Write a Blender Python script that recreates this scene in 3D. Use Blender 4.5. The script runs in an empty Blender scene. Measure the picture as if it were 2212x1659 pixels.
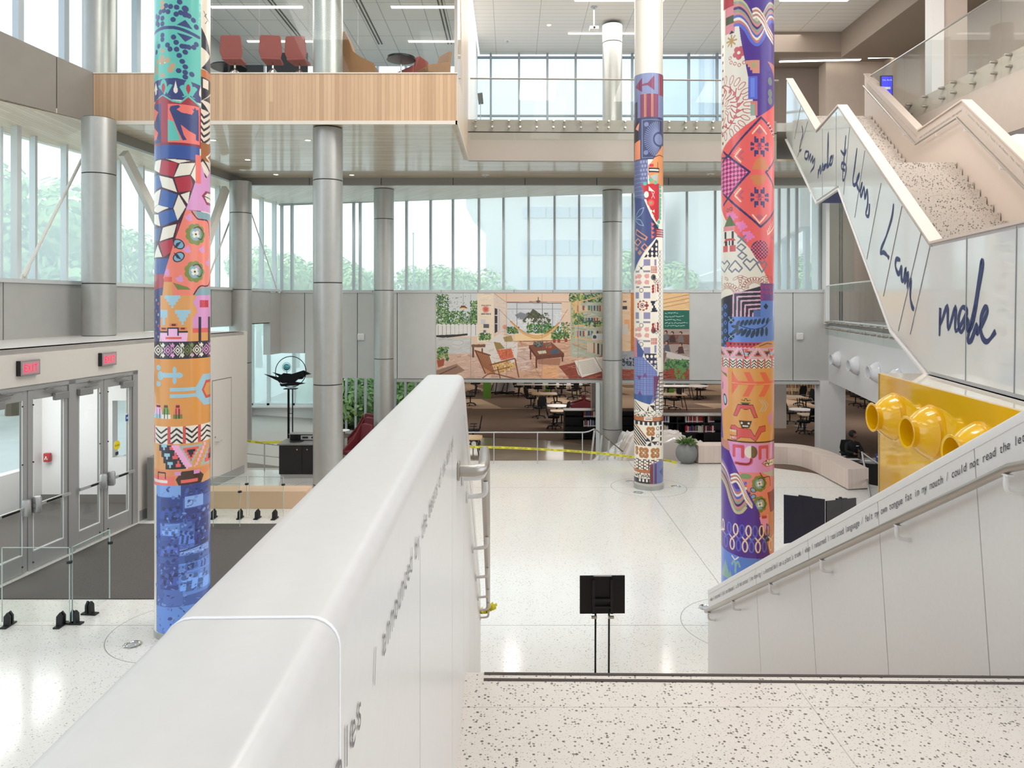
import bpy, bmesh, math, random
import numpy as np
from mathutils import Vector, Matrix
random.seed(7); rng = np.random.default_rng(7)
SC = bpy.context.scene; COL = SC.collection
PI = math.pi
# ---------------------------------------------------------------- camera
F, HZ, CZ = 1560.0, 655.0, 4.2          # focal length in pixels of a 2212 wide frame, horizon row, eye height
cam = bpy.data.cameras.new('camera'); camo = bpy.data.objects.new('camera', cam); COL.objects.link(camo)
camo.location = (0, 0, CZ); camo.rotation_euler = (PI/2, 0, 0)
cam.sensor_width = 36; cam.lens = 36*F/2212; cam.shift_y = -(829.5-HZ)/2212
cam.clip_start = 0.05; cam.clip_end = 400
SC.camera = camo
# ---------------------------------------------------------------- sky, light, exposure
SC.view_settings.view_transform = 'Standard'; SC.view_settings.look = 'None'
SC.view_settings.exposure = 0.30; SC.view_settings.gamma = 1.0
SC.view_settings.use_curve_mapping = False
SC.cycles.use_denoising = True
SC.cycles.max_bounces = 7; SC.cycles.diffuse_bounces = 4; SC.cycles.glossy_bounces = 3
SC.cycles.transparent_max_bounces = 16; SC.cycles.transmission_bounces = 4
SC.cycles.sample_clamp_indirect = 6.0; SC.cycles.caustics_reflective = False; SC.cycles.caustics_refractive = False
W = bpy.data.worlds.new('sky'); SC.world = W; W.use_nodes = True
nt = W.node_tree; nt.nodes.clear()
wo = nt.nodes.new('ShaderNodeOutputWorld'); bg = nt.nodes.new('ShaderNodeBackground')
tc = nt.nodes.new('ShaderNodeTexCoord'); sx = nt.nodes.new('ShaderNodeSeparateXYZ'); rp = nt.nodes.new('ShaderNodeValToRGB')
nz = nt.nodes.new('ShaderNodeTexNoise'); nz.inputs['Scale'].default_value = 3.0; nz.inputs['Detail'].default_value = 6
mx = nt.nodes.new('ShaderNodeMixRGB'); r2 = nt.nodes.new('ShaderNodeValToRGB')
rp.color_ramp.elements[0].position = 0.0; rp.color_ramp.elements[0].color = (0.80, 0.86, 0.90, 1)
rp.color_ramp.elements[1].position = 0.45; rp.color_ramp.elements[1].color = (0.62, 0.76, 0.92, 1)
r2.color_ramp.elements[0].position = 0.45; r2.color_ramp.elements[1].position = 0.7
nt.links.new(tc.outputs['Generated'], sx.inputs[0]); nt.links.new(sx.outputs['Z'], rp.inputs[0])
nt.links.new(tc.outputs['Generated'], nz.inputs['Vector']); nt.links.new(nz.outputs['Fac'], r2.inputs[0])
nt.links.new(r2.outputs[0], mx.inputs[0]); nt.links.new(rp.outputs[0], mx.inputs[1]); mx.inputs[2].default_value = (.9, .9, .9, 1)
nt.links.new(mx.outputs[0], bg.inputs[0]); bg.inputs[1].default_value = 1.9
nt.links.new(bg.outputs[0], wo.inputs[0])

def area_light(name, loc, sx_, sy_, power, col=(1, .97, .92), rot=(0, 0, 0)):
    l = bpy.data.lights.new(name, 'AREA'); l.shape = 'RECTANGLE'; l.size = sx_; l.size_y = sy_; l.energy = power; l.color = col
    o = bpy.data.objects.new(name, l); o.location = loc; o.rotation_euler = rot; COL.objects.link(o); return o
# unseen lights added to brighten the library; strips of the upper hall and meeting room
for lx in (-3, 3, 9, 15):
    for ly in (31, 38, 45):
        area_light('library_fill_light', (lx, ly, 1.78), 2.4, 2.4, 60)
area_light('upper_hall_strip_light', (4, 23.5, 13.5), 12, 4, 420)
area_light('meeting_room_strip_light', (-5, 20, 12.1), 6, 5, 260)
area_light('vestibule_fill_light', (-9.4, 12.4, 3.2), 2.0, 3.5, 150)  # unseen area light, added to brighten the vestibule walls
area_light('mezzanine_lobby_light', (12.5, 22.5, 7.4), 3, 3, 40)

for lx, ly, pw_ in ((-7, 6, 130), (-2.5, 6, 110), (2.5, 6, 110), (7, 6, 130), (1.5, 13, 560), (5.5, 13, 560), (9, 13, 420), (-6, 12, 260)):  # broad unseen lights added overhead, tilted to brighten the far wall
    area_light('atrium_fill_light', (lx, ly, 13.6), 1.5, 7, pw_, col=(1, .97, .93), rot=(math.radians(15), 0, 0))
for lx, ly in ((-7.2, 18.3), (-6.5, 21), (-3, 18.5), (-2.5, 21.5), (1.5, 21.6), (5.5, 21.6), (8.5, 21.8), (-5.5, 25), (0, 24.2), (5, 23.9)):
    l = bpy.data.lights.new('soffit_downlight', 'SPOT'); l.energy = 110; l.spot_size = 2.6; l.spot_blend = .6; l.shadow_soft_size = .08; l.color = (1, .96, .9)
    o = bpy.data.objects.new('soffit_downlight', l); o.location = (lx, ly, 7.9); COL.objects.link(o)

# ---------------------------------------------------------------- geometry of the view
def at(px, py, Y): return Vector(((px-1106)/F*Y, Y, CZ+(HZ-py)/F*Y))
def gp(px, py, z=0.0):
    Y = (CZ-z)*F/(py-HZ); return Vector(((px-1106)/F*Y, Y, z))
def lin(c):
    c = c/255.0; return c/12.92 if c <= .04045 else ((c+.055)/1.055)**2.4
def rgb(r, g, b): return (lin(r), lin(g), lin(b), 1)

# ---------------------------------------------------------------- materials
MATS = {}
def mat(name, col=(200, 200, 200), rough=.6, metal=0., spec=.5, coat=0., emit=None, es=1., noise=0., nscale=20., bump=0., bscale=60., coatr=.05):
    if name in MATS: return MATS[name]
    m = bpy.data.materials.new(name); m.use_nodes = True; n = m.node_tree; b = n.nodes['Principled BSDF']
    c = rgb(*col); b.inputs['Base Color'].default_value = c
    b.inputs['Roughness'].default_value = rough; b.inputs['Metallic'].default_value = metal
    b.inputs['Specular IOR Level'].default_value = spec; b.inputs['Coat Weight'].default_value = coat; b.inputs['Coat Roughness'].default_value = coatr
    if emit: b.inputs['Emission Color'].default_value = rgb(*emit); b.inputs['Emission Strength'].default_value = es
    if noise or bump:
        t = n.nodes.new('ShaderNodeTexCoord')
        if noise:
            q = n.nodes.new('ShaderNodeTexNoise'); q.inputs['Scale'].default_value = nscale; q.inputs['Detail'].default_value = 4
            r = n.nodes.new('ShaderNodeValToRGB')
            r.color_ramp.elements[0].position = .3; r.color_ramp.elements[1].position = .7
            r.color_ramp.elements[0].color = (c[0]*(1-noise), c[1]*(1-noise), c[2]*(1-noise), 1)
            r.color_ramp.elements[1].color = (min(1, c[0]*(1+noise)), min(1, c[1]*(1+noise)), min(1, c[2]*(1+noise)), 1)
            n.links.new(t.outputs['Object'], q.inputs['Vector']); n.links.new(q.outputs['Fac'], r.inputs[0]); n.links.new(r.outputs[0], b.inputs['Base Color'])
        if bump:
            q = n.nodes.new('ShaderNodeTexNoise'); q.inputs['Scale'].default_value = bscale; q.inputs['Detail'].default_value = 3
            u = n.nodes.new('ShaderNodeBump'); u.inputs['Strength'].default_value = bump; u.inputs['Distance'].default_value = .01
            n.links.new(t.outputs['Object'], q.inputs['Vector']); n.links.new(q.outputs['Fac'], u.inputs['Height']); n.links.new(u.outputs[0], b.inputs['Normal'])
    MATS[name] = m; return m

def glass(name, tint=(235, 245, 242), haze=0., hazec=(235, 245, 240), boost=1.):
    if name in MATS: return MATS[name]
    m = bpy.data.materials.new(name); m.use_nodes = True; n = m.node_tree; n.nodes.clear()
    o = n.nodes.new('ShaderNodeOutputMaterial'); tr = n.nodes.new('ShaderNodeBsdfTransparent'); gl = n.nodes.new('ShaderNodeBsdfGlossy')
    fr = n.nodes.new('ShaderNodeLayerWeight'); fr.inputs['Blend'].default_value = .5
    p5 = n.nodes.new('ShaderNodeMath'); p5.operation = 'POWER'; p5.inputs[1].default_value = 4.5
    mul = n.nodes.new('ShaderNodeMath'); mul.operation = 'MULTIPLY_ADD'; mul.inputs[1].default_value = .75*boost; mul.inputs[2].default_value = .022*boost
    mx_ = n.nodes.new('ShaderNodeMixShader'); tr.inputs[0].default_value = rgb(*tint); gl.inputs['Roughness'].default_value = .02
    n.links.new(fr.outputs['Facing'], p5.inputs[0]); n.links.new(p5.outputs[0], mul.inputs[0]); n.links.new(mul.outputs[0], mx_.inputs[0]); n.links.new(tr.outputs[0], mx_.inputs[1]); n.links.new(gl.outputs[0], mx_.inputs[2])
    last = mx_
    if haze:
        tl = n.nodes.new('ShaderNodeBsdfTranslucent'); tl.inputs[0].default_value = rgb(*hazec)
        m2 = n.nodes.new('ShaderNodeMixShader'); m2.inputs[0].default_value = haze
        n.links.new(mx_.outputs[0], m2.inputs[1]); n.links.new(tl.outputs[0], m2.inputs[2]); last = m2
    n.links.new(last.outputs[0], o.inputs[0]); MATS[name] = m; return m

def nodes_of(name, rough=.5, spec=.5, coat=0.):
    m = bpy.data.materials.new(name); m.use_nodes = True; n = m.node_tree; b = n.nodes['Principled BSDF']
    b.inputs['Roughness'].default_value = rough; b.inputs['Specular IOR Level'].default_value = spec; b.inputs['Coat Weight'].default_value = coat
    MATS[name] = m; return m, n, b
def mathn(n, op, a, b_=None, c_=None):
    q = n.nodes.new('ShaderNodeMath'); q.operation = op
    for i, v in enumerate((a, b_, c_)):
        if v is None: continue
        if isinstance(v, (int, float)): q.inputs[i].default_value = v
        else: n.links.new(v, q.inputs[i])
    return q.outputs[0]
def mixc(n, f, a, b_):
    q = n.nodes.new('ShaderNodeMixRGB')
    for i, v in enumerate((f, a, b_)):
        if isinstance(v, (int, float)): q.inputs[i].default_value = v
        elif isinstance(v, tuple): q.inputs[i].default_value = v
        else: n.links.new(v, q.inputs[i])
    return q.outputs[0]

def terrazzo(name, base, chip, scale, thr, rough=.12, joints=None, chip2=(150, 150, 150), dens=.5):
    m, n, b = nodes_of(name, rough)
    t = n.nodes.new('ShaderNodeTexCoord').outputs['Object']
    col = rgb(*base)
    nzz = n.nodes.new('ShaderNodeTexNoise'); nzz.inputs['Scale'].default_value = .35; nzz.inputs['Detail'].default_value = 3; n.links.new(t, nzz.inputs['Vector'])
    c0 = mixc(n, nzz.outputs['Fac'], (col[0]*.93, col[1]*.93, col[2]*.94, 1), (min(1, col[0]*1.05), min(1, col[1]*1.05), min(1, col[2]*1.05), 1))
    cur = c0
    for k, (s, th, cc) in enumerate(((scale, thr, chip), (scale*2.1, thr*.85, chip2))):
        v = n.nodes.new('ShaderNodeTexVoronoi'); v.inputs['Scale'].default_value = s; v.inputs['Randomness'].default_value = 1.0
        n.links.new(t, v.inputs['Vector'])
        sep = n.nodes.new('ShaderNodeSeparateColor'); n.links.new(v.outputs['Color'], sep.inputs[0])
        near = mathn(n, 'LESS_THAN', v.outputs['Distance'], mathn(n, 'MULTIPLY', sep.outputs[1], th))
        pick = mathn(n, 'LESS_THAN', sep.outputs[0], dens)
        f = mathn(n, 'MULTIPLY', near, pick)
        cc_ = rgb(*cc)
        tone = mixc(n, sep.outputs[2], cc_, (min(1, cc_[0]*2.4), min(1, cc_[1]*2.3), min(1, cc_[2]*2.1), 1))
        cur = mixc(n, f, cur, tone)
    if joints:
        sx_ = n.nodes.new('ShaderNodeSeparateXYZ'); n.links.new(t, sx_.inputs[0])
        tot = None
        for kind, *a in joints:
            if kind == 'x': d = mathn(n, 'ABSOLUTE', mathn(n, 'SUBTRACT', sx_.outputs[0], a[0]))
            elif kind == 'y': d = mathn(n, 'ABSOLUTE', mathn(n, 'SUBTRACT', sx_.outputs[1], a[0]))
            else:
                dx = mathn(n, 'SUBTRACT', sx_.outputs[0], a[0]); dy = mathn(n, 'SUBTRACT', sx_.outputs[1], a[1])
                r = mathn(n, 'SQRT', mathn(n, 'ADD', mathn(n, 'MULTIPLY', dx, dx), mathn(n, 'MULTIPLY', dy, dy)))
                d = mathn(n, 'ABSOLUTE', mathn(n, 'SUBTRACT', r, a[2]))
            l = mathn(n, 'LESS_THAN', d, a[-1])
            tot = l if tot is None else mathn(n, 'MAXIMUM', tot, l)
        cur = mixc(n, mathn(n, 'MULTIPLY', tot, .7), cur, rgb(120, 118, 112))
    n.links.new(cur, b.inputs['Base Color']); return m

def planks(name, cA, cB, width, length, axis='x', rough=.45, gap=.012, gapc=(90, 70, 50), grain=.10, vert=False, gapw=1., coat=0.):
    """boards whose long side runs along `axis`; vert: boards stand upright, counted along x+y"""
    m, n, b = nodes_of(name, rough, coat=coat)
    t = n.nodes.new('ShaderNodeTexCoord').outputs['Object']; s = n.nodes.new('ShaderNodeSeparateXYZ'); n.links.new(t, s.inputs[0])
    if vert: across, along = mathn(n, 'ADD', s.outputs[0], s.outputs[1]), s.outputs[2]
    elif axis == 'x': across, along = s.outputs[1], s.outputs[0]
    elif axis == 'y': across, along = s.outputs[0], s.outputs[1]
    else:  # diagonal
        across = mathn(n, 'ADD', mathn(n, 'MULTIPLY', s.outputs[0], .8), mathn(n, 'MULTIPLY', s.outputs[1], .6))
        along = mathn(n, 'SUBTRACT', mathn(n, 'MULTIPLY', s.outputs[1], .8), mathn(n, 'MULTIPLY', s.outputs[0], .6))
    a = mathn(n, 'DIVIDE', across, width); row = mathn(n, 'FLOOR', a)
    wn = n.nodes.new('ShaderNodeTexWhiteNoise'); wn.noise_dimensions = '1D'; n.links.new(row, wn.inputs['W'])
    l = mathn(n, 'ADD', mathn(n, 'DIVIDE', along, length), mathn(n, 'MULTIPLY', wn.outputs['Value'], 7.3)); seg = mathn(n, 'FLOOR', l)
    cmb = n.nodes.new('ShaderNodeCombineXYZ'); n.links.new(row, cmb.inputs[0]); n.links.new(seg, cmb.inputs[1])
    w2 = n.nodes.new('ShaderNodeTexWhiteNoise'); w2.noise_dimensions = '2D'; n.links.new(cmb.outputs[0], w2.inputs['Vector'])
    cmb2 = n.nodes.new('ShaderNodeCombineXYZ')
    n.links.new(mathn(n, 'MULTIPLY', across, 60.), cmb2.inputs[0]); n.links.new(mathn(n, 'MULTIPLY', along, 2.5), cmb2.inputs[1]); n.links.new(row, cmb2.inputs[2])
    g = n.nodes.new('ShaderNodeTexNoise'); g.inputs['Scale'].default_value = 1.; g.inputs['Detail'].default_value = 4; n.links.new(cmb2.outputs[0], g.inputs['Vector'])
    f = mathn(n, 'ADD', mathn(n, 'MULTIPLY', w2.outputs['Value'], 1-grain*2), mathn(n, 'MULTIPLY', g.outputs['Fac'], grain*2))
    cc = mixc(n, f, rgb(*cA), rgb(*cB))
    fr = mathn(n, 'FRACT', a); e = mathn(n, 'LESS_THAN', fr, gap/width)
    cc = mixc(n, mathn(n, 'MULTIPLY', e, gapw), cc, rgb(*gapc))
    n.links.new(cc, b.inputs['Base Color']); return m

# ---------------------------------------------------------------- mesh builder
class MB:
    def __init__(s): s.v = []; s.f = []; s.m = []; s.mi = 0
    def poly(s, pts):
        i = len(s.v); s.v += [tuple(p) for p in pts]; s.f.append(tuple(range(i, i+len(pts)))); s.m.append(s.mi); return s
    def hexa(s, p):   # 8 points: bottom 4 ccw, top 4 ccw
        i = len(s.v); s.v += [tuple(q) for q in p]
        for f in ((3, 2, 1, 0), (4, 5, 6, 7), (0, 1, 5, 4), (1, 2, 6, 5), (2, 3, 7, 6), (3, 0, 4, 7)):
            s.f.append(tuple(i+k for k in f)); s.m.append(s.mi)
        return s
    def box(s, x0, x1, y0, y1, z0, z1):
        return s.hexa([(x0, y0, z0), (x1, y0, z0), (x1, y1, z0), (x0, y1, z0), (x0, y0, z1), (x1, y0, z1), (x1, y1, z1), (x0, y1, z1)])
    def wallbox(s, p, q, z0, z1, th, z0b=None, z1b=None):
        """upright slab over the plan line p->q, thickness th to the left of the direction"""
        p = Vector((p[0], p[1])); q = Vector((q[0], q[1])); d = (q-p).normalized(); n = Vector((-d.y, d.x))*th
        z0b = z0 if z0b is None else z0b; z1b = z1 if z1b is None else z1b
        a, b, c, e = p, q, q+n, p+n
        return s.hexa([(a.x, a.y, z0), (b.x, b.y, z0b), (c.x, c.y, z0b), (e.x, e.y, z0), (a.x, a.y, z1), (b.x, b.y, z1b), (c.x, c.y, z1b), (e.x, e.y, z1)])
    def extr(s, pts, vec):
        """planar polygon extruded along vec"""
        pts = [Vector(p) for p in pts]; vec = Vector(vec); n = len(pts); i = len(s.v)
        s.v += [tuple(p) for p in pts]+[tuple(p+vec) for p in pts]
        s.f.append(tuple(i+k for k in range(n))); s.m.append(s.mi)
        s.f.append(tuple(i+n+k for k in reversed(range(n)))); s.m.append(s.mi)
        for k in range(n):
            k2 = (k+1) % n; s.f.append((i+k2, i+k, i+n+k, i+n+k2)); s.m.append(s.mi)
        return s
    def prism(s, pts2, z0, z1): return s.extr([(p[0], p[1], z0) for p in pts2], (0, 0, z1-z0))
    def bar(s, a, b, w, h=None, up=(0, 0, 1)):
        a = Vector(a); b = Vector(b); h = w if h is None else h; d = (b-a).normalized(); up = Vector(up)
        if abs(d.dot(up)) > .98: up = Vector((0, 1, 0))
        x = d.cross(up).normalized()*w/2; y = x.cross(d).normalized()*h/2
        return s.hexa([a-x-y, a+x-y, b+x-y, b-x-y, a-x+y, a+x+y, b+x+y, b-x+y])
    def tube(s, path, r, n=10, cap=True, rs=None):
        P = [Vector(p) for p in path]; i0 = len(s.v); prev = None
        for k, p in enumerate(P):
            d = (P[min(k+1, len(P)-1)]-P[max(k-1, 0)]).normalized()
            if prev is None:
                u = Vector((0, 0, 1)) if abs(d.z) < .9 else Vector((1, 0, 0)); x = d.cross(u).normalized()
            else: x = (prev-d*prev.dot(d)).normalized()
            prev = x; y = d.cross(x); rr = rs[k] if rs else r
            for j in range(n):
                a = 2*PI*j/n; s.v.append(tuple(p+x*rr*math.cos(a)+y*rr*math.sin(a)))
        for k in range(len(P)-1):
            for j in range(n):
                a = i0+k*n+j; b = i0+k*n+(j+1) % n; s.f.append((a, b, b+n, a+n)); s.m.append(s.mi)
        if cap:
            s.f.append(tuple(i0+j for j in reversed(range(n)))); s.m.append(s.mi)
            e = i0+(len(P)-1)*n; s.f.append(tuple(e+j for j in range(n))); s.m.append(s.mi)
        return s
    def lathe(s, prof, c=(0, 0, 0), n=32, axis=None, closed=False):
        """prof: (radius, height) pairs turned about `axis` through c"""
        ax = Vector(axis or (0, 0, 1)).normalized(); u = Vector((1, 0, 0)) if abs(ax.x) < .9 else Vector((0, 1, 0))
        x = ax.cross(u).normalized(); y = ax.cross(x); c = Vector(c); i0 = len(s.v); m = len(prof)
        for r, h in prof:
            for j in range(n):
                a = 2*PI*j/n; s.v.append(tuple(c+ax*h+x*r*math.cos(a)+y*r*math.sin(a)))
        for k in range(m-1):
            for j in range(n):
                a = i0+k*n+j; b = i0+k*n+(j+1) % n; s.f.append((a, b, b+n, a+n)); s.m.append(s.mi)
        if not closed:
            if prof[0][0] > 1e-5: s.f.append(tuple(i0+j for j in reversed(range(n)))); s.m.append(s.mi)
            if prof[-1][0] > 1e-5: s.f.append(tuple(i0+(m-1)*n+j for j in range(n))); s.m.append(s.mi)
        return s
    def mesh(s, name, mats, off=(0, 0, 0), smooth=True, ang=35):
        me = bpy.data.meshes.new(name); ox, oy, oz = off
        me.from_pydata([(x-ox, y-oy, z-oz) for x, y, z in s.v], [], s.f)
        if not isinstance(mats, (list, tuple)): mats = [mats]
        for m in mats: me.materials.append(m)
        if len(mats) > 1: me.polygons.foreach_set('material_index', s.m)
        bm = bmesh.new(); bm.from_mesh(me); bmesh.ops.recalc_face_normals(bm, faces=bm.faces); bm.to_mesh(bm_me := me); bm.free()
        if smooth: me.shade_smooth(); me.set_sharp_from_angle(angle=math.radians(ang))
        me.update(); return me

def link(name, me, parent=None, label=None):
    o = bpy.data.objects.new(name, me); COL.objects.link(o)
    if parent is not None: o.parent = parent
    if label: o['label'] = label
    return o
def part(name, mb, m, parent, label=None, bevel=0., **k):
    """mb holds world coordinates; the parent's own place is taken off"""
    base = Vector((0, 0, 0)); p = parent
    while p is not None: base += p.location; p = p.parent
    o = link(name, mb.mesh(name, m, base, **k), parent, label)
    if bevel: bv(o, bevel)
    return o
def lpart(name, mb, m, parent, label=None, bevel=0., **k):
    o = link(name, mb.mesh(name, m, **k), parent, label)
    if bevel: bv(o, bevel)
    return o
def bv(o, w, seg=2):
    b = o.modifiers.new('bevel', 'BEVEL'); b.width = w; b.segments = seg; b.limit_method = 'ANGLE'; b.angle_limit = math.radians(40)
def thing(name, label, cat, loc=(0, 0, 0), rz=0., group=None):
    o = bpy.data.objects.new(name, None); COL.objects.link(o); o.location = loc; o.rotation_euler = (0, 0, rz)
    o.empty_display_size = .1
    return tag(o, label, cat, group)
def tag(o, label, cat, group=None):
    o['label'] = label; o['category'] = cat
    if group: o['group'] = group
    return o
def single(name, mb, m, label, cat, group=None, bevel=0., **k):
    o = link(name, mb.mesh(name, m, **k)); 
    if bevel: bv(o, bevel)
    return tag(o, label, cat, group)
def struct(name, mb, m, parent=None, **k):
    o = link(name, mb.mesh(name, m, **k), parent)
    if parent is None: o['kind'] = 'structure'
    return o
def copy_tree(o, parent=None):
    c = o.copy(); COL.objects.link(c)
    if parent is not None: c.parent = parent
    for ch in list(o.children): copy_tree(ch, c)
    return c
def place(proto, used, x, y, z, rz, label, group=None):
    """the prototype itself goes to the first spot, copies to the rest"""
    o = proto if not used else copy_tree(proto)
    used.append(1); o.location = (x, y, z); o.rotation_euler = (0, 0, rz); o['label'] = label
    if group: o['group'] = group
    return o

# ---------------------------------------------------------------- text
GL = {}
def glyph(ch):
    if ch in GL: return GL[ch]
    cu = bpy.data.curves.new('g', 'FONT'); cu.body = ch; cu.size = 1; cu.resolution_u = 3
    ob = bpy.data.objects.new('g', cu); COL.objects.link(ob)
    dg = bpy.context.evaluated_depsgraph_get(); me = bpy.data.meshes.new_from_object(ob.evaluated_get(dg))
    V = [tuple(v.co) for v in me.vertices]; Fs = [tuple(p.vertices) for p in me.polygons]
    bpy.data.objects.remove(ob); bpy.data.curves.remove(cu); bpy.data.meshes.remove(me)
    xs = [v[0] for v in V] or [0, .3]
    GL[ch] = (V, Fs, min(xs), max(xs)); return GL[ch]
def write(mb, text, origin, right, up, size, pitch=None, squeeze=1., lift=(0, 0, 0), mono=True):
    o = Vector(origin)+Vector(lift); r = Vector(right).normalized(); u = Vector(up).normalized(); x = 0.
    for ch in text:
        if ch == ' ': x += pitch if pitch else size*.3*squeeze; continue
        V, Fs, a, b = glyph(ch); w = (b-a)
        if mono and pitch: s_ = min(squeeze, pitch*.9/(w*size)) if w > 0 else 1; off = (pitch-w*size*s_)/2
        else: s_ = squeeze; off = 0
        i = len(mb.v)
        for vx, vy, _ in V:
            mb.v.append(tuple(o+r*(x+off+(vx-a)*size*s_)+u*(vy*size)))
        for f in Fs: mb.f.append(tuple(i+k for k in f)); mb.m.append(mb.mi)
        x += pitch if (mono and pitch) else (w+.08)*size*s_
    return x
def ribbon(mb, pts, w, nrm, lift=0.):
    """flat brush stroke along 3-D points lying in a plane; w a number or a list"""
    P = [Vector(p) for p in pts]; nrm = Vector(nrm).normalized(); i0 = len(mb.v)
    for k, p in enumerate(P):
        d = (P[min(k+1, len(P)-1)]-P[max(k-1, 0)]).normalized(); sd = d.cross(nrm).normalized()
        ww = (w[k] if isinstance(w, (list, tuple)) else w)/2; q = p+nrm*lift
        mb.v.append(tuple(q+sd*ww)); mb.v.append(tuple(q-sd*ww))
    for k in range(len(P)-1):
        a = i0+2*k; mb.f.append((a, a+1, a+3, a+2)); mb.m.append(mb.mi)
def smooth_path(p, n=6):
    p = [Vector(q) for q in p]; out = []
    for i in range(len(p)-1):
        a, b, c, d = p[max(i-1, 0)], p[i], p[i+1], p[min(i+2, len(p)-1)]
        for k in range(n):
            t = k/n; out.append(.5*((2*b)+(c-a)*t+(2*a-5*b+4*c-d)*t*t+(3*b-a-3*c+d)*t**3))
    out.append(p[-1]); return out

# ---------------------------------------------------------------- shared materials
WHITE = mat('white_solid_surface', (224, 220, 216), .28, noise=.015, nscale=40)
WPAINT = mat('white_paint', (226, 224, 222), .55, noise=.01)
BEIGE = mat('beige_paint', (190, 176, 164), .55, noise=.02, nscale=5)
GREYP = mat('grey_metal_panel', (178, 178, 174), .42, metal=.15, noise=.03, nscale=3)
GREYD = mat('dark_joint', (60, 60, 58), .8)
GREYF = mat('taupe_metal_panel', (140, 134, 126), .45, metal=.1, noise=.03, nscale=3)
COLM = mat('brushed_column_metal', (176, 176, 172), .36, metal=.55, noise=.03, nscale=8)
COLW = mat('plain_column_paint', (206, 200, 190), .35, metal=.1)
ALU = mat('aluminium', (186, 188, 188), .35, metal=.6)
STEEL = mat('brushed_steel', (178, 172, 164), .3, metal=.9)
CHROME = mat('chrome', (215, 215, 215), .12, metal=1.)
MULL = mat('white_mullion', (214, 220, 220), .5)
MULLG = mat('grey_mullion', (150, 156, 158), .5)
BLACK = mat('black_plastic', (20, 20, 23), .5)
BLACKM = mat('black_metal', (14, 14, 18), .4, metal=.3)
GLASS = glass('clear_glass', (247, 249, 248), boost=.7)
RAILG = glass('railing_glass', (249, 251, 250), boost=.4)
FRIT = glass('hazed_frit_glass', (244, 250, 248), haze=.5, hazec=(238, 248, 245), boost=.3)  # frit, with extra white haze mixed in to mimic an overexposed outdoors
WINU = glass('upper_window_glass', (240, 247, 250), haze=.22, hazec=(222, 234, 245), boost=.4)
NAVY = mat('navy_paint', (44, 58, 116), .5)
INK = mat('black_ink', (40, 38, 48), .6)
INKN = mat('navy_ink', (34, 50, 100), .5)
YELLOW = mat('gloss_yellow', (236, 186, 8), .16, coat=.6)
LAMP = mat('lamp_strip', (255, 250, 240), .5, emit=(255, 246, 232), es=3.5)
WOODV = planks('oak_upright_boards', (172, 138, 106), (210, 177, 143), .085, 50., vert=True, gapc=(140, 108, 78), gap=.006, grain=.2, gapw=.7)
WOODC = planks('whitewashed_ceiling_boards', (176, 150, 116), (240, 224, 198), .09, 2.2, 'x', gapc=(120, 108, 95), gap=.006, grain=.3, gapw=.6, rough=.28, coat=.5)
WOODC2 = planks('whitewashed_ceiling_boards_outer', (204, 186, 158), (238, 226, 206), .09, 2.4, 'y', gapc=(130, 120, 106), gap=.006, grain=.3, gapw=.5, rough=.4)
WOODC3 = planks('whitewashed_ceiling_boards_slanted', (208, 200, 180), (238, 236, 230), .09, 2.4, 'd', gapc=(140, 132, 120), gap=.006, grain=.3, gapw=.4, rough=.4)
OAKL = planks('pale_oak_bench_boards', (196, 176, 164), (222, 206, 196), .14, 30., vert=True, gapc=(160, 140, 126), gap=.004, grain=.3, gapw=.6)
# =================================================================== the setting
Lb = lambda Y: -9.7+.138*(Y-13.65)       # grey band over the vestibule
Lg = lambda Y: -10.99+.2017*(Y-15.5)     # glass above it
Ld = lambda Y: -7.61+.138*(Y-10.74)      # door wall
FLOORM = terrazzo('white_terrazzo_floor', (222, 221, 216), (120, 118, 112), 55, .42, rough=.13, dens=.4,
    joints=[('x', 3.1, .006), ('x', -4.22, .006), ('y', 9.42, .006), ('y', 16.45, .006), ('c', 3.08, 9.45, .85, .006), ('c', -4.24, 9.3, .88, .006), ('c', 3.12, 16.5, .85, .006), ('c', -4.18, 16.4, .85, .006)])
LANDM = terrazzo('speckled_terrazzo_landing', (226, 214, 202), (70, 66, 62), 62, .62, rough=.25, dens=.62, chip2=(110, 104, 98))
STAIRM = terrazzo('speckled_terrazzo_stair', (208, 198, 188), (96, 92, 88), 40, .6, rough=.4, dens=.6)
m = MB()
edge = [(-12, -3), (14, -3), (14, 15.9), (9.1, 15.9), (8.4, 16.6), (7.4, 17.9), (6.2, 18.75), (4.6, 19.15), (2.0, 19.3), (-1, 19.25), (-3.2, 18.6), (-5.2, 18.2), (-6.5, 18.2), (-12, 18.2)]
m.prism(edge, -.35, 0); struct('floor', m, FLOORM)
# edge kerb of pale metal
m = MB()
for a, b in zip(edge[3:11], edge[4:12]): m.wallbox(b, a, -1.0, -.002, -.12)
struct('trim_1', m, mat('pale_kerb', (196, 200, 196), .4))
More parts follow.
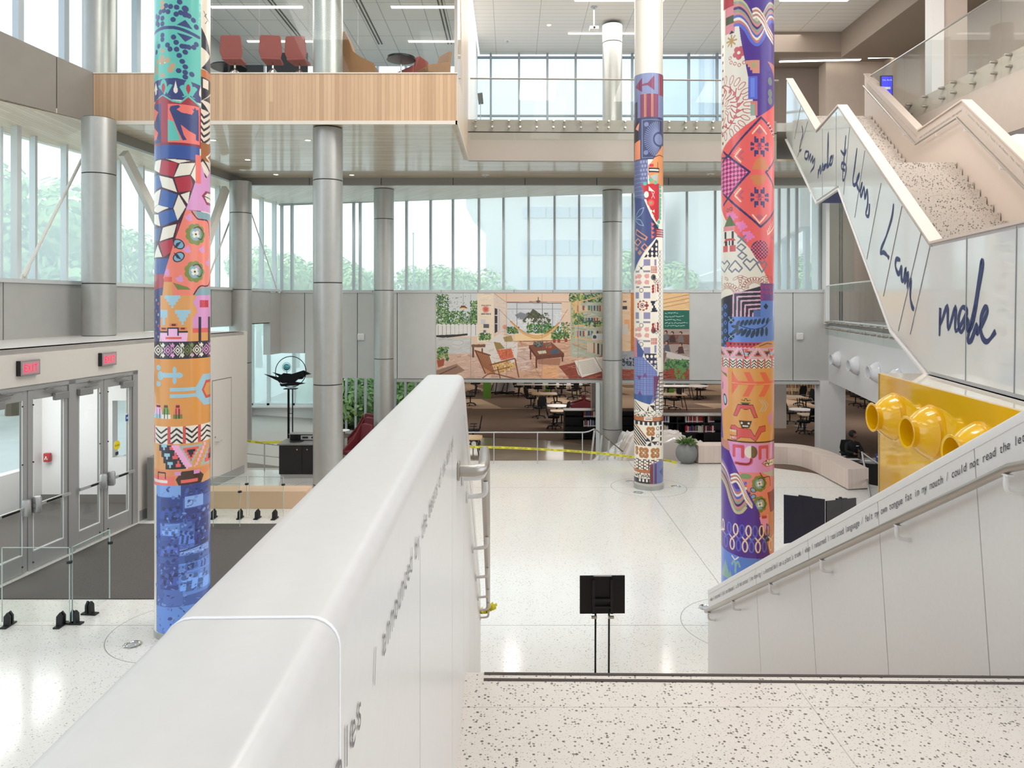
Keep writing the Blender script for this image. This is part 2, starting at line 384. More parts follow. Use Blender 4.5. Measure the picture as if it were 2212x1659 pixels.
# lower level
m = MB(); m.box(-14, 30, 16, 28.4, -1.3, -1.0)
struct('floor_lower', m, mat('polished_lower_floor', (158, 142, 124), .14, noise=.06, nscale=1.5))
CARP = nodes_of('library_carpet', .95, .1); m_, n_, b_ = CARP
t_ = n_.nodes.new('ShaderNodeTexCoord').outputs['Object']; s_ = n_.nodes.new('ShaderNodeSeparateXYZ'); n_.links.new(t_, s_.inputs[0])
nz_ = n_.nodes.new('ShaderNodeTexNoise'); nz_.inputs['Scale'].default_value = 60; n_.links.new(t_, nz_.inputs['Vector'])
cb_ = n_.nodes.new('ShaderNodeCombineXYZ'); n_.links.new(mathn(n_, 'FLOOR', mathn(n_, 'DIVIDE', mathn(n_, 'ADD', s_.outputs[0], mathn(n_, 'MULTIPLY', s_.outputs[1], .35)), 1.5)), cb_.inputs[0]); n_.links.new(mathn(n_, 'FLOOR', mathn(n_, 'DIVIDE', s_.outputs[1], 1.7)), cb_.inputs[1])
wn_ = n_.nodes.new('ShaderNodeTexWhiteNoise'); wn_.noise_dimensions = '2D'; n_.links.new(cb_.outputs[0], wn_.inputs['Vector'])
far_ = mathn(n_, 'GREATER_THAN', s_.outputs[1], 35.5)
brown = mixc(n_, nz_.outputs['Fac'], rgb(110, 90, 76), rgb(140, 118, 102))
tile = mixc(n_, mathn(n_, 'GREATER_THAN', wn_.outputs['Value'], .45), brown, mixc(n_, nz_.outputs['Fac'], rgb(176, 148, 122), rgb(198, 172, 146)))
n_.links.new(mixc(n_, far_, brown, tile), b_.inputs['Base Color'])
m = MB()
arc = [(-14, 28.0), (-4, 27.9), (-1, 28.0), (1.0, 27.6), (3.0, 26.3), (5.0, 24.6), (7.0, 23.6), (9.4, 21.6), (12, 18.4), (14.0, 16.0), (30, 16), (30, 50), (-14, 50)]
m.prism(arc, -1.0, -.985); struct('floor_library', m, m_)
# library shell
m = MB(); m.box(-3.2, 30, 49.5, 50, -1, 2.2); m.box(-3.2, -3.0, 27.1, 49.5, -1, 2.2); m.box(29.5, 30, 16, 50, -1, 2.2); struct('wall_library_back', m, mat('library_wall', (150, 136, 122), .7))
m = MB(); m.box(-3.2, 30, 25.9, 50, 1.85, 2.0); m.prism([(10.9, 24.3), (7.6, 10), (30, 10), (30, 26), (10.9, 26)], 1.6, 1.75)
struct('ceiling_library', m, mat('library_ceiling', (170, 165, 158), .7))
# far band wall (grey panels) -------------------------------------------------
A = Vector((-8.1, 25.3)); B = Vector((10.65, 24.3))
def on_far(px):      # plan point of the far wall seen in column px
    k = (px-1106)/F; d = B-A; t = (k*A.y-A.x)/(d.x-k*d.y); return A+d*t
m = MB(); seams = [583, 598, 658, 697, 772, 858, 943, 1300, 1488, 1561, 1713, 1791]
bots = [2.45, 2.45, 1.59, 1.59, 1.59, 1.59, 1.59, 1.59, 1.59, 1.59, 1.59]
d2 = (B-A).normalized(); nn = Vector((-d2.y, d2.x))
for (a, b), z0 in zip(zip(seams, seams[1:]), bots):
    p, q = on_far(a), on_far(b); m.wallbox(p+d2*.012, q-d2*.012, z0, 4.56, .25)
m.mi = 1; p, q = on_far(584), on_far(1791); m.wallbox(p+nn*.03, q+nn*.03, 2.46, 4.55, .2); m.wallbox(on_far(659)+nn*.03, q+nn*.03, 1.6, 2.6, .2)
struct('wall_far', m, [mat('pale_grey_metal_panel', (196, 196, 193), .42, noise=.02, nscale=3), GREYD])
m = MB(); m.wallbox(A-nn*.03, B-nn*.03, 4.56, 4.66, 1.5); m.mi = 1
for px in (445, 660, 745, 893, 972, 1050, 1134, 1216, 1300, 1480): 
    p = on_far(px+60); m.wallbox(p-nn*.034, p+d2*.012-nn*.034, 4.57, 4.65, .01)
struct('trim_2', m, [mat('sill_metal', (196, 200, 200), .4), GREYD])
m = MB(); m.wallbox(on_far(858)-nn*.05, on_far(1791)-nn*.05, 1.47, 1.57, .45); struct('trim_3', m, GREYP)
# band over the vestibule -----------------------------------------------------
m = MB(); ys = [8.6, 10.2, 11.9, 13.75, 15.95, 17.9, 19.4, 20.9, 22.3, 24.55]
for a, b in zip(ys, ys[1:]): m.wallbox((Lb(b-.012), b-.012), (Lb(a+.012), a+.012), 3.5 if a < 22 else 3.55, 4.6, -.25)
m.mi = 1; m.wallbox((Lb(24.5)-.03, 24.5), (Lb(8.6)-.03, 8.6), 3.52, 4.58, -.2)
m.mi = 0; m.wallbox((-8.2, 24.5), A, 2.45, 4.56, .25)
struct('wall_left', m, [GREYP, GREYD])
m = MB(); m.hexa([(Lb(8)+.04, 8, 4.6), (Lb(25.3)+.04, 25.3, 4.6), (Lg(27.2)-.4, 27.2, 4.6), (Lg(8)-.3, 8, 4.6), (Lb(8)+.04, 8, 4.68), (Lb(25.3)+.04, 25.3, 4.68), (Lg(27.2)-.4, 27.2, 4.68), (Lg(8)-.3, 8, 4.68)])
struct('trim_4', m, MATS['sill_metal'])
# window walls ------------------------------------------------------------------
def lgY(px): return 14.116/(.2017-(px-1106)/F)
GA = Vector((-8.67, 27.0)); GB = Vector((11.6, 24.46)); gd = (GB-GA).normalized(); gn = Vector((-gd.y, gd.x))
def on_g(px): k = (px-1106)/F; d = GB-GA; t = (k*GA.y-GA.x)/(d.x-k*d.y); return GA+d*t
zt = lambda p: 7.88+.018*(p.x+8.67)
win = thing('window_1', '', ''); 
for k in ('label', 'category'): del win[k]
win['kind'] = 'structure'
m = MB(); m.poly([(Lg(9), 9, 4.6), (GA.x, GA.y, 4.6), (GA.x, GA.y, 7.9), (Lg(9), 9, 7.9)]); part('window_pane', m, FRIT, win)
y = 9.42
m = MB()
while y < 26.9:
    w = .06; m.wallbox((Lg(y), y), (Lg(y+w), y+w), 4.6, 7.95, -.16); y += .85
for y in (15.42, 21.2): m.wallbox((Lg(y)+.3, y), (Lg(y)+.3, y+.14), 4.6, 8.0, -.14)
part('window_frame', m, MULL, win)
win2 = thing('window_2', '', ''); 
for k in ('label', 'category'): del win2[k]
win2['kind'] = 'structure'
m = MB(); m.poly([(GA.x, GA.y, 4.6), (GB.x, GB.y, 4.6), (GB.x, GB.y, 8.3), (GA.x, GA.y, 7.9)]); part('window_pane', m, FRIT, win2)
m = MB()
for px in (608, 630, 680, 728, 763, 777, 828, 877, 929, 977, 1033, 1086, 1140, 1196, 1249, 1303, 1364, 1421, 1481, 1542, 1602, 1680, 1700, 1718, 1767):
    p = on_g(px); m.wallbox(p-gn*.12, p+gd*.07-gn*.12, 4.6, 8.35, .16)
m.wallbox(GA-gn*.1, GB-gn*.1, 7.84, 7.93, .12, 8.22, 8.3)
part('window_frame', m, mat('mullion_satin', (176, 182, 182), .45), win2)
# mezzanine slab, soffits -------------------------------------------------------
ZS = 8.175
m = MB(); m.prism([(-9.2, 15.9), (-1.23, 15.9), (-1.23, 20.0), (10.2, 20.3), (12.2, 23.2), (-8.7, 23.0), (-9.35, 17.0)], ZS, ZS+.06)
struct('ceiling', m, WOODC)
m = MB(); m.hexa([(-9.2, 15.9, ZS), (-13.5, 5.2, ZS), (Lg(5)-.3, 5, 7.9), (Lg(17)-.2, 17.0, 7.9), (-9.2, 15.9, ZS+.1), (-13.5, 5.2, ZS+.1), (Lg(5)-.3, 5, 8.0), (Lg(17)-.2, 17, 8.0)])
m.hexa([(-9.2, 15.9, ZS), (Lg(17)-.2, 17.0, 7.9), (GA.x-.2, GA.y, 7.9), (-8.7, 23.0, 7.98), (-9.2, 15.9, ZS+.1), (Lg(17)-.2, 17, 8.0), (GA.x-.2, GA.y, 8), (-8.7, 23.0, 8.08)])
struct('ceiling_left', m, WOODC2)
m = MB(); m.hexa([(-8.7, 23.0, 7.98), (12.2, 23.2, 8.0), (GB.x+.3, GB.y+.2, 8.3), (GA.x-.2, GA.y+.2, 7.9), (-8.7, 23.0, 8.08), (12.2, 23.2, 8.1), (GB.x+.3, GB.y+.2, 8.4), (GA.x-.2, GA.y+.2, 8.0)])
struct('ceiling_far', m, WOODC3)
# edge beam of grey metal
m = MB(); xs = [-8.7+i*(20.5/9) for i in range(10)]
for a, b in zip(xs, xs[1:]): m.box(a+.01, b-.01, 22.9, 23.05, 7.95, ZS+.01)
for t0, t1 in ((0, .33), (.33, .66), (.66, 1)):
    P = Vector((-9.3, 16.6)); Q = Vector((-8.7, 23)); d = (Q-P).normalized()*.012
    m.wallbox(Q+(P-Q)*t0-d, Q+(P-Q)*t1+d, 7.95, ZS+.01, .15)
m.mi = 1; m.box(-8.7, 11.9, 22.93, 23.04, 7.96, ZS)
struct('trim_5', m, [mat('beam_metal', (140, 138, 132), .45, metal=.1), GREYD])
# wood fascia of the mezzanine
m = MB(); m.box(-9.2, -1.23, 15.88, 16.0, ZS-.02, 9.245); struct('wall_mezzanine_front', m, WOODV)
m = MB(); m.box(-9.2, -1.2, 15.84, 15.88, ZS-.05, ZS+.03); m.box(-1.24, -1.19, 15.84, 20.0, ZS-.05, ZS+.03); m.box(-9.2, -1.2, 15.86, 15.9, 9.245, 9.27); struct('trim_6', m, mat('fascia_trim', (214, 204, 190), .4))
m = MB(); m.box(-1.33, -1.22, 16.0, 20.0, ZS-.02, 9.3); m.box(-1.33, -1.22, 17.9, 20.0, 9.3, 13.6)
m.extr([(-1.33, 16.9, 13.6), (-1.33, 17.9, 13.6), (-1.33, 17.9, 9.3), (-1.33, 17.75, 9.3)], (.11, 0, 0)); struct('wall_mezzanine_side', m, planks('oak_side_boards', (206, 184, 160), (226, 208, 188), .085, 50., vert=True, gapc=(170, 146, 122), gap=.006, grain=.2, gapw=.5))
m = MB(); m.box(-9.2, -1.3, 16.0, 26.5, 9.0, 9.2); m.box(-1.3, 12.2, 20.2, 27.5, 9.0, 9.24); struct('floor_upper', m, mat('upper_floor', (206, 202, 196), .8))  # unseen floor, kept pale so it bounces light onto the upper ceilings
# grey curved fascia on the left
m = MB(); fp = [(-9.2, 15.9), (-9.52, 15.1), (-9.98, 13.95), (-10.5, 12.65), (-11.1, 11.2), (-12.0, 9.0)]; fz = [9.27, 9.36, 9.5, 9.62, 9.75, 9.9]
for i in range(5):
    p = Vector(fp[i]); q = Vector(fp[i+1]); d = (q-p).normalized()*.01
    m.wallbox(q-d, p+d, ZS, fz[i+1], .2, ZS, fz[i])
    m.mi = 1; m.wallbox(q+Vector((-.05, 0)), p+Vector((-.05, 0)), ZS+.01, fz[i+1]-.02, .1, ZS+.01, fz[i]-.02); m.mi = 0
struct('wall_left_fascia', m, [GREYF, GREYD])
win3 = thing('window_3', '', '');
for k in ('label', 'category'): del win3[k]
win3['kind'] = 'structure'
m = MB(); m.poly([(-13.0, 8.0, 9.2), (-9.3, 19.5, 9.2), (-9.3, 19.5, 15), (-13.0, 8.0, 15)]); part('window_pane', m, WINU, win3)
m = MB()
for t in (.18, .25, .37, .48, .55, .64, .73, .82, .9, .985):
    x, y_ = -13.0+3.7*t, 8+11.5*t; m.wallbox((x, y_), (x+.03*3.7/11.5*4, y_+.12), 9.2, 15, -.18)
part('window_frame', m, mat('pale_grey_mullion', (196, 204, 208), .5), win3)
# balcony fascia, guard -----------------------------------------------------------
m = MB(); m.hexa([(-1.22, 20.0, ZS-.02), (7.4, 20.2, ZS-.02), (7.4, 20.35, ZS-.02), (-1.22, 20.15, ZS-.02), (-1.22, 20.0, 8.93), (7.4, 20.2, 8.93), (7.4, 20.35, 8.93), (-1.22, 20.15, 8.93)])
m.mi = 1; m.hexa([(-1.22, 20.03, 8.93), (7.4, 20.23, 8.93), (7.4, 20.35, 8.93), (-1.22, 20.15, 8.93), (-1.22, 20.03, 8.96), (7.4, 20.23, 8.96), (7.4, 20.35, 8.96), (-1.22, 20.15, 8.96)])
m.mi = 0; m.hexa([(-1.22, 20.0, 8.96), (7.4, 20.2, 8.96), (7.4, 20.35, 8.96), (-1.22, 20.15, 8.96), (-1.22, 20.0, 9.29), (7.4, 20.2, 9.29), (7.4, 20.35, 9.29), (-1.22, 20.15, 9.29)])
struct('wall_balcony_front', m, [mat('balcony_beige', (178, 168, 157), .5), GREYD])
def glass_guard(name, label, p, q, z0, z1, n, rail=True, stand=True, zoff=(.35, .14), rm=STEEL, zfl=9.29, side=1):
    p = Vector(p); q = Vector(q); t = thing(name, label, 'railing', (p.x, p.y, z0)); L = (q-p).length; d = (q-p).normalized(); nr = Vector((-d.y, d.x))*side
    for i in range(n):
        a = p+d*(L*i/n+.008); b = p+d*(L*(i+1)/n-.008); mm = MB(); mm.wallbox(a, b, z0, z1, .018*side); part('glass_panel', mm, RAILG, t)
        if stand:
            for u in (.12, .5, .88):
                for zz in zoff:
                    c = a+(b-a)*u; mm = MB(); mm.lathe([(.028, -.05), (.034, -.045), (.034, .02), (.02, .09)], (c.x, c.y, zfl-zz), 12, (nr.x, nr.y, 0)); part('standoff', mm, STEEL, t)
    if rail:
        mm = MB(); mm.tube([(p.x, p.y, z1), (q.x, q.y, z1)], .022, 10); part('handrail', mm, rm, t)
    return t
glass_guard('balcony_railing', 'glass railing with steel handrail along the upper balcony, round bolts on its beige edge', (-1.15, 19.86), (7.4, 20.06), 8.7, 10.38, 7, zoff=(.06, .24))
# upper hall ------------------------------------------------------------------
cm, cn, cb = nodes_of('white_ceiling_panels', .6)
tt = cn.nodes.new('ShaderNodeTexCoord').outputs['Object']; ss = cn.nodes.new('ShaderNodeSeparateXYZ'); cn.links.new(tt, ss.inputs[0])
l1 = mathn(cn, 'LESS_THAN', mathn(cn, 'FRACT', mathn(cn, 'DIVIDE', ss.outputs[1], .3)), .05)
l2 = mathn(cn, 'LESS_THAN', mathn(cn, 'FRACT', mathn(cn, 'DIVIDE', mathn(cn, 'ADD', ss.outputs[0], .6), 1.5)), .014)
cn.links.new(mixc(cn, mathn(cn, 'MULTIPLY', mathn(cn, 'MAXIMUM', l1, l2), .55), rgb(222, 218, 212), rgb(130, 124, 116)), cb.inputs['Base Color'])
m = MB(); m.box(-1.22, 12.5, 18.5, 27.3, 13.6, 13.75); struct('ceiling_upper_hall', m, cm)
m = MB(); m.box(-9.0, -1.33, 16.0, 24.4, 12.2, 12.35)
tm, tn, tb = nodes_of('grey_ceiling_tiles', .7)
tt = tn.nodes.new('ShaderNodeTexCoord').outputs['Object']; ss = tn.nodes.new('ShaderNodeSeparateXYZ'); tn.links.new(tt, ss.inputs[0])
l1 = mathn(tn, 'LESS_THAN', mathn(tn, 'FRACT', mathn(tn, 'DIVIDE', ss.outputs[1], 1.2)), .014)
l2 = mathn(tn, 'LESS_THAN', mathn(tn, 'FRACT', mathn(tn, 'DIVIDE', ss.outputs[0], .6)), .03)
tn.links.new(mixc(tn, mathn(tn, 'MAXIMUM', l1, l2), rgb(168, 172, 172), rgb(112, 116, 116)), tb.inputs['Base Color'])
struct('ceiling_meeting_room', m, tm)
m = MB(); m.box(-9.2, -9.0, 19.5, 26.4, 9.2, 13.6); m.box(-9.0, -8.3, 18.2, 18.4, 9.2, 12.2); m.box(-8.6, -5.4, 26.3, 26.45, 9.2, 12.2); struct('wall_meeting_room', m, mat('cool_grey_wall', (150, 154, 154), .7))
m = MB(); m.box(-1.33, -1.28, 20.0, 27, 9.3, 13.6); struct('wall_upper_divider', m, WPAINT)
win4 = thing('window_4', '', '');
for k in ('label', 'category'): del win4[k]
win4['kind'] = 'structure'
m = MB(); m.box(-1.3, 13.5, 26.98, 27.0, 9.2, 13.45); m.box(-8.6, -1.3, 26.98, 27.0, 9.2, 12.2); part('window_pane', m, WINU, win4)
m = MB()
for i in range(-7, 13):
    x = -.79+1.053*i; m.box(x-.04, x+.04, 26.82, 26.97, 9.2, 13.5)
for z in (9.35, 13.35): m.box(-1.3, 13.4, 26.84, 26.97, z-.03, z+.03)
m.box(-1.3, 13.4, 26.84, 26.97, 11.15, 11.21)
part('window_frame', m, mat('blue_grey_mullion', (132, 140, 146), .5), win4)
m = MB(); m.box(4.47, 4.62, 25.2, 25.35, 9.24, 13.6); struct('trim_7', m, WPAINT)
# room glass front
t = thing('glass_partition', 'frameless full-height glass screen above the oak mezzanine front', 'glass partition', (-5, 15.95, 9.27))
for a, b in zip((-9.1, -6.62, -5.58, -4.5, -3.4, -2.32), (-6.62, -5.58, -4.5, -3.4, -2.32, -1.25)):
    m = MB(); m.box(a+.006, b-.006, 15.94, 15.955, 9.27, 12.2); part('glass_panel', m, RAILG, t)
m = MB(); m.box(-1.25, -1.235, 16.0, 17.5, 9.3, 12.2); part('glass_panel', m, RAILG, t)
m = MB(); m.box(-1.27, -1.2, 15.9, 16.0, 9.27, 12.2); part('edge_post', m, STEEL, t)
# beige walls to the right ------------------------------------------------------
m = MB(); m.box(10.6, 16, 25.2, 25.4, 3.5, 7.98); m.box(12.6, 12.75, 23.6, 25.2, 3.6, 7.9); m.mi = 1
for x in (10.95, 11.42, 11.5): m.box(x, x+.03, 25.17, 25.21, 3.6, 7.98)
m.mi = 2; m.box(13.0, 15.8, 25.1, 25.19, 3.6, 5.2)
struct('wall_right_lobby', m, [BEIGE, GREYD, mat('smoked_panel', (70, 70, 72), .3)])
m = MB(); m.box(10.5, 10.62, 24.15, 25.3, 3.5, 7.98); struct('wall_right_return', m, WPAINT)
hx = lambda Y: 5.44+.2144*Y
m = MB(); m.wallbox((hx(9.5), 9.5), (hx(24.3), 24.3), 1.59, 3.62, -.3); struct('wall_right_horns', m, mat('white_gloss_paint', (226, 227, 230), .3))
m = MB(); m.prism([(hx(9.5), 9.5), (hx(24.3), 24.3), (18, 25.2), (18, 9.5)], 3.45, 3.6); struct('floor_mezzanine', m, mat('mezz_floor', (120, 112, 104), .6))
glass_guard('mezzanine_railing', 'glass railing with white handrail over the white wall of round horns', (hx(24.2)-.1, 24.2), (hx(16.2)-.1, 16.2), 3.15, 4.78, 5, rm=WPAINT, zfl=3.62, zoff=(.05, .24), side=-1)
m = MB(); m.box(10.35, 11.2, 24.25, 24.7, -1, 1.59); struct('trim_8', m, WPAINT)
m = MB(); m.box(9.15, 9.65, 25.4, 25.6, -.2, 1.6); m.box(3.2, 3.46, 29, 29.3, -1, 1.8); struct('wall_library_pier', m, BEIGE)
m = MB(); m.box(3.0, 3.12, 24.6, 24.75, -1, 1.5); m.box(2.85, 2.98, 24.5, 24.6, -1, 1.5); struct('trim_9', m, MULL)
# second floor edge on the right
m = MB(); m.box(9.95, 10.2, 7.0, 20.4, 7.62, 8.999); m.box(9.95, 15, 7, 20.5, 9.0, 9.2); struct('wall_upper_right', m, BEIGE)
glass_guard('upper_floor_railing', 'glass railing with steel handrail along the upper floor edge at top right', (9.9, 20.0), (9.9, 9.2), 8.75, 10.48, 6, zfl=9.1, zoff=(-.05, .18), side=-1)
m = MB(); m.box(8.5, 11.3, 26.6, 26.75, 9.24, 12.95); struct('wall_upper_back', m, mat('brown_grey_paint', (120, 108, 100), .6))
m = MB(); m.box(11.3, 13.4, 26.0, 26.75, 9.24, 12.95); m.box(13.4, 13.6, 12, 27, 9.1, 13.6); struct('wall_upper_back_right', m, BEIGE)
m = MB(); m.box(10.64, 10.95, 18.3, 18.6, 9.2, 14); struct('trim_10', m, WPAINT)
m = MB(); m.box(10.95, 11.6, 18.4, 18.8, 9.2, 14); struct('wall_upper_pier', m, BEIGE)
m = MB(); m.box(8.5, 15, 25.0, 28.0, 12.9, 13.6); m.box(11.4, 15, 17, 25, 12.7, 13.6)
struct('ceiling_upper_right', m, mat('bulkhead_paint', (142, 128, 116), .6))
# vestibule ---------------------------------------------------------------------
m = MB()
for a, b, z0 in ((8.0, 13.86, 2.9), (13.86, 17.85, 0)): m.wallbox((Ld(b), b), (Ld(a), a), z0, 3.5, -.25)
m.wallbox((Ld(17.85), 17.85), (Ld(17.85)-2.2, 17.95), 0, 3.5, -.2)
struct('wall_left_entrance', m, mat('entrance_white', (214, 208, 200), .4, noise=.01))
m = MB(); m.hexa([(Ld(8), 8, 3.42), (Ld(17.85), 17.85, 3.42), (Lb(17.85)-.1, 17.85, 3.42), (Lb(8)-.1, 8, 3.42), (Ld(8), 8, 3.5), (Ld(17.85), 17.85, 3.5), (Lb(17.85)-.1, 17.85, 3.5), (Lb(8)-.1, 8, 3.5)])
struct('trim_11', m, WHITE)
m = MB(); m.wallbox((Ld(17.86)+.012, 17.86), (Ld(13.9)+.012, 13.9), 0, .2, -.02); struct('baseboard_left', m, ALU)
bx = lambda Y: Ld(Y)-2.9
m = MB()
def wall_holes(m, p, q, z0, z1, th, holes):
    """wall p->q with window holes given as (t0,t1,za,zb) along it"""
    p = Vector(p); q = Vector(q); cur = 0.
    for t0, t1, za, zb in sorted(holes):
        m.wallbox(p+(q-p)*cur, p+(q-p)*t0, z0, z1, th); m.wallbox(p+(q-p)*t0, p+(q-p)*t1, z0, za, th); m.wallbox(p+(q-p)*t0, p+(q-p)*t1, zb, z1, th); cur = t1
    m.wallbox(p+(q-p)*cur, q, z0, z1, th)
wall_holes(m, (bx(8), 8), (bx(15.2), 15.2), 0, 3.4, .2, [(.3, .6, .8, 2.7), (.68, .97, .8, 2.7)])
wall_holes(m, (bx(15.2), 15.2), (Ld(15.2)-.25, 15.2), 0, 3.4, .2, [(.56, .74, .95, 2.15), (.84, .95, .95, 2.15)])
struct('wall_vestibule', m, mat('vestibule_paint', (222, 222, 224), .6))
m = MB(); m.wallbox((bx(15.15), 15.17), (Ld(15.15)-.25, 15.17), 0, .18, .02); struct('baseboard_vestibule', m, mat('dark_skirting', (110, 108, 106), .6))
MATT = mat('charcoal_entrance_mat', (86, 82, 80), .97, noise=.25, nscale=90)
m = MB(); m.prism([(bx(8), 8), (Ld(8)-.05, 8), (Ld(15.2)-.3, 15.2), (bx(15.2), 15.2)], -.002, .012); struct('floor_vestibule', m, MATT)
single('entrance_mat', MB().prism([(Ld(10.24)+.1, 10.24), (-3.2, 10.24), (-3.2, 13.72), (Ld(13.72)+.1, 13.72)], -.004, .014), MATT, 'wide charcoal entrance mat on the terrazzo in front of the glass doors', 'mat')
# alcove at the far left ---------------------------------------------------------
m = MB(); m.box(-9.6, -6.9, 26.5, 26.7, -.9, .42); m.wallbox((-9.6, 19.5), (-9.55, 26.6), -.9, .42, .2); m.box(-6.95, -6.6, 25.4, 26.6, -1, 2.45)
struct('wall_alcove', m, WPAINT)
m = MB(); m.box(-9.6, -6.9, 26.25, 26.75, .40, .46); struct('trim_12', m, WHITE)
win5 = thing('window_5', '', '');
for k in ('label', 'category'): del win5[k]
win5['kind'] = 'structure'
m = MB(); m.box(-9.6, -6.9, 26.6, 26.62, .45, 3.6); m.box(-9.62, -9.6, 18, 26.6, .45, 3.6); part('window_pane', m, FRIT, win5)
m = MB(); m.box(-9.62, -9.5, 26.5, 26.64, .4, 3.6)
for x in (-8.95, -8.02, -6.98): m.box(x-.05, x+.05, 26.5, 26.66, .4, 3.6)
m.box(-9.6, -6.9, 26.5, 26.66, .45, .53)
part('window_frame', m, MULL, win5)
win6 = thing('window_6', '', '');
for k in ('label', 'category'): del win6[k]
win6['kind'] = 'structure'
m = MB(); m.wallbox((-6.6, 28.8), (-3.2, 27.0), -.9, 1.6, .02); part('window_pane', m, GLASS, win6)
m = MB()
for i in range(9):
    x = -6.6+i*.425; y_ = 28.8-i*.225; m.box(x-.04, x+.04, y_-.08, y_+.08, -1, 1.65)
m.wallbox((-6.6, 28.75), (-3.2, 26.95), -1, -.85, .1)
part('window_frame', m, MULL, win6)
m = MB(); m.box(-9.4, -3.3, 18.3, 18.5, -1, -.02); m.hexa([(-9.4, 20, -1), (-6.2, 20.2, -1), (-6.2, 26.5, -1), (-9.4, 26.5, -1), (-9.4, 20, .05), (-6.2, 20.2, -.4), (-6.2, 26.5, -.1), (-9.4, 26.5, .1)])
struct('trim_13', m, mat('ramp_stone', (176, 172, 164), .5))
# ground outdoors
m = MB(); m.box(-150, 150, 50.2, 200, -1.6, -1.5); m.box(-150, -11.5, -60, 50.3, -1.6, -.3); m.box(-14, -4, 27.5, 50.2, -1.6, -1.05)
struct('ground_outside', m, mat('pale_paving', (214, 216, 210), .9, noise=.05, nscale=1))
m = MB(); m.box(-14, 16, -3.2, 18.5, 13.75, 13.9); struct('ceiling_atrium', m, WPAINT)
m = MB(); m.box(-14, 16, -4.2, -4.0, 0, 13.9); struct('wall_behind_camera', m, WPAINT)
# =================================================================== columns
def column(px_label, x, y, r, spans, rings, m=COLM, base=None):
    t = thing('column', px_label, 'column', (x, y, spans[0][0]), group='columns of the hall')
    for z0, z1 in spans:
        mm = MB(); zs = [z0]+[q for q in rings if z0 < q < z1]+[z1]
        for a, b in zip(zs, zs[1:]):
            mm.lathe([(r, a+.012), (r, b-.012)], (x, y, 0), 48)
        part('shaft', mm, m, t)
        mm = MB(); mm.lathe([(r-.012, z0), (r-.012, z1)], (x, y, 0), 40); part('joint_ring', mm, GREYD if m is COLM else m, t)
    return t
column('thick plain grey metal column under the oak mezzanine', -4.18, 16.4, .33, [(0, ZS-.02), (9.2, 12.3)], (.12, 2.37, 4.66, 6.97))
column('slender plain grey column left of the long mural, behind the thick grey one', -4.24, 23.9, .33, [(-1, 7.96)], (2.37, 4.62, 6.97))
column('slender plain grey column standing in front of the right part of the mural', 3.36, 24.2, .33, [(-1, 7.96), (9.24, 13.5)], (-.0, 2.3, 4.6, 6.9, 12.9))
column('grey column rising from the white ledge above the entrance doors', -8.92, 15.6, .335, [(3.5, ZS-.0)], (4.62, 6.97))
column('grey column upstairs in front of the top left windows, above the grey curved band', -9.36, 16.4, .35, [(9.1, 14.5)], ())
column('slender grey column at the far corner of the entrance box, by the metal sculpture', -8.38, 22.3, .33, [(-.4, 7.96)], (2.37, 4.62, 6.97))
# =================================================================== the stair the camera stands on
rX = lambda Y: 2.28-.021*(Y-3.13)                    # inner face of the right-hand wall
lX = lambda Y: -.195-(.0156 if Y < 2.95 else .03)*(Y-2.95)    # inner face of the left-hand wall
m = MB(); m.prism([(-.25, -1.6), (5.2, -1.6), (5.2, 3.05), (rX(3.1), 3.09), (-.25, 3.13)], 2.3, 2.6)
struct('floor_landing', m, terrazzo('landing_terrazzo', (222, 213, 203), (78, 74, 70), 80, .5, rough=.28, dens=.5, chip2=(128, 118, 108), joints=[('x', 1.19, .0015), ('y', 2.86, .0015)]))
t = thing('staircase', 'broad speckled stair dropping from the near landing to the hall floor', 'staircase', (1, 3.13, 2.4))
m = MB()
for i in range(1, 16):
    y0_ = 3.13+.29*(i-1); y1_ = y0_+.29; z = 2.6-.1625*i
    m.hexa([(lX(y0_)+.002, y0_, 0), (rX(y0_)-.002, y0_, 0), (rX(y1_)-.002, y1_, 0), (lX(y1_)+.002, y1_, 0), (lX(y0_)+.002, y0_, z), (rX(y0_)-.002, y0_, z), (rX(y1_)-.002, y1_, z), (lX(y1_)+.002, y1_, z)])
part('step', m, LANDM, t, smooth=False)
for k, yy in enumerate((3.118, 3.068)):
    m = MB(); m.hexa([(-.12, yy-.009, 2.597), (2.29, yy-.040, 2.597), (2.29, yy-.024, 2.597), (-.12, yy+.009, 2.597), (-.12, yy-.009, 2.603), (2.29, yy-.040, 2.603), (2.29, yy-.024, 2.603), (-.12, yy+.009, 2.603)])
    part('nosing_strip', m, mat('dark_grip_strip', (78, 68, 64), .8), t, 'dark non-slip strip')
SL = .1625/.29
# left wall with rounded cap -------------------------------------------------------
def sweep(mb, sect, path):
    """sect: (across, up) outline; path: list of (origin, across-vector)"""
    n = len(sect); i0 = len(mb.v)
    for o, ax in path:
        for a, u in sect: mb.v.append((o[0]+ax[0]*a, o[1]+ax[1]*a, o[2]+u))
    for k in range(len(path)-1):
        for j in range(n):
            a = i0+k*n+j; b = i0+k*n+(j+1) % n; mb.f.append((a, b, b+n, a+n)); mb.m.append(mb.mi)
    mb.f.append(tuple(i0+j for j in range(n))); mb.m.append(mb.mi)
    e = i0+(len(path)-1)*n; mb.f.append(tuple(e+j for j in reversed(range(n)))); mb.m.append(mb.mi)
def capsect(w, h, r=.028, n=6):
    s = [(0, -h)]+[(r-r*math.cos(PI/2*k/n), -r+r*math.sin(PI/2*k/n)) for k in range(n+1)]
    return s+[(w-r+r*math.sin(PI/2*k/n), -r+r*math.cos(PI/2*k/n)) for k in range(n+1)]+[(w, -h)]
WT = .162
t = thing('stair_wall', 'thick white guard wall with rounded cap running from the lower left corner down the stair', 'wall', (-.28, 2.9, 0))
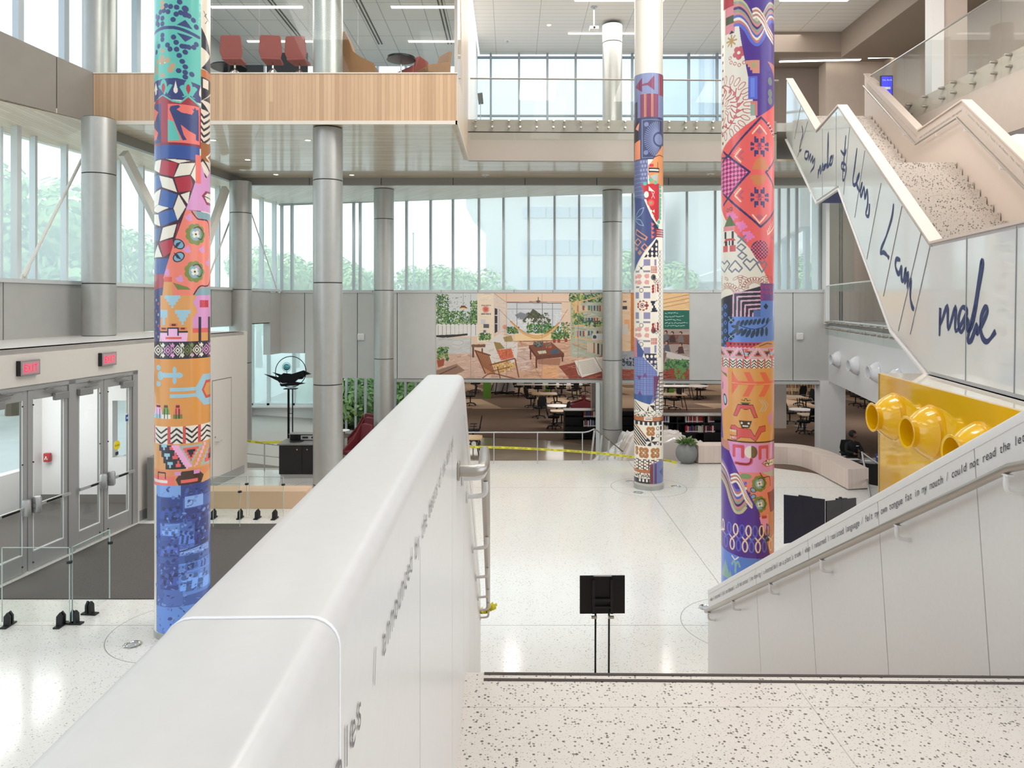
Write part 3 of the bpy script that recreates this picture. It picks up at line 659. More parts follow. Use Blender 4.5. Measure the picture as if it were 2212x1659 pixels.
ztop = lambda Y: 3.91 if Y < 2.95 else 3.91-SL*(Y-2.95)
def path(ys): return [((lX(y_)-WT, y_, ztop(y_)), (1, .02)) for y_ in ys]
m = MB(); sweep(m, capsect(WT, .16), path([-1.2, -.4, .664])); part('cap', m, WHITE, t, ang=50)
m = MB(); sweep(m, capsect(WT, .16), path([.664, 1.5, 2.2, 2.8, 2.93, 2.98, 3.1, 5.5, 8.0])); part('cap', m, WHITE, t, ang=50)
m = MB(); sweep(m, [(a+(.0006 if a > .08 else -.0006), u+.0008) for a, u in capsect(WT, .15)], path([.6615, .6665])); part('seam', m, mat('pale_seam', (250, 250, 252), .4), t)
m = MB(); pj = [-1.2, 1.35, 2.25, 2.95, 3.9, 5.0, 6.2, 8.0]
for a, b in zip(pj, pj[1:]):
    i0 = len(m.v); a2 = a+.003; b2 = b-.003
    A1, B1 = lX(a2), lX(b2)
    m.hexa([(A1-WT+.004, a2, 0), (A1-.002, a2, 0), (B1-.002, b2, 0), (B1-WT+.004, b2, 0), (A1-WT+.004, a2, ztop(a2)-.155), (A1-.002, a2, ztop(a2)-.155), (B1-.002, b2, ztop(b2)-.155), (B1-WT+.004, b2, ztop(b2)-.155)])
part('wall_panel', m, WHITE, t)
m = MB()
for a, b in zip([-1.2, 2.95], [2.95, 7.99]):
    m.hexa([(lX(a)-WT+.02, a, 0), (lX(a)-.006, a, 0), (lX(b)-.006, b, 0), (lX(b)-WT+.02, b, 0), (lX(a)-WT+.02, a, ztop(a)-.17), (lX(a)-.006, a, ztop(a)-.17), (lX(b)-.006, b, ztop(b)-.17), (lX(b)-WT+.02, b, ztop(b)-.17)])
part('panel_joint', m, mat('joint_grey', (170, 166, 162), .7), t)
m = MB(); y0 = .93
write(m, ' / announced by the beasts of the dark and', (lX(y0-.135)+.002, y0-.135, 3.755), (-.0156, 1, 0), (0, 0, 1), .058, pitch=.0345, squeeze=.8)
write(m, 'couples', (lX(.551)+.002, .551, 3.757), (-.0156, 1, 0), (0, 0, 1), .058, pitch=.031, squeeze=.8)
part('lettering', m, mat('grey_ink', (110, 106, 108), .5), t, 'grey typewriter lettering')
# handrail on the left wall
t = thing('handrail', 'brushed steel handrail on white brackets, descending beside the left stair wall', 'handrail', (-.1, 2.6, 3.5))
off = .085
def rz(Y): return 3.615 if Y < 2.9 else 3.615-SL*(Y-2.9)
pp = [(lX(2.52)+.0, 2.52, 3.615), (lX(2.52)+.055, 2.52, 3.615), (lX(2.54)+.08, 2.54, 3.615), (lX(2.58)+.088, 2.6, 3.615), (lX(2.85)+off, 2.85, 3.615), (lX(2.95)+off, 2.95, rz(2.97)), (lX(3.1)+off, 3.1, rz(3.1))]
pp += [(lX(y_)+off, y_, rz(y_)) for y_ in (4, 5, 6, 7, 7.75)]
pp += [(lX(7.9)+off-.02, 7.86, rz(7.85)), (lX(7.9)+.0, 7.88, rz(7.87))]
m = MB(); m.tube(pp, .0205, 14); part('rail', m, STEEL, t, ang=60)
m = MB(); m.lathe([(.034, 0), (.034, .006), (.022, .008)], (lX(2.52), 2.52, 3.615), 20, (1, 0, 0)); part('wall_flange', m, STEEL, t)
for y_ in (2.78, 3.25, 4.3, 5.25, 6.2, 7.0, 7.6):
    m = MB(); c = Vector((lX(y_)+off, y_, rz(y_)-.02)); m.tube(smooth_path([c, c+Vector((0, 0, -.045)), c+Vector((-.02, 0, -.065)), c+Vector((-off, 0, -.068))], 4), .011, 8)
    m.lathe([(.03, 0), (.03, .006)], (lX(y_), y_, rz(y_)-.088), 14, (1, 0, 0)); part('bracket', m, WPAINT, t, 'white bracket')
m = MB()
for k in range(9):
    a = k*2.4; c = Vector((lX(7.5)+off, 7.5+.02*math.cos(a), rz(7.5)-.02)); ribbon(m, smooth_path([c, c+Vector((.05*math.cos(a), .03*math.sin(a), .03*math.sin(a*1.7))), c+Vector((.09*math.cos(a+.5), .05, -.05*math.sin(a)))], 4), .03, (.3, -1, .3))
single('tape_knot', m, mat('caution_yellow', (222, 214, 60), .5), 'knotted end of yellow caution tape tied at the foot of the left handrail', 'tape')
# right wall ---------------------------------------------------------------------
t = thing('stair_wall', 'white guard wall rising to the right beside the stair, lettered along its sloping top', 'wall', (2.3, 5, 0))
zr = lambda Y: 3.775-.5635*(Y-3.13)
EY = 8.02
m = MB(); pj = [3.13, 3.55, 4.45, 5.45, 6.55, EY]; 
for k, (a, b) in enumerate(zip(pj, pj[1:])):
    # the joints lean square to the slope
    sa = 0 if k == 0 else .004; sb = 0 if b == EY else .004; ln = .38
    def pt(y_, z): return (rX(y_), y_, z)
    ya, yb = a+sa, b-sb; da = 0 if k == 0 else .0; 
    la = 0 if k == 0 else ln*min(1, zr(a)/2.5); lb = 0 if b == EY else ln*min(1, zr(b)/2.5)
    m.extr([(rX(ya), ya, zr(ya)-.05), (rX(yb), yb, zr(yb)-.05), (rX(yb-lb), yb-lb, 0), (rX(ya-la), ya-la, 0)], (.15, 0, 0))
part('wall_panel', m, WHITE, t)
m = MB(); m.hexa([(rX(3.15)+.006, 3.15, .001), (rX(3.15)+.13, 3.15, .001), (rX(EY)+.13, EY-.015, .001), (rX(EY)+.006, EY-.015, .001), (rX(3.15)+.006, 3.15, zr(3.15)-.06), (rX(3.15)+.13, 3.15, zr(3.15)-.06), (rX(EY)+.13, EY-.015, zr(EY)-.06), (rX(EY)+.006, EY-.015, zr(EY)-.06)]); part('panel_joint', m, mat('joint_pale', (226, 222, 218), .7), t)
m = MB(); sweep(m, capsect(.165, .055, .012, 3), [((rX(y_)-.003, y_, zr(y_)), (1, .02)) for y_ in (-1.4, 1, 3.12)] if False else [((rX(EY)-.003, EY, zr(EY)), (1, .02)), ((rX(3.13)-.003, 3.13, zr(3.13)), (1, .02))]); part('cap', m, WHITE, t)
txt = "when I returned I felt northbound / a blind contour line drawing / a knotted ball on a plant's trunk / when I returned I resisted language / felt my own tongue fat in my mouth / could not read the letters"
dv = Vector((rX(3.13)-rX(EY), 3.13-EY, zr(3.13)-zr(EY))).normalized()
m = MB(); o = Vector((rX(7.93)-.0045, 7.93, zr(7.93)-.145)); tl = (Vector((rX(3.2), 3.2, zr(3.2)-.145))-o).length
write(m, txt[:-4], o, dv, (0, 0, 1), .062, pitch=tl/(len(txt)-4), squeeze=.9)
part('lettering', m, mat('dark_ink_letters', (52, 50, 62), .5), t, 'dark typewriter lettering')
t = thing('handrail', 'steel handrail on white brackets, along the face of the right stair wall', 'handrail', (2.2, 5, 2))
zh = lambda Y: zr(Y)-.265
oX = .075
path_ = [(rX(2.9)-oX, 2.95, zh(3.13)+.05), (rX(3.2)-oX, 3.2, zh(3.2))]+[(rX(y_)-oX, y_, zh(y_)) for y_ in (4, 5, 6, 7, 7.82)]+[(rX(7.9)-oX+.02, 7.92, zh(7.9)), (rX(7.95)-.002, 7.95, zh(7.93))]
m = MB(); m.tube(path_, .021, 14); part('rail', m, STEEL, t, ang=60)
for y_ in (3.22, 4.1, 5.05, 6.0, 6.95, 7.75):
    m = MB(); c = Vector((rX(y_)-oX, y_, zh(y_)-.02)); m.tube(smooth_path([c, c+Vector((0, 0, -.06)), c+Vector((.02, 0, -.08)), c+Vector((oX, 0, -.085))], 4), .012, 8)
    m.box(c.x-.014, c.x+.014, y_-.03, y_+.03, c.z-.006, c.z+.002); part('bracket', m, WPAINT, t, 'white bracket')

# =================================================================== the upper staircase
SA, SB_, SK = 3.3, 5.53, .2144
def pX(a, Y): return a+SK*Y
def onP(px, py, a=SA):
    Y = a/((px-1106)/F-SK); return Vector((pX(a, Y), Y, CZ+(HZ-py)/F*Y))
PN = Vector((-1, SK, 0)).normalized()
SD = Vector((SK, 1, 0)).normalized()
def zg(Y):      # top of the guard at depth Y
    if Y < 9.0: return 4.94
    if Y < 13.85: return 4.94+(Y-9)/4.85*3.04
    if Y < 15.87: return 7.98
    return 7.98+(Y-15.87)*.6
tops = [(5.2, 4.94), (9.0, 4.94), (13.85, 7.98), (15.87, 7.98), (19.8, 10.34)]
bots_ = [(5.2, 3.30), (9.1, 3.30), (10.6, 3.80), (13.85, 6.41), (15.87, 6.41), (20.0, 8.75)]
t = thing('upper_staircase', 'white staircase rising at right, its glass side printed with navy handwriting', 'staircase', (7, 15, 3.3))
def plane_poly(a, pts): return [(pX(a, y_), y_, z) for y_, z in pts]
m = MB(); m.extr(plane_poly(SA+.02, tops+bots_[::-1]), tuple(-PN*.12)); part('guard_wall', m, WPAINT, t, smooth=False)
PRG = nodes_of('printed_panel_glass', .06, .8, .0); PRG[2].inputs['Base Color'].default_value = rgb(214, 216, 212)
ins = lambda p, d: p
m = MB(); m.extr(plane_poly(SA-.015, [(5.2, 4.90), (9.02, 4.90), (13.86, 7.94), (15.86, 7.94), (19.78, 10.28)]+[(19.9, 8.8), (15.86, 6.46), (13.84, 6.46), (10.6, 3.86), (9.1, 3.35), (5.2, 3.35)]), tuple(-PN*.03)); part('glass_panel', m, PRG[0], t, 'glossy printed glass side', smooth=False)
for a, b in (((1745, 262), (1722, 340)), ((1730, 226), (1716, 300)), ((1776, 278), (1776, 425)), ((1806, 242), (1806, 404)), ((1835, 275), (1822, 420)), ((1868, 325), (1846, 470)), ((1903, 395), (1872, 560)), ((1948, 445), (1908, 640)), ((1990, 500), (1940, 715)), ((2009, 530), (1966, 722)), ((2088, 513), (2085, 822)), ((2196, 488), (2190, 850))):
    m = MB(); m.bar(onP(*a, SA-.02), onP(*b, SA-.02), .012, .006, up=PN); part('seam', m, mat('seam_grey', (150, 152, 152), .5), t)
m = MB()
def capband(pts, a, w, h=.03):
    for (y0_, z0_), (y1_, z1_) in zip(pts, pts[1:]):
        m.hexa([(pX(a, y0_), y0_, z0_), (pX(a+w, y0_), y0_, z0_), (pX(a+w, y1_), y1_, z1_), (pX(a, y1_), y1_, z1_), (pX(a, y0_), y0_, z0_+h), (pX(a+w, y0_), y0_, z0_+h), (pX(a+w, y1_), y1_, z1_+h), (pX(a, y1_), y1_, z1_+h)])
capband(tops, SA-.03, .19); part('cap', m, mat('cap_cream', (208, 192, 180), .4), t)
m = MB(); capband([(y_, z-.035) for y_, z in bots_], SA-.03, .06, .035); part('bottom_trim', m, WPAINT, t)
# treads
m = MB()
def flight(y0_, z0_, y1_, z1_, n, under):
    L = []; dy = (y1_-y0_)/n; dz = (z1_-z0_)/n
    for i in range(n):
        L += [(y0_+dy*i, z0_+dz*i), (y0_+dy*i, z0_+dz*(i+1))]
    L += [(y1_, z1_)]+under
    return L
fl1 = flight(9.35, 3.84, 14.0, 6.88, 18, [(14.0, 6.45), (9.6, 3.55), (9.35, 3.4)])
m.extr([(pX(SA+.1, y_), y_, z) for y_, z in fl1], (SB_-SA-.12, 0, 0)); part('flight', m, STAIRM, t, 'speckled terrazzo steps', smooth=False)
m = MB(); m.extr([(pX(SA+.1, y_), y_, z) for y_, z in [(14.0, 6.88), (15.9, 6.88), (15.9, 6.45), (14.0, 6.45)]], (SB_-SA-.12, 0, 0)); part('landing', m, STAIRM, t, smooth=False)
m = MB(); m.extr([(pX(SA+.1, y_), y_, z) for y_, z in flight(15.9, 6.88, 19.7, 9.24, 14, [(19.7, 8.8), (15.9, 6.45)])], (SB_-SA-.12, 0, 0)); part('flight', m, STAIRM, t, 'speckled terrazzo steps', smooth=False)
m = MB(); m.extr([(pX(SA+.1, y_), y_, z) for y_, z in [(5.2, 3.84), (9.4, 3.84), (9.4, 3.42), (5.2, 3.42)]], (SB_-SA-.12, 0, 0)); part('landing', m, STAIRM, t, smooth=False)
m = MB(); m.extr([(pX(SA+.09, y_), y_, z) for y_, z in [(9.1, 3.32), (10.6, 3.82), (13.85, 6.40), (15.87, 6.40), (19.9, 8.74), (19.9, 8.8), (15.9, 6.46), (13.9, 6.46), (10.6, 3.9), (9.1, 3.4)]], (SB_-SA-.05, 0, 0)); part('soffit', m, NAVY, t, 'navy painted underside', smooth=False)
# far guard
m = MB(); m.extr(plane_poly(SB_, [(8.3, 4.92), (9.0, 4.92), (13.5, 7.98), (15.87, 7.98), (20.2, 10.6), (20.2, 8.75), (15.87, 6.42), (13.85, 6.42), (10.6, 3.8), (8.3, 3.4)]), tuple(-PN*.14)); part('guard_wall', m, mat('guard_cream', (202, 187, 175), .45), t, smooth=False)
m = MB(); capband([(8.3, 4.92), (9.0, 4.92), (13.5, 7.98), (15.87, 7.98), (20.2, 10.6)], SB_-.03, .2); part('cap', m, MATS['cap_cream'], t)
m = MB(); hp = [(pX(SB_-.09, y_), y_, z) for y_, z in [(9.0, 4.62), (13.55, 7.68), (15.8, 7.68), (20.0, 10.22)]]; m.tube(hp, .022, 10); part('handrail', m, STEEL, t)
for y_, z in ((10.2, 5.4), (11.8, 6.47), (13.2, 7.42), (14.6, 7.66), (16.6, 8.14), (18.2, 9.12), (19.6, 9.98)):
    m = MB(); c = Vector((pX(SB_-.09, y_), y_, z-.02)); m.tube([c, c+Vector((0, 0, -.06)), c+Vector((.09, 0, -.07))], .011, 6); part('bracket', m, WPAINT, t)
m = MB()
def text_on(a, txt_, y_a, y_b, zf, size):
    p = Vector((pX(a, y_a), y_a, zf(y_a))); q = Vector((pX(a, y_b), y_b, zf(y_b))); d = q-p
    write(m, txt_, p, d, (0, 0, 1), size, pitch=d.length/len(txt_), squeeze=.9)
text_on(SB_-.004, "/ across the world's face / without the sunlight / on crowded streets, in noisy homes /", 13.35, 9.2, lambda y_: 4.77+(y_-9)/4.5*3.06-.02, .085)
text_on(SB_-.004, 'wood / can not element brain if an ancient culture / dawn engraved ', 15.8, 13.5, lambda y_: 7.80, .07)
text_on(SB_-.004, "then the storm was above me, a bird without wings / to mother prayer wounded ", 20.0, 15.9, lambda y_: 7.80+(y_-15.87)*.6, .07)
part('lettering', m, mat('grey_brown_ink', (120, 108, 102), .6), t)
# handwriting on the glass side, brush strokes traced on the panel's own plane
HW = [ # I am made to learn. I am made
 [(1732, 272), (1734, 290), (1729, 308), (1727, 326), (1731, 322)],
 [(1747, 328), (1740, 328), (1738, 340), (1743, 343), (1747, 330), (1747, 345), (1751, 332), (1751, 349), (1756, 336), (1755, 352), (1760, 342), (1758, 360), (1753, 368), (1751, 372)],
 [(1767, 385), (1768, 366), (1767, 378), (1772, 358), (1772, 376), (1777, 354), (1777, 368), (1783, 356), (1779, 360), (1780, 366), (1785, 354), (1786, 362), (1789, 344), (1789, 286), (1787, 340), (1788, 360), (1793, 350), (1797, 338), (1793, 342), (1793, 356), (1797, 352), (1800, 334)],
 [(1827, 292), (1824, 330), (1820, 384), (1824, 386), (1828, 360), (1819, 352), (1818, 364), (1825, 368)], [(1816, 325), (1824, 334), (1828, 322)],
 [(1851, 320), (1846, 360), (1842, 392), (1846, 400), (1852, 390), (1856, 376), (1850, 390), (1852, 404), (1858, 412), (1862, 396), (1858, 412), (1860, 424), (1866, 404), (1868, 428), (1873, 410), (1874, 440), (1870, 462), (1876, 466), (1878, 440)],
 [(1930, 440), (1926, 470), (1914, 510), (1904, 535), (1902, 548), (1908, 545), (1916, 552), (1920, 558)],
 [(1944, 562), (1936, 560), (1934, 576), (1941, 592), (1947, 575), (1947, 600), (1951, 606), (1956, 580), (1954, 612), (1961, 590), (1960, 622), (1967, 604), (1966, 640), (1970, 662), (1974, 668)],
 [(2029, 726), (2031, 665), (2031, 700), (2046, 662), (2048, 712), (2064, 664), (2064, 716), (2088, 676), (2078, 664), (2070, 690), (2076, 718), (2090, 690), (2090, 715), (2100, 700), (2112, 640), (2122, 575), (2118, 572), (2106, 660), (2090, 732), (2098, 734), (2110, 700), (2110, 720), (2132, 676), (2128, 664), (2118, 690), (2120, 724), (2132, 738), (2150, 716)]]
m = MB()
for k, s_ in enumerate(HW):
    P = smooth_path([onP(x, y_, SA-.019) for x, y_ in s_], 5); w0 = .075 if k == 7 else (.07 if k > 4 else .06)
    ribbon(m, P, [w0*(.55+.45*abs(math.sin(i*.31))) for i in range(len(P))], PN, lift=.001)
part('lettering', m, INKN, t, 'navy handwriting reading I am made to learn, I am made')
for k in ('wall_left', ): pass
# yellow box with its horns --------------------------------------------------------
YX = lambda Y: 3.40+.144*Y
yn = Vector((-1, .144, 0)).normalized(); 
t = thing('yellow_partition', 'glossy yellow boxed wall standing under the upper stair', 'partition', (4.6, 8, 0))
m = MB(); m.prism([(YX(5.0), 5.0), (YX(9.36), 9.36), (5.3, 9.3), (5.3, 9.2), (YX(5.0)+.35, 5.0)], 0, 3.29); part('panel', m, mat('mirror_gloss_yellow', (232, 182, 8), .07, coat=.8), t, smooth=False)
m = MB(); m.prism([(YX(5.0)+.01, 5.0), (YX(9.36)+.01, 9.34), (pX(SA, 9.2)+.15, 9.2), (pX(SA, 5.0)+.15, 5.0)], 3.27, 3.30); part('top_slab', m, mat('gloss_cream_top', (236, 226, 210), .06), t, 'glossy cream top slab', smooth=False)
m = MB(); m.prism([(YX(9.3)-.0, 9.3), (YX(9.37), 9.37), (YX(9.37)+.06, 9.37), (YX(9.3)+.06, 9.3)], 0, 3.295); part('edge_strip', m, mat('cream_edge', (238, 214, 150), .3), t)
def horn(name, label, c, n, mm, s=1., group=None, grille=False):
    t = thing(name, label, 'duct horn', tuple(c), group=group)
    R0, R1 = .25*s, .145*s; L = .47*s
    s_l = .52
    shell = [(R0+.02*s, 0), (R0+.022*s, .02*s), (R0, .03*s), (R0*.97, .09*s), (R0*.97+.008*s, .1*s), (R0*.93, .16*s), (R0*.82, .25*s), (R0*.66, .33*s), (R1, .37*s), (R1, L), (R1+.016*s, L+.008*s), (R1+.012*s, L+.016*s), (R1-.012*s, L+.006*s), (R1-.014*s, .1*s), (0.0, .1*s)]
    shell = [(a, b*s_l) for a, b in shell]
    m1 = MB(); m1.lathe(shell[:4], c, 36, n, closed=True); part('flange', m1, mm, t)
    m1 = MB(); m1.lathe(shell[3:9], c, 36, n, closed=True); part('bell', m1, mm, t)
    m1 = MB(); m1.lathe(shell[8:], c, 36, n, closed=True); part('mouth_ring', m1, mm, t)
    return t
HL = ['yellow horn nearest the free edge of the yellow wall', 'middle yellow horn on the yellow wall, the one shown whole and largest', 'yellow horn partly hidden behind the lettered stair wall']
for (y_, z), l in zip(((8.80, 2.81), (7.76, 2.81), (6.72, 2.80)), HL):
    c = Vector((YX(y_), y_, z)); horn('duct_horn', l, c, (yn+Vector((0, -.10, 0))).normalized(), YELLOW, 1.1, 'round horns on the yellow wall')
WH = mat('gloss_white_horn', (226, 228, 232), .15, coat=.4)
HL = ['white horn farthest left on the white wall, beside the grey panels', 'second white horn from the grey panels', 'third white horn from the grey panels, above the yellow wall corner', 'white horn almost hidden behind the top of the yellow wall']
for y_, l in zip((22.8, 20.6, 18.6, 16.9), HL):
    horn('duct_horn', l, Vector((hx(y_), y_, 2.42)), (PN+Vector((0, -.12, 0))).normalized(), WH, 1.05, 'round horns on the white wall')
# =================================================================== doors
DN = Vector((1, -.138, 0)).normalized()      # out of the door wall, into the hall
DD = Vector((.138, 1, 0)).normalized()
DFR = mat('door_frame_grey', (160, 160, 158), .45, metal=.2)
def dpt(Y, z, o=0.): return Vector((Ld(Y), Y, z))+DN*o
def dbox(m, ya, yb, z0, z1, o0, o1):
    a, b = dpt(ya, 0, o0), dpt(yb, 0, o0); c, d = dpt(yb, 0, o1), dpt(ya, 0, o1)
    m.hexa([(a.x, a.y, z0), (b.x, b.y, z0), (c.x, c.y, z0), (d.x, d.y, z0), (a.x, a.y, z1), (b.x, b.y, z1), (c.x, c.y, z1), (d.x, d.y, z1)])
leaves = [(8.6, 9.42, 1), (9.46, 10.4, -1), (10.42, 11.26, 1), (11.27, 12.10, -1), (12.25, 12.95, 1), (12.96, 13.72, -1)]
for k, (a, b, side) in enumerate(leaves):
    t = thing('door_%d' % (k+1), '', '', tuple(dpt(a, 0)))
    del t['label'], t['category']; t['kind'] = 'structure'
    m = MB(); w = .10
    dbox(m, a+.006, a+w, .012, 2.84, -.07, -.02); dbox(m, b-w, b-.006, .012, 2.84, -.07, -.02); dbox(m, a+w, b-w, .012, .30, -.07, -.02); dbox(m, a+w, b-w, 2.68, 2.84, -.07, -.02)
    part('door_frame', m, DFR, t, bevel=.004)
    m = MB(); dbox(m, a+w, b-w, .30, 2.68, -.05, -.04); part('door_pane', m, GLASS, t)
    m = MB()
    dbox(m, a+w-.004, a+w+.012, .29, 2.69, -.022, -.016); dbox(m, b-w-.012, b-w+.004, .29, 2.69, -.022, -.016); dbox(m, a+w, b-w, .29, .31, -.022, -.016)
    part('glazing_bead', m, mat('white_bead', (226, 228, 228), .4), t)
    m = MB(); m.bar(dpt(a+.03, 1.03, .05), dpt(b-.03, 1.03, .05), .03, .05); part('push_bar', m, ALU, t)
    m = MB(); m.bar(dpt(a+.28, 1.03, .068), dpt(b-.24, 1.03, .068), .012, .03); part('push_bar_inlay', m, BLACKM, t)
    hy = b-.10 if side > 0 else a+.10
    m = MB(); m.lathe([(.05, -.12), (.062, -.10), (.062, .1), (.05, .13)], tuple(dpt(hy, 1.03, .055)), 14, (0, 0, 1)); part('latch_case', m, ALU, t)
    cy = a+.2 if side > 0 else b-.2
    m = MB(); dbox(m, cy-.15, cy+.15, 2.62, 2.74, -.01, .06); part('door_closer', m, mat('closer_grey', (138, 138, 136), .4, metal=.2), t, bevel=.01)
    m = MB(); m.bar(dpt(cy, 2.76, .03), dpt(cy+.35*side, 2.82, .04), .025, .012); m.bar(dpt(cy+.35*side, 2.82, .04), dpt(cy+.1*side, 2.85, .02), .025, .012); part('closer_arm', m, MATS['closer_grey'], t)
    m = MB()
    for z in (.12, 1.0, 1.7, 2.6): m.lathe([(.012, 0), (.012, .012), (.004, .016)], tuple(dpt(hy, z, -.02)), 10, tuple(DN))
    part('bolt_cap', m, BLACKM, t)
m = MB()
for y0_, y1_ in ((12.10, 12.25), (13.72, 13.86), (10.40, 10.42)): dbox(m, y0_, y1_, 0, 2.9, -.12, .0)
dbox(m, 8.0, 13.86, 2.84, 2.92, -.12, .0)
struct('trim_14', m, DFR)
# exit signs
t0 = None
def exit_sign(Y, z, label):
    t = thing('exit_sign', label, 'exit sign', tuple(dpt(Y, z)), group='exit signs over the entrance doors')
    o = Vector((-.0, 0, 0)); d = DN
    m = MB(); dbox(m, Y-.19, Y+.19, z-.12, z+.12, .0, .075); part('housing', m, mat('sign_housing', (150, 146, 146), .4, metal=.2), t, bevel=.008)
    m = MB(); dbox(m, Y-.195, Y-.19, z-.115, z+.115, .0, .075); part('side_cover', m, BLACK, t)
    m = MB(); dbox(m, Y-.165, Y+.165, z-.095, z+.095, .075, .078); part('face', m, mat('sign_face', (196, 150, 155), .4), t)
    m = MB(); p = dpt(Y-.13, z-.062, .081); write(m, 'EXIT', p, DD, (0, 0, 1), .17, pitch=.066, squeeze=1)
    part('lettering', m, mat('red_exit_letters', (240, 20, 60), .4, emit=(255, 25, 70), es=1.6), t, 'lit red letters EXIT')
exit_sign(11.22, 3.20, 'red lit exit sign over the leftmost visible pair of doors')
exit_sign(12.98, 3.20, 'red lit exit sign over the doors next to the patterned column')
# notices on the glass
t = thing('notice_sticker', 'round yellow notice sticker on the glass of the door nearest the patterned column', 'sticker', tuple(dpt(13.32, 1.55, -.038)))
m = MB(); c = dpt(13.32, 1.58, -.036); m.lathe([(.085, 0), (.085, .003)], tuple(c), 24, tuple(DN)); part('disc', m, mat('sticker_yellow', (236, 214, 30), .5), t)
m = MB(); write(m, 'PUSH', dpt(13.255, 1.56, -.031), DD, (0, 0, 1), .05, pitch=.032); dbox(m, 13.28, 13.36, 1.40, 1.46, -.038, -.036); part('print', m, INK, t)
t = thing('notice_sticker', 'small blue and white accessibility sticker near the edge of the door glass', 'sticker', tuple(dpt(13.6, 2.0, -.036)))
m = MB(); dbox(m, 13.56, 13.64, 1.98, 2.10, -.038, -.036); part('plate', m, mat('sticker_blue', (40, 84, 170), .5), t)
m = MB(); p = dpt(13.60, 2.04, -.034); m.lathe([(.022, 0), (.022, .002)], tuple(p), 16, tuple(DN)); dbox(m, 13.57, 13.63, 2.10, 2.13, -.037, -.035); part('symbol', m, WPAINT, t)
# fire alarm pull
t = thing('fire_alarm', 'small red fire alarm box on the white wall behind the doors', 'fire alarm', (-9.73, 15.14, 1.0))
m = MB(); m.box(-9.79, -9.67, 15.08, 15.17, .88, 1.06); part('box', m, mat('alarm_red', (170, 30, 34), .4), t, bevel=.008)
m = MB(); m.box(-9.76, -9.70, 15.07, 15.082, .93, .96); m.box(-9.74, -9.72, 15.07, 15.082, .93, 1.0); part('handle', m, WPAINT, t, 'white pull handle')
# service door drawn flush in the white wall
t = thing('door_7', '', '', tuple(dpt(16.4, 0))); del t['label'], t['category']; t['kind'] = 'structure'
def dY(px): return 9.092/(.138-(px-1106)/F)
ya, yb = dY(459), dY(499)
m = MB(); dbox(m, ya, yb, .2, 2.42, .0, .004); part('door_panel', m, MATS['entrance_white'], t)
m = MB()
for a, b, z0, z1 in ((ya-.02, ya, .0, 2.44), (yb, yb+.02, 0, 2.44), (ya, yb, 2.42, 2.44)): dbox(m, a, b, z0, z1, -.001, .002)
part('door_gap', m, mat('gap_grey', (120, 116, 112), .7), t)
m = MB(); m.tube([dpt(ya+.1, 1.02, .0), dpt(ya+.1, 1.02, .06), dpt(ya+.13, 1.02, .065), dpt(ya+.28, 1.03, .065)], .011, 8); m.lathe([(.02, 0), (.02, .012)], tuple(dpt(ya+.1, 1.13, 0)), 12, tuple(DN)); part('door_handle', m, CHROME, t)
t = thing('card_reader', 'small grey card reader on the white wall beside the flush door', 'card reader', tuple(dpt(dY(449), 1.75)))
y_ = dY(450); m = MB(); dbox(m, y_-.05, y_+.05, 1.68, 1.80, 0, .025); part('case', m, mat('reader_grey', (90, 90, 90), .5), t, bevel=.004)
m = MB(); dbox(m, y_-.05, y_+.05, 1.60, 1.67, 0, .02); part('plate', m, ALU, t)
single('push_button', (lambda m: (dbox(m, dY(444)-.05, dY(444)+.05, 1.0, 1.25, 0, .04), m)[1])(MB()), BLACK, 'black door-opener plate on the white wall next to the patterned column', 'button', bevel=.005)
single('bollard', (lambda m: (m.box(-7.05, -6.93, 13.95, 14.25, 0, 1.22), m)[1])(MB()), mat('bollard_grey', (136, 134, 130), .5), 'square grey post between the entrance doors and the patterned column', 'post', bevel=.004)
# glass barriers -------------------------------------------------------------------
EDGE = mat('green_glass_edge', (196, 214, 208), .2)
def barrier(label, p, q, h=1.0, feet=(.12, .88)):
    p = Vector(p); q = Vector(q); t = thing('glass_barrier', label, 'barrier', (p.x, p.y, 0), group='low glass barriers by the entrance mat')
    m = MB(); m.wallbox(p, q, .05, h, .014); part('glass_panel', m, RAILG, t)
    d = (q-p).normalized(); m = MB(); m.wallbox(p, p+d*.006, .05, h, .015); m.wallbox(q-d*.006, q, .05, h, .015); m.wallbox(p, q, h-.008, h, .015); part('glass_edge', m, EDGE, t)
    for f in feet:
        c = p+(q-p)*f; m = MB(); a = c-d*.04; b = c+d*.04
        m.wallbox(a-Vector((-d.y, d.x))*.10, b-Vector((-d.y, d.x))*.10, 0, .02, .21); part('foot_plate', m, BLACK, t)
        m = MB(); n_ = Vector((-d.y, d.x)); 
        m.extr([(a.x-n_.x*.035, a.y-n_.y*.035, .02), (b.x-n_.x*.035, b.y-n_.y*.035, .02), (b.x-n_.x*.03, b.y-n_.y*.03, .13), (c.x-n_.x*.03, c.y-n_.y*.03, .18), (a.x-n_.x*.03, a.y-n_.y*.03, .13)], (n_.x*.03, n_.y*.03, 0))
        m.extr([(a.x+n_.x*.02, a.y+n_.y*.02, .02), (b.x+n_.x*.02, b.y+n_.y*.02, .02), (b.x+n_.x*.02, b.y+n_.y*.02, .13), (c.x+n_.x*.02, c.y+n_.y*.02, .18), (a.x+n_.x*.02, a.y+n_.y*.02, .13)], (n_.x*.03, n_.y*.03, 0))
        part('clamp', m, BLACK, t)
    m = MB(); m.lathe([(.035, 0), (.035, .03)], (q.x, q.y, h*.8), 12, (0, 0, 1)); part('corner_clip', m, BLACK, t)
    return t
b0 = gp(3, 1352); b1 = gp(150, 1352); b2 = gp(238, 1300)
barrier('glass barrier facing the stair at the near edge of the entrance mat, far left', (b0.x, b0.y), (b1.x, b1.y), 1.02, (.1, .87))
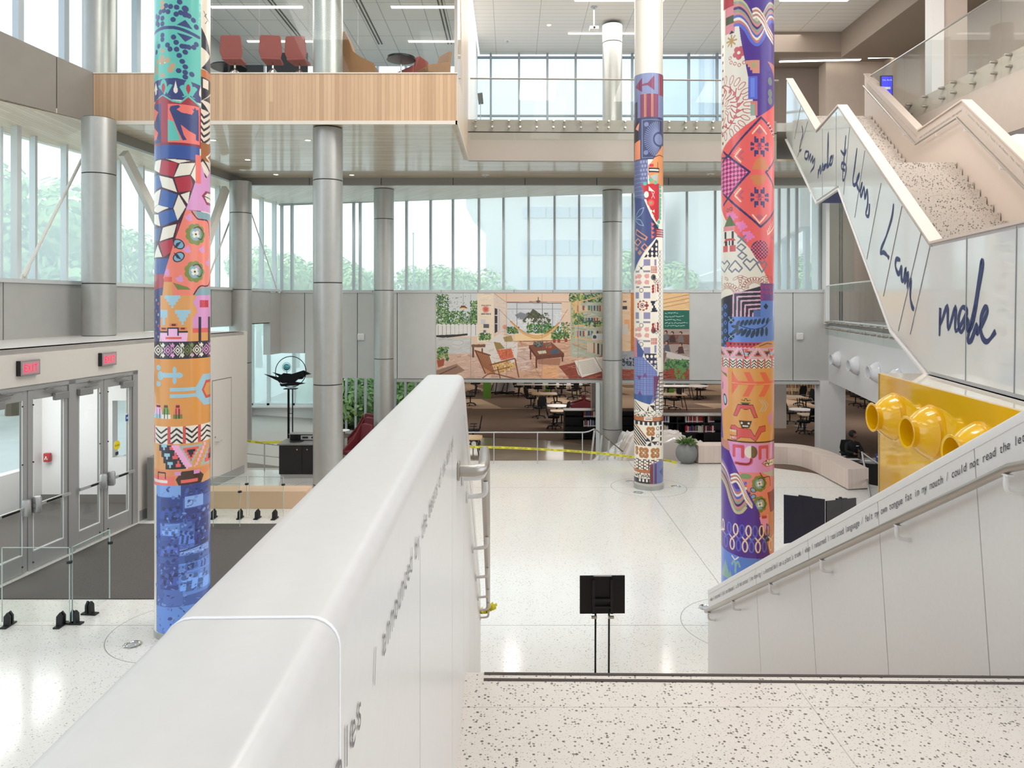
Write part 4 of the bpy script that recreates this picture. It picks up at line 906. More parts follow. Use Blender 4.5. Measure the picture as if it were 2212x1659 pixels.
barrier('glass barrier running back from the corner clip at the near edge of the entrance mat', (b1.x+.03, b1.y+.02), (b2.x, b2.y), 1.02, (.06, .45))
barrier('low glass barrier nearest the patterned column, in front of the wooden block', (-5.9, 14.1), (-5.18, 14.1), .82, (.1, .82))
barrier('low glass barrier right of the patterned column, beside the white stair wall', (-5.14, 14.1), (-4.45, 14.05), .82, (.25, .75))
barrier('low glass barrier set back behind two others near the flush door', (-5.55, 13.4), (-5.05, 13.4), .86, ())
single('timber_block', (lambda m: (m.box(-6.5, -4.2, 14.75, 15.2, .0, .36), m)[1])(MB()), planks('tan_timber', (204, 172, 142), (220, 190, 160), .3, 3, 'x', gapw=.3, gapc=(170, 136, 108)), 'long low tan wooden block behind the glass barriers', 'bench', bevel=.006)
# thermostat boxes on the far panels
for px, py, l in ((780, 728, 'small white rounded box on the grey panel between the thick and slender columns'), (1727, 727, 'small white rounded box on the grey panel right of the purple patterned column')):
    p = on_far(px); z = CZ+(HZ-py)/F*p.y; t = thing('wireless_router', l, 'access point', (p.x, p.y, z), group='white boxes on the grey panels')
    m = MB(); m.box(p.x-.12, p.x+.12, p.y-.06, p.y+.0, z-.12, z+.12); part('case', m, WPAINT, t, bevel=.04); m = MB(); m.lathe([(.01, 0), (.01, .004)], (p.x, p.y-.062, z-.06), 10, (0, -1, 0)); part('light', m, mat('led_grey', (150, 160, 165), .4), t)
# braces --------------------------------------------------------------------------
BR = mat('brace_offwhite', (214, 212, 204), .45)
ap = Vector((-8.85, 19.9, 4.80))
for a, l in ((Vector((-9.2, 17.1, 7.75)), 'broad off-white brace slanting down from the grey column above the doors'), (Vector((-8.62, 21.75, 7.65)), 'broad off-white brace slanting down from the far corner column, right of the patterned column')):
    single('diagonal_brace', (lambda m: (m.bar(a, ap+Vector((0, -.16 if a.y < 19 else .16, 0)), .14, .24), m)[1])(MB()), BR, l, 'brace')
def rod(label, a, b, r=.03):
    t = thing('tension_rod', label, 'rod', tuple(b), group='slender tie rods at the windows')
    a = Vector(a); b = Vector(b); d = (b-a).normalized(); m = MB(); m.tube([a, b-d*.25], r, 8); part('rod', m, BR, t); m = MB(); m.tube([b-d*.3, b-d*.2, b], r*1.6, 8, rs=[r, r*1.7, r*1.2]); m.bar(b-d*.05, b+Vector((0, 0, -.06)), .04, .14); part('fork_end', m, BR, t)
pw = lambda px, py, Y: at(px, py, Y)
rod('tie rod crossing the leftmost windows from upper right to lower left', pw(182, 334, 16.2), pw(50, 598, 14.3))
rod('tie rod between the patterned column and the far corner column', pw(505, 455, 22.8), pw(444, 616, 21.2), .026)
rod('thin tie rod slanting down right at the corner of the far windows', pw(540, 452, 23.3), pw(599, 628, 25.1), .02)
# =================================================================== printed surfaces
# a drawing is rasterised into the colour layer of a fine grid; colours are the pigments only
class Cv:
    def __init__(s, x0, x1, y0, y1, res, bgc, warp=None):
        s.x0, s.y0, s.res = x0, y0, res; s.w = int((x1-x0)*res)+1; s.h = int((y1-y0)*res)+1; s.warp = warp
        s.a = np.zeros((s.h, s.w, 3), np.float32); s.a[:] = np.array(rgb(*bgc)[:3]); s.clip = None
    def P(s, p):
        x, y = p
        if s.warp: x = s.warp(x)
        return ((x-s.x0)*s.res, (y-s.y0)*s.res)
    def box(s, xa, xb, ya, yb): return max(0, int(xa)), min(s.w, int(xb)+2), max(0, int(ya)), min(s.h, int(yb)+2)
    def put(s, mask, x0, x1, y0, y1, c):
        if s.clip is not None: mask = mask & s.clip[y0:y1, x0:x1]
        s.a[y0:y1, x0:x1][mask] = np.array(rgb(*c)[:3])
    def mask_poly(s, pts):
        Q = [s.P(p) for p in pts]; xs = [q[0] for q in Q]; ys = [q[1] for q in Q]
        x0, x1, y0, y1 = s.box(min(xs), max(xs), min(ys), max(ys))
        if x1 <= x0 or y1 <= y0: return None
        X, Y = np.meshgrid(np.arange(x0, x1), np.arange(y0, y1)); m = np.zeros(X.shape, bool); n = len(Q)
        for i in range(n):
            xa, ya = Q[i]; xb, yb = Q[(i+1) % n]
            if ya == yb: continue
            c = ((Y < ya) != (Y < yb)) & (X < (xb-xa)*(Y-ya)/(yb-ya)+xa); m ^= c
        return m, x0, x1, y0, y1
    def poly(s, pts, c):
        r = s.mask_poly(pts)
        if r: s.put(*r, c)
        return s
    def setclip(s, pts):
        if pts is None: s.clip = None; return
        s.clip = np.zeros((s.h, s.w), bool); r = s.mask_poly(pts)
        if r: m, x0, x1, y0, y1 = r; s.clip[y0:y1, x0:x1] = m
    def rect(s, x0, y0, x1, y1, c): return s.poly([(x0, y0), (x1, y0), (x1, y1), (x0, y1)], c)
    def ell(s, x, y, rx, ry, c, ang=0., ring=0.):
        cx, cy = s.P((x, y)); rx *= s.res; ry *= s.res; R = max(rx, ry)
        x0, x1, y0, y1 = s.box(cx-R, cx+R, cy-R, cy+R)
        if x1 <= x0 or y1 <= y0: return s
        X, Y = np.meshgrid(np.arange(x0, x1)-cx, np.arange(y0, y1)-cy); ca, sa = math.cos(ang), math.sin(ang)
        u = (X*ca+Y*sa)/rx; v = (-X*sa+Y*ca)/ry; d = u*u+v*v; m = d <= 1
        if ring:
            q = ring*s.res; u = (X*ca+Y*sa)/max(rx-q, .1); v = (-X*sa+Y*ca)/max(ry-q, .1); m &= (u*u+v*v) >= 1
        s.put(m, x0, x1, y0, y1, c); return s
    def circ(s, x, y, r, c, ring=0.): return s.ell(x, y, r, r, c, 0, ring)
    def line(s, pts, w, c, curve=False):
        if curve: pts = [(q.x, q.y) for q in smooth_path([(a, b, 0) for a, b in pts], 6)]
        Q = [s.P(p) for p in pts]; w = w*s.res/2
        for (xa, ya), (xb, yb) in zip(Q, Q[1:]):
            x0, x1, y0, y1 = s.box(min(xa, xb)-w, max(xa, xb)+w, min(ya, yb)-w, max(ya, yb)+w)
            if x1 <= x0 or y1 <= y0: continue
            X, Y = np.meshgrid(np.arange(x0, x1), np.arange(y0, y1)); dx, dy = xb-xa, yb-ya; L = dx*dx+dy*dy or 1e-6
            t = np.clip(((X-xa)*dx+(Y-ya)*dy)/L, 0, 1); m = (X-xa-t*dx)**2+(Y-ya-t*dy)**2 <= max(w, .5)**2
            s.put(m, x0, x1, y0, y1, c)
        return s
    def curve(s, pts, w, c): return s.line(pts, w, c, True)
    def stepped(s, pts, c, st=3):
        """polygon with its slanting edges drawn as stairs"""
        out = []; n = len(pts)
        for i in range(n):
            (xa, ya), (xb, yb) = pts[i], pts[(i+1) % n]; k = max(1, int(min(abs(xb-xa), abs(yb-ya))/st))
            for j in range(k):
                out.append((xa+(xb-xa)*j/k, ya+(yb-ya)*j/k)); out.append((xa+(xb-xa)*(j+1)/k, ya+(yb-ya)*j/k))
        return s.poly(out, c)

def grid_object(name, P, colors, parent, base, m, label=None, wrap=False):
    """P: (h,w,3) points, colors: (h,w,3) linear pigment"""
    h, w, _ = P.shape; me = bpy.data.meshes.new(name)
    me.vertices.add(h*w); me.vertices.foreach_set('co', (P-np.array(base)).astype(np.float32).ravel())
    I = np.arange(h*w).reshape(h, w); q = np.stack([I[:-1, :-1], I[1:, :-1], I[1:, 1:], I[:-1, 1:]], -1).reshape(-1, 4)
    n = len(q); me.loops.add(n*4); me.loops.foreach_set('vertex_index', q.astype(np.int32).ravel())
    me.polygons.add(n); me.polygons.foreach_set('loop_start', (np.arange(n)*4).astype(np.int32)); me.polygons.foreach_set('use_smooth', np.ones(n, bool))
    me.update(calc_edges=True)
    at_ = me.color_attributes.new('print', 'FLOAT_COLOR', 'POINT'); c4 = np.ones((h*w, 4), np.float32); c4[:, :3] = colors.reshape(-1, 3); at_.data.foreach_set('color', c4.ravel())
    me.materials.append(m); return link(name, me, parent, label)
def print_mat(name, rough=.3, coat=.25, bump=0.):
    m, n, b = nodes_of(name, rough, .5, coat); b.inputs['Coat Roughness'].default_value = .12
    a = n.nodes.new('ShaderNodeAttribute'); a.attribute_name = 'print'; n.links.new(a.outputs['Color'], b.inputs['Base Color'])
    if bump:
        t = n.nodes.new('ShaderNodeTexCoord'); q = n.nodes.new('ShaderNodeTexNoise'); q.inputs['Scale'].default_value = 14; u = n.nodes.new('ShaderNodeBump'); u.inputs['Strength'].default_value = bump; u.inputs['Distance'].default_value = .02
        n.links.new(t.outputs['Object'], q.inputs['Vector']); n.links.new(q.outputs['Fac'], u.inputs['Height']); n.links.new(u.outputs[0], b.inputs['Normal']); n.links.new(u.outputs[0], b.inputs['Coat Normal'])
    return m
VINYL = print_mat('printed_vinyl', .32, .5, .12)
def wrapped_column(label, cx, cy, r, xpx, rpx, ya, yb, draw, z_lo, z_hi, shaft_spans, res=1.3, bgc=(228, 220, 205)):
    """printed sleeve on a column: the sheet is unrolled, x in px of arc from the line facing the hall's stair"""
    Ys = math.hypot(cx, cy)-r; Ysurf = cy-r
    th0 = math.atan2(-cy, -cx)          # direction towards the landing
    half = rpx*PI/2
    def warp(x):
        u = max(-1, min(1, (x-xpx)/rpx)); return rpx*math.asin(u)
    cv = Cv(-half, half, ya, yb, res, bgc, warp); draw(cv)
    n1 = cv.w; front = (np.arange(n1)/res-half)/rpx
    back = np.linspace(PI/2, 1.5*PI, 42)[1:]
    th = np.concatenate([front, back]); img = np.concatenate([cv.a, cv.a[:, ::-1][:, (np.arange(len(back))*(n1-1)//(len(back)-1))]], 1)
    zz = CZ+(HZ-(np.arange(cv.h)/res+ya))/F*Ysurf
    A_ = th0+th
    X = cx+r*np.cos(A_); Y = cy+r*np.sin(A_)
    P = np.zeros((cv.h, len(th), 3)); P[..., 0] = X[None]; P[..., 1] = Y[None]; P[..., 2] = zz[:, None]
    t = thing('column', label, 'column', (cx, cy, 0), group='columns wrapped in printed patchwork')
    grid_object('printed_sleeve', P, img, t, (cx, cy, 0), VINYL, 'glossy printed sleeve')
    for z0, z1 in shaft_spans:
        mm = MB(); mm.lathe([(r-.012, z0), (r-.012, z1)], (cx, cy, 0), 48); part('shaft', mm, COLW, t)
    mm = MB(); mm.lathe([(r+.006, .0), (r+.006, .085), (r-.01, .095)], (cx, cy, 0), 48); part('base_ring', mm, COLM, t, 'brushed metal base ring')
    return t
# colours
TEAL, NV, TN, RD, CR, PK, OR, LB, CO, BK, OL, PU, BL, MG = (96, 190, 176), (52, 62, 116), (196, 158, 122), (176, 44, 62), (236, 228, 212), (218, 150, 200), (222, 158, 92), (160, 200, 216), (238, 116, 104), (34, 34, 48), (120, 130, 62), (82, 44, 146), (92, 126, 206), (150, 40, 80)
def flower(c, x, y, s, petals=(212, 150, 200)):
    for k in range(9):
        a = k*2*PI/9; c.circ(x+11*s*math.cos(a), y+13*s*math.sin(a), 6.2*s, (126, 138, 66))
    c.ell(x, y, 13*s, 15*s, (126, 138, 66)); c.ell(x, y, 10*s, 11.5*s, (140, 176, 186))
    for k in range(4):
        a = k*PI/2+.6; c.circ(x+4*s*math.cos(a), y+4*s*math.sin(a), 3*s, CR)
    c.circ(x, y, 1.8*s, BK); c.ell(x+5*s, y-8*s, 3*s, 2*s, petals, .6)
    c.curve([(x-3*s, y-10*s), (x+5*s, y-13*s), (x+12*s, y-3*s), (x+9*s, y+8*s), (x+4*s, y+7*s)], 1.6*s, (24, 30, 56))
def chevrons(c, x0, x1, y0, y1, w, ground=CR, bars=RD, ink=BK, up=0):
    c.rect(x0, y0, x1, y1, ground); x = x0; k = up
    while x < x1:
        c.rect(x, y0, x+w*.2, y1, bars)
        for j in range(3):
            yy = y0+(y1-y0)*(.12+.3*j); d = (y1-y0)*.26
            if k % 2: c.line([(x+w*.24, yy+d), (x+w*.6, yy), (x+w*.96, yy+d)], (y1-y0)*.10, ink)
            else: c.line([(x+w*.24, yy), (x+w*.6, yy+d), (x+w*.96, yy)], (y1-y0)*.10, ink)
        x += w; k += 1
def triangles(c, x0, x1, y0, y1, w, cols):
    x = x0-w/2; k = 0
    while x < x1:
        for j, q in enumerate(cols):
            f = 1-j*.24
            cx = x+w/2; h = (y1-y0)*f/2; ym = (y0+y1)/2
            if k % 2: c.stepped([(cx-w*f/1.15, ym-h), (cx+w*f/1.15, ym-h), (cx, ym+h)], q, 2.2)
            else: c.stepped([(cx-w*f/1.15, ym+h), (cx+w*f/1.15, ym+h), (cx, ym-h)], q, 2.2)
        x += w; k += 1
def diam(c, x, y, a, b, q): c.poly([(x-a, y), (x, y-b), (x+a, y), (x, y+b)], q)
def star8(c, x, y, s, q):
    for sx_ in (-1, 1):
        for sy in (-1, 1):
            c.stepped([(x+sx_*2*s, y+sy*7*s), (x+sx_*9*s, y+sy*7*s-sy*0), (x+sx_*9*s, y+sy*19*s), (x+sx_*6*s, y+sy*15*s), (x+sx_*2*s, y+sy*12*s)], q, 2*s)
            c.stepped([(x+sx_*9*s, y+sy*1.5*s), (x+sx_*16*s, y+sy*1.5*s), (x+sx_*16*s, y+sy*8*s), (x+sx_*12*s, y+sy*6*s)], q, 2*s)
            c.stepped([(x+sx_*1.5*s, y+sy*1.5*s), (x+sx_*7*s, y+sy*1.5*s), (x+sx_*3*s, y+sy*6*s)], q, 2*s)
    for k in range(-6, 7, 2):
        c.rect(x+k*s-.8*s, y-.8*s, x+k*s+.8*s, y+.8*s, q); c.rect(x-.8*s, y+k*s-.8*s, x+.8*s, y+k*s+.8*s, q)
def beads(c, pts, r, q, step=None):
    step = step or r*1.7
    for (xa, ya), (xb, yb) in zip(pts, pts[1:]):
        n = max(1, int(math.hypot(xb-xa, yb-ya)/step))
        for i in range(n+1): c.circ(xa+(xb-xa)*i/n, ya+(yb-ya)*i/n, r, q)
def cyan_collage(c, x0, x1, y0, y1, seed):
    r = random.Random(seed); c.rect(x0, y0, x1, y1, (70, 98, 170))
    fixed = [(x0, y0, x0+48, y0+24, (126, 164, 224)), (x0+48, y0, x1, y0+28, (50, 64, 128)), (x0+8, y0+26, x0+52, y0+80, (46, 66, 134)), (x0+56, y0+25, x0+93, y0+50, (140, 172, 232)), (x0+56, y0+52, x1, y0+80, (52, 62, 126)),
             (x0+8, y0+82, x0+48, y0+108, (104, 138, 206)), (x0+46, y0+80, x0+75, y0+136, (78, 106, 178)), (x0+76, y0+80, x0+104, y0+134, (42, 54, 116)), (x0+8, y0+110, x0+46, y0+156, (66, 86, 156)), (x0+46, y0+138, x0+104, y0+152, (120, 150, 214)), (x0+56, y0+154, x0+84, y0+192, (56, 80, 140)), (x0+86, y0+152, x0+106, y0+190, (80, 108, 178)), (x0+8, y0+168, x0+46, y0+224, (58, 74, 140)), (x0+44, y0+170, x1, y0+240, (98, 138, 214)), (x0+14, y0+226, x0+52, y0+260, (84, 112, 184)), (x0, y0+262, x1, y1, (104, 146, 222))]
    for a, b, d, e, q in fixed: c.rect(a, b, d, e, q)
    for a, b, d, e, q in fixed[:14]:
        if q[2] > 220 and d-a < 50: continue
        lt = tuple(min(255, int(v*1.28)) for v in q); dk = tuple(int(v*.74) for v in q)
        for k in range(5):
            fx = a+(d-a)*(.15+.16*k); fy = b+(e-b)*r.uniform(.35, .55); s = (e-b)*.08
            c.circ(fx, fy, s, lt if k % 2 else dk); c.poly([(fx-s*1.5, fy+s*5), (fx-s, fy+s), (fx+s, fy+s), (fx+s*1.5, fy+s*5)], dk if k % 2 else lt)
        for k in range(3): yy = b+(e-b)*r.random(); c.line([(a+2, yy), (d-2, yy+r.uniform(-4, 4))], .8, lt)
    for k in range(260):
        x = r.uniform(x0, x1); y = r.uniform(y0, y1-30); q = r.choice([(60, 80, 150), (96, 128, 200), (50, 62, 124), (120, 150, 216), (74, 98, 168)]); c.ell(x, y, r.uniform(.8, 4), r.uniform(1, 6), q, r.uniform(0, 3))
    c.line([(x0+46, y0+143), (x0+104, y0+132)], 2.4, (24, 34, 80)); c.curve([(x0+62, y0+40), (x0+66, y0+34), (x0+72, y0+36), (x0+70, y0+44), (x0+60, y0+46)], 1.2, (40, 50, 110))

def draw_c1(c):     # turquoise, red, orange and blue column at the left
    c.rect(300, -40, 418, 178, TEAL)
    def bd(p, r=5.6): beads(c, p, r, NV)
    bd([(330, 45), (338, 24), (349, 12), (358, 14), (370, 15), (376, 3), (380, -8), (388, -20)]); bd([(363, 42), (369, 30), (378, 26), (387, 18)]); bd([(387, 18), (394, 30), (403, 37), (409, 50)]); bd([(387, 16), (387, 28)], 7)
    bd([(330, 30), (334, 50), (342, 38), (342, 50)]); bd([(345, 22), (353, 25), (342, 38)])
    c.poly([(370, 53), (387, 40), (402, 58)], NV); c.poly([(370, 70), (402, 75), (387, 88)], NV)
    c.curve([(322, 66), (340, 60), (370, 60), (414, 71)], 7, NV)
    bd([(342, 75), (342, 84), (335, 97), (330, 108), (325, 118)]); bd([(342, 84), (352, 97), (357, 106), (370, 106), (375, 119), (381, 131), (387, 142), (387, 154), (374, 152)]); bd([(387, 154), (400, 156)]); bd([(387, 154), (387, 164)])
    bd([(364, 80), (369, 91), (381, 98), (394, 98), (404, 96), (409, 88)]); bd([(387, 98), (387, 110)]); bd([(325, 85), (325, 100), (322, 118)])
    beads(c, [(342, 108), (342, 122), (342, 134)], 5, TN); beads(c, [(330, 142), (334, 130), (342, 128), (352, 130), (362, 142)], 6, TN); c.circ(331, 152, 6, TN); c.circ(358, 150, 7, TN); c.poly([(336, 165), (342, 154), (349, 165)], TN); beads(c, [(342, -6), (342, 14)], 5, TN)
    c.circ(338, 135, 1.5, CR); c.circ(347, 135, 1.5, CR)
    # medallion band and dancer panel
    c.poly([(300, 172), (370, 168), (418, 176), (418, 215), (300, 215)], NV)
    for x in (326, 346, 368, 393, 415):
        c.ell(x-10, 195, 9, 13, TEAL); 
    for x in (344, 393):
        c.ell(x, 188, 9, 18, TEAL); c.ell(x, 188, 4.5, 9, RD); c.poly([(x-3.4, 192), (x+3.4, 192), (x, 202)], RD)
    for x in (329, 368, 418):
        c.poly([(x-17, 205), (x-12, 195), (x, 174), (x+12, 195), (x+17, 205), (x, 212)], NV); c.ell(x, 194, 4.4, 7, CR); c.poly([(x-3.5, 191), (x, 174), (x+3.5, 191)], CR)
    c.poly([(300, 225), (318, 215), (326, 219), (343, 203), (362, 216), (378, 218), (393, 202), (418, 222), (418, 245), (300, 245)], TEAL)
    c.poly([(300, 222), (325, 222), (343, 206), (362, 220), (378, 222), (393, 207), (418, 226), (418, 315), (300, 315)], (160, 40, 58))
    c.rect(320, 222, 339, 310, NV); c.poly([(318, 225), (328, 232), (334, 240), (328, 256), (322, 262), (334, 285), (330, 298), (318, 300)], CO)
    c.rect(353, 224, 416, 308, CO); c.poly([(353, 258), (364, 262), (378, 302), (353, 304)], TEAL)
    c.poly([(356, 236), (358, 229), (374, 226), (377, 230), (370, 236), (380, 242), (400, 244), (404, 236), (400, 230), (404, 232), (406, 226), (409, 232), (413, 230), (414, 250), (414, 300), (408, 298), (408, 286), (394, 280), (378, 268), (384, 290), (390, 300), (382, 302), (372, 280), (364, 258)], NV)
    c.rect(300, 311, 416, 342, (46, 78, 150)); c.rect(300, 307, 416, 313, (130, 34, 56))
    # patchwork of lozenges
    c.rect(300, 342, 418, 560, (60, 26, 44))
    for p, q in (([(328, 345), (340, 344), (336, 372), (326, 362)], CR), ([(341, 345), (372, 352), (364, 382), (336, 374)], RD), ([(350, 343), (398, 345), (374, 352)], CR), ([(376, 353), (407, 348), (396, 375), (365, 382)], CR), ([(407, 352), (407, 388), (398, 376)], CR),
                 ([(325, 378), (336, 376), (341, 402), (326, 412)], (60, 96, 156)), ([(336, 378), (362, 386), (371, 415), (342, 404)], CR), ([(366, 385), (397, 377), (402, 396), (398, 410), (374, 415)], RD), ([(340, 407), (371, 420), (362, 450), (335, 444)], (50, 90, 158)),
                 ([(324, 418), (339, 408), (334, 440), (324, 448)], CR), ([(324, 450), (333, 441), (355, 449), (333, 459)], CR), ([(334, 460), (362, 452), (373, 474), (340, 490)], (50, 90, 158)), ([(374, 420), (388, 446), (372, 476), (364, 450)], CR), ([(378, 420), (396, 412), (392, 440)], CR),
                 ([(325, 460), (334, 462), (338, 488), (325, 478)], CR), ([(343, 492), (370, 484), (363, 512), (337, 521)], CR), ([(325, 492), (340, 492), (334, 520), (325, 515)], (50, 90, 140)), ([(336, 524), (362, 516), (366, 540), (344, 556)], RD), ([(326, 555), (333, 528), (342, 555)], CR), ([(372, 486), (376, 480), (366, 520)], RD)):
        c.poly(p, q)
    c.rect(326, 558, 358, 600, (46, 80, 146)); c.poly([(322, 592), (350, 592), (340, 680), (322, 680)], (170, 60, 74)); c.poly([(320, 628), (346, 620), (338, 720), (330, 820), (320, 830)], NV)
    for k in range(22): c.circ(326+(k % 3)*4, 640+k*8, 2.6, CR if k % 2 else CO, 1)
    # pink wedge and rose garden
    c.poly([(418, 340), (406, 392), (388, 452), (430, 452), (450, 452), (450, 330)], PK); c.rect(407, 330, 418, 392, CO)
    c.poly([(428, 406), (420, 418), (430, 436), (450, 436), (450, 404)], MG); c.poly([(431, 410), (425, 418), (431, 430), (450, 430), (450, 408)], CR); c.line([(424, 418), (440, 422)], 2, BK)
    c.setclip([(388, 452), (450, 456), (450, 638), (362, 638), (344, 600)])
    c.rect(340, 450, 450, 640, (240, 132, 112))
    for x, y in ((394, 470), (390, 540), (420, 538), (376, 604), (350, 590), (432, 566)): c.ell(x, y, 8, 5, PK, .4); c.ell(x+2, y-4, 4, 6, PK)
    flower(c, 408, 504, 1.25); flower(c, 406, 586, 1.25); c.curve([(400, 455), (412, 470), (432, 472), (436, 500), (440, 520)], 3, (24, 30, 56)); c.poly([(404, 452), (450, 456), (450, 470), (412, 468)], (130, 164, 172)); c.curve([(404, 636), (416, 618), (434, 614), (440, 580)], 3, (24, 30, 56)); c.poly([(404, 638), (416, 621), (450, 618), (450, 640)], (130, 164, 172))
    for sg in (1, -1):
        c.ell(374, 541+sg*14, 13, 10, (24, 30, 56), -sg*.7); c.ell(374, 541+sg*14, 10.5, 7.8, (130, 176, 200), -sg*.7); c.poly([(364, 541+sg*4), (372, 541+sg*8), (380, 541+sg*20), (370, 541+sg*16)], (40, 50, 70))
    c.poly([(362, 610), (392, 620), (398, 626), (372, 626)], OL)
    c.setclip(None)
    c.poly([(346, 600), (362, 600), (362, 638), (342, 638)], OR); c.rect(346, 598, 361, 609, (222, 96, 84))
    # orange field
    c.rect(338, 638, 450, 740, OR); c.stepped([(346, 638), (382, 638), (364, 666)], LB, 4); c.stepped([(338, 670), (357, 670), (347, 702)], LB, 3.5); c.stepped([(367, 670), (402, 670), (384, 702)], LB, 4)
    c.poly([(410, 638), (402, 652), (412, 672), (402, 688), (402, 710), (450, 712), (450, 636)], PK); c.rect(416, 648, 434, 664, (200, 40, 62)); c.rect(402, 710, 450, 720, (226, 96, 84)); c.rect(413, 685, 419, 738, BK); c.rect(433, 685, 438, 738, BK)
    for x, y in ((345, 710), (364, 702), (382, 710)): c.rect(x-8, y-3, x+8, y+3, (226, 116, 84)); c.rect(x-4, y-2, x+4, y+2, (96, 40, 30))
    c.rect(338, 715, 392, 719, BK); c.poly([(338, 720), (352, 720), (352, 710), (372, 710), (372, 720), (392, 720), (390, 738), (340, 738)], (244, 190, 228)); c.rect(348, 728, 380, 733, (226, 96, 84)); c.line([(353, 724), (353, 709), (373, 709), (373, 724)], 3, BK)
    c.rect(322, 738, 450, 776, BK)
    for k, x in enumerate(range(334, 446, 19)):
        q = (CR, PK, CR, OL)[k % 4]
        diam(c, x, 757, 9, 12, q); diam(c, x, 757, 7, 9.5, BK); diam(c, x, 757, 5, 6.5, q); diam(c, x, 757, 2.4, 3, BK); diam(c, x+9.5, 746, 4, 5, q); diam(c, x+9.5, 768, 4, 5, (244, 190, 228) if k % 2 else CR)
        for j in (4, 8): c.line([(x+j, 742), (x+j+5, 757), (x+j, 772)], 1.3, q)
    c.rect(322, 776, 450, 924, (224, 154, 80))
    c.ell(338, 812, 9, 10, LB); c.rect(338, 806, 372, 816, LB); c.ell(366, 800, 4, 8, LB); c.ell(374, 811, 8, 6, LB); c.ell(366, 822, 4, 8, LB); c.ell(334, 830, 8, 6, LB); c.ell(334, 795, 8, 6, LB)
    c.rect(357, 838, 412, 846, LB); c.rect(357, 852, 412, 860, LB); c.poly([(408, 838), (422, 812), (450, 812), (450, 882), (424, 880), (408, 858)], LB); c.poly([(420, 846), (428, 826), (450, 826), (450, 866), (428, 866)], (214, 84, 70)); c.poly([(424, 846), (430, 832), (450, 832), (450, 860), (430, 860)], OR); c.ell(440, 846, 6, 7, OL)
    for x, q, q2 in ((334, (244, 190, 228), LB), (349, (120, 160, 80), CR), (372, (236, 110, 100), OL)):
        c.poly([(x-8, 900), (x-6, 886), (x-3, 874), (x+3, 874), (x+6, 886), (x+8, 900)], q); c.rect(x-4, 876, x+4, 881, (120, 40, 40)); c.rect(x-9, 896, x+9, 905, q2); c.line([(x-3, 884), (x-3, 904)], 2, BK); c.line([(x+3, 884), (x+3, 904)], 2, BK)
    chevrons(c, 322, 450, 922, 960, 30, CR, (214, 84, 84), BK)
    c.rect(322, 960, 450, 1018, OR); c.stepped([(336, 962), (360, 962), (388, 1014), (352, 1014)], BK, 3.4)
    for x, y in ((348, 966), (354, 986), (360, 1004)): c.stepped([(x-8, y-6), (x+6, y-6), (x-1, y+7)], LB, 3); c.stepped([(x+8, y+6), (x+22, y+6), (x+15, y-8)], (236, 96, 90), 3)
    c.stepped([(360, 962), (372, 962), (400, 1012), (392, 1016)], (244, 176, 216), 3); c.stepped([(424, 962), (432, 962), (412, 1010), (404, 1012)], (244, 176, 216), 3)
    for f, q in ((1, (168, 186, 180)), (.72, (236, 96, 90)), (.4, BK)): c.stepped([(400-24*f, 980-16*f), (400+24*f, 980-16*f), (400, 980+26*f)], q, 3)
    for f, q in ((1, (168, 186, 180)), (.7, (236, 96, 90)), (.4, BK)): c.stepped([(444-26*f, 996+16*f), (444+26*f, 996+16*f), (440, 990-26*f)], q, 3)
    c.rect(322, 1016, 450, 1052, (224, 140, 90)); c.rect(322, 1030, 366, 1052, (236, 116, 104)); c.rect(322, 1038, 352, 1044, (236, 220, 216)); c.line([(334, 1036), (334, 1022), (348, 1022), (348, 1034)], 2.5, BK); c.poly([(368, 1036), (380, 1020), (412, 1020), (424, 1034), (418, 1050), (374, 1050)], (66, 40, 28)); c.rect(378, 1038, 412, 1045, (236, 106, 100)); c.poly([(424, 1034), (450, 1020), (450, 1050), (420, 1050)], (222, 158, 92))
    for x in (372, 410): c.rect(x-6, 1020, x+6, 1028, PK)
    # right-hand edge: cream and black geometry
    c.setclip([(418, -40), (450, -40), (450, 340), (428, 380), (418, 345)])
    c.rect(416, -40, 450, 420, (230, 216, 198)); c.line([(424, 8), (432, 24), (427, 34)], 1.6, BK); c.line([(430, 10), (426, 18), (438, 26)], 1.6, BK)
    c.poly([(419, 46), (432, 70), (438, 100), (419, 90)], BK); c.ell(422, 112, 15, 20, (230, 216, 198)); c.poly([(419, 136), (438, 96), (440, 140)], BK); c.rect(418, 138, 450, 155, (190, 110, 60)); c.rect(418, 155, 450, 182, BK); c.rect(422, 158, 434, 178, (236, 220, 200))
    c.poly([(419, 182), (438, 182), (419, 208)], BK); c.poly([(438, 186), (438, 206), (422, 206)], (60, 56, 50)); c.poly([(419, 210), (436, 228), (419, 226)], BK)
    for k in range(6): c.line([(417, 236+k*14), (424, 244+k*14), (437, 228+k*14)], 5, BK)
    c.rect(417, 300, 450, 340, (160, 96, 50)); c.line([(440, 312), (430, 330), (442, 344)], 4, CR)
    for k in range(4): c.line([(414, 346+k*14), (422, 338+k*14), (440, 372+k*14)], 5, BK if k % 2 == 0 else CR)
    c.setclip(None)
    cyan_collage(c, 330, 444, 1050, 1420, 3)
def wave(c, x0, y0, cols, w, amp, half):
    for k, q in enumerate(cols):
        o = k*w; c.curve([(x0-40, y0+o), (x0, y0-amp*.2+o), (x0+half*.5, y0+amp*.5+o), (x0+half, y0+amp+o), (x0+half*1.5, y0+amp*.5+o), (x0+half*2, y0-amp*.3+o), (x0+half*2.6, y0-amp*.1+o)], w+1, q)
WV = [(200, 190, 150), (150, 158, 140), (214, 140, 130), (70, 40, 116), (150, 158, 140), (214, 140, 130), (86, 100, 190), (236, 228, 212), (200, 120, 110), (96, 110, 206)]
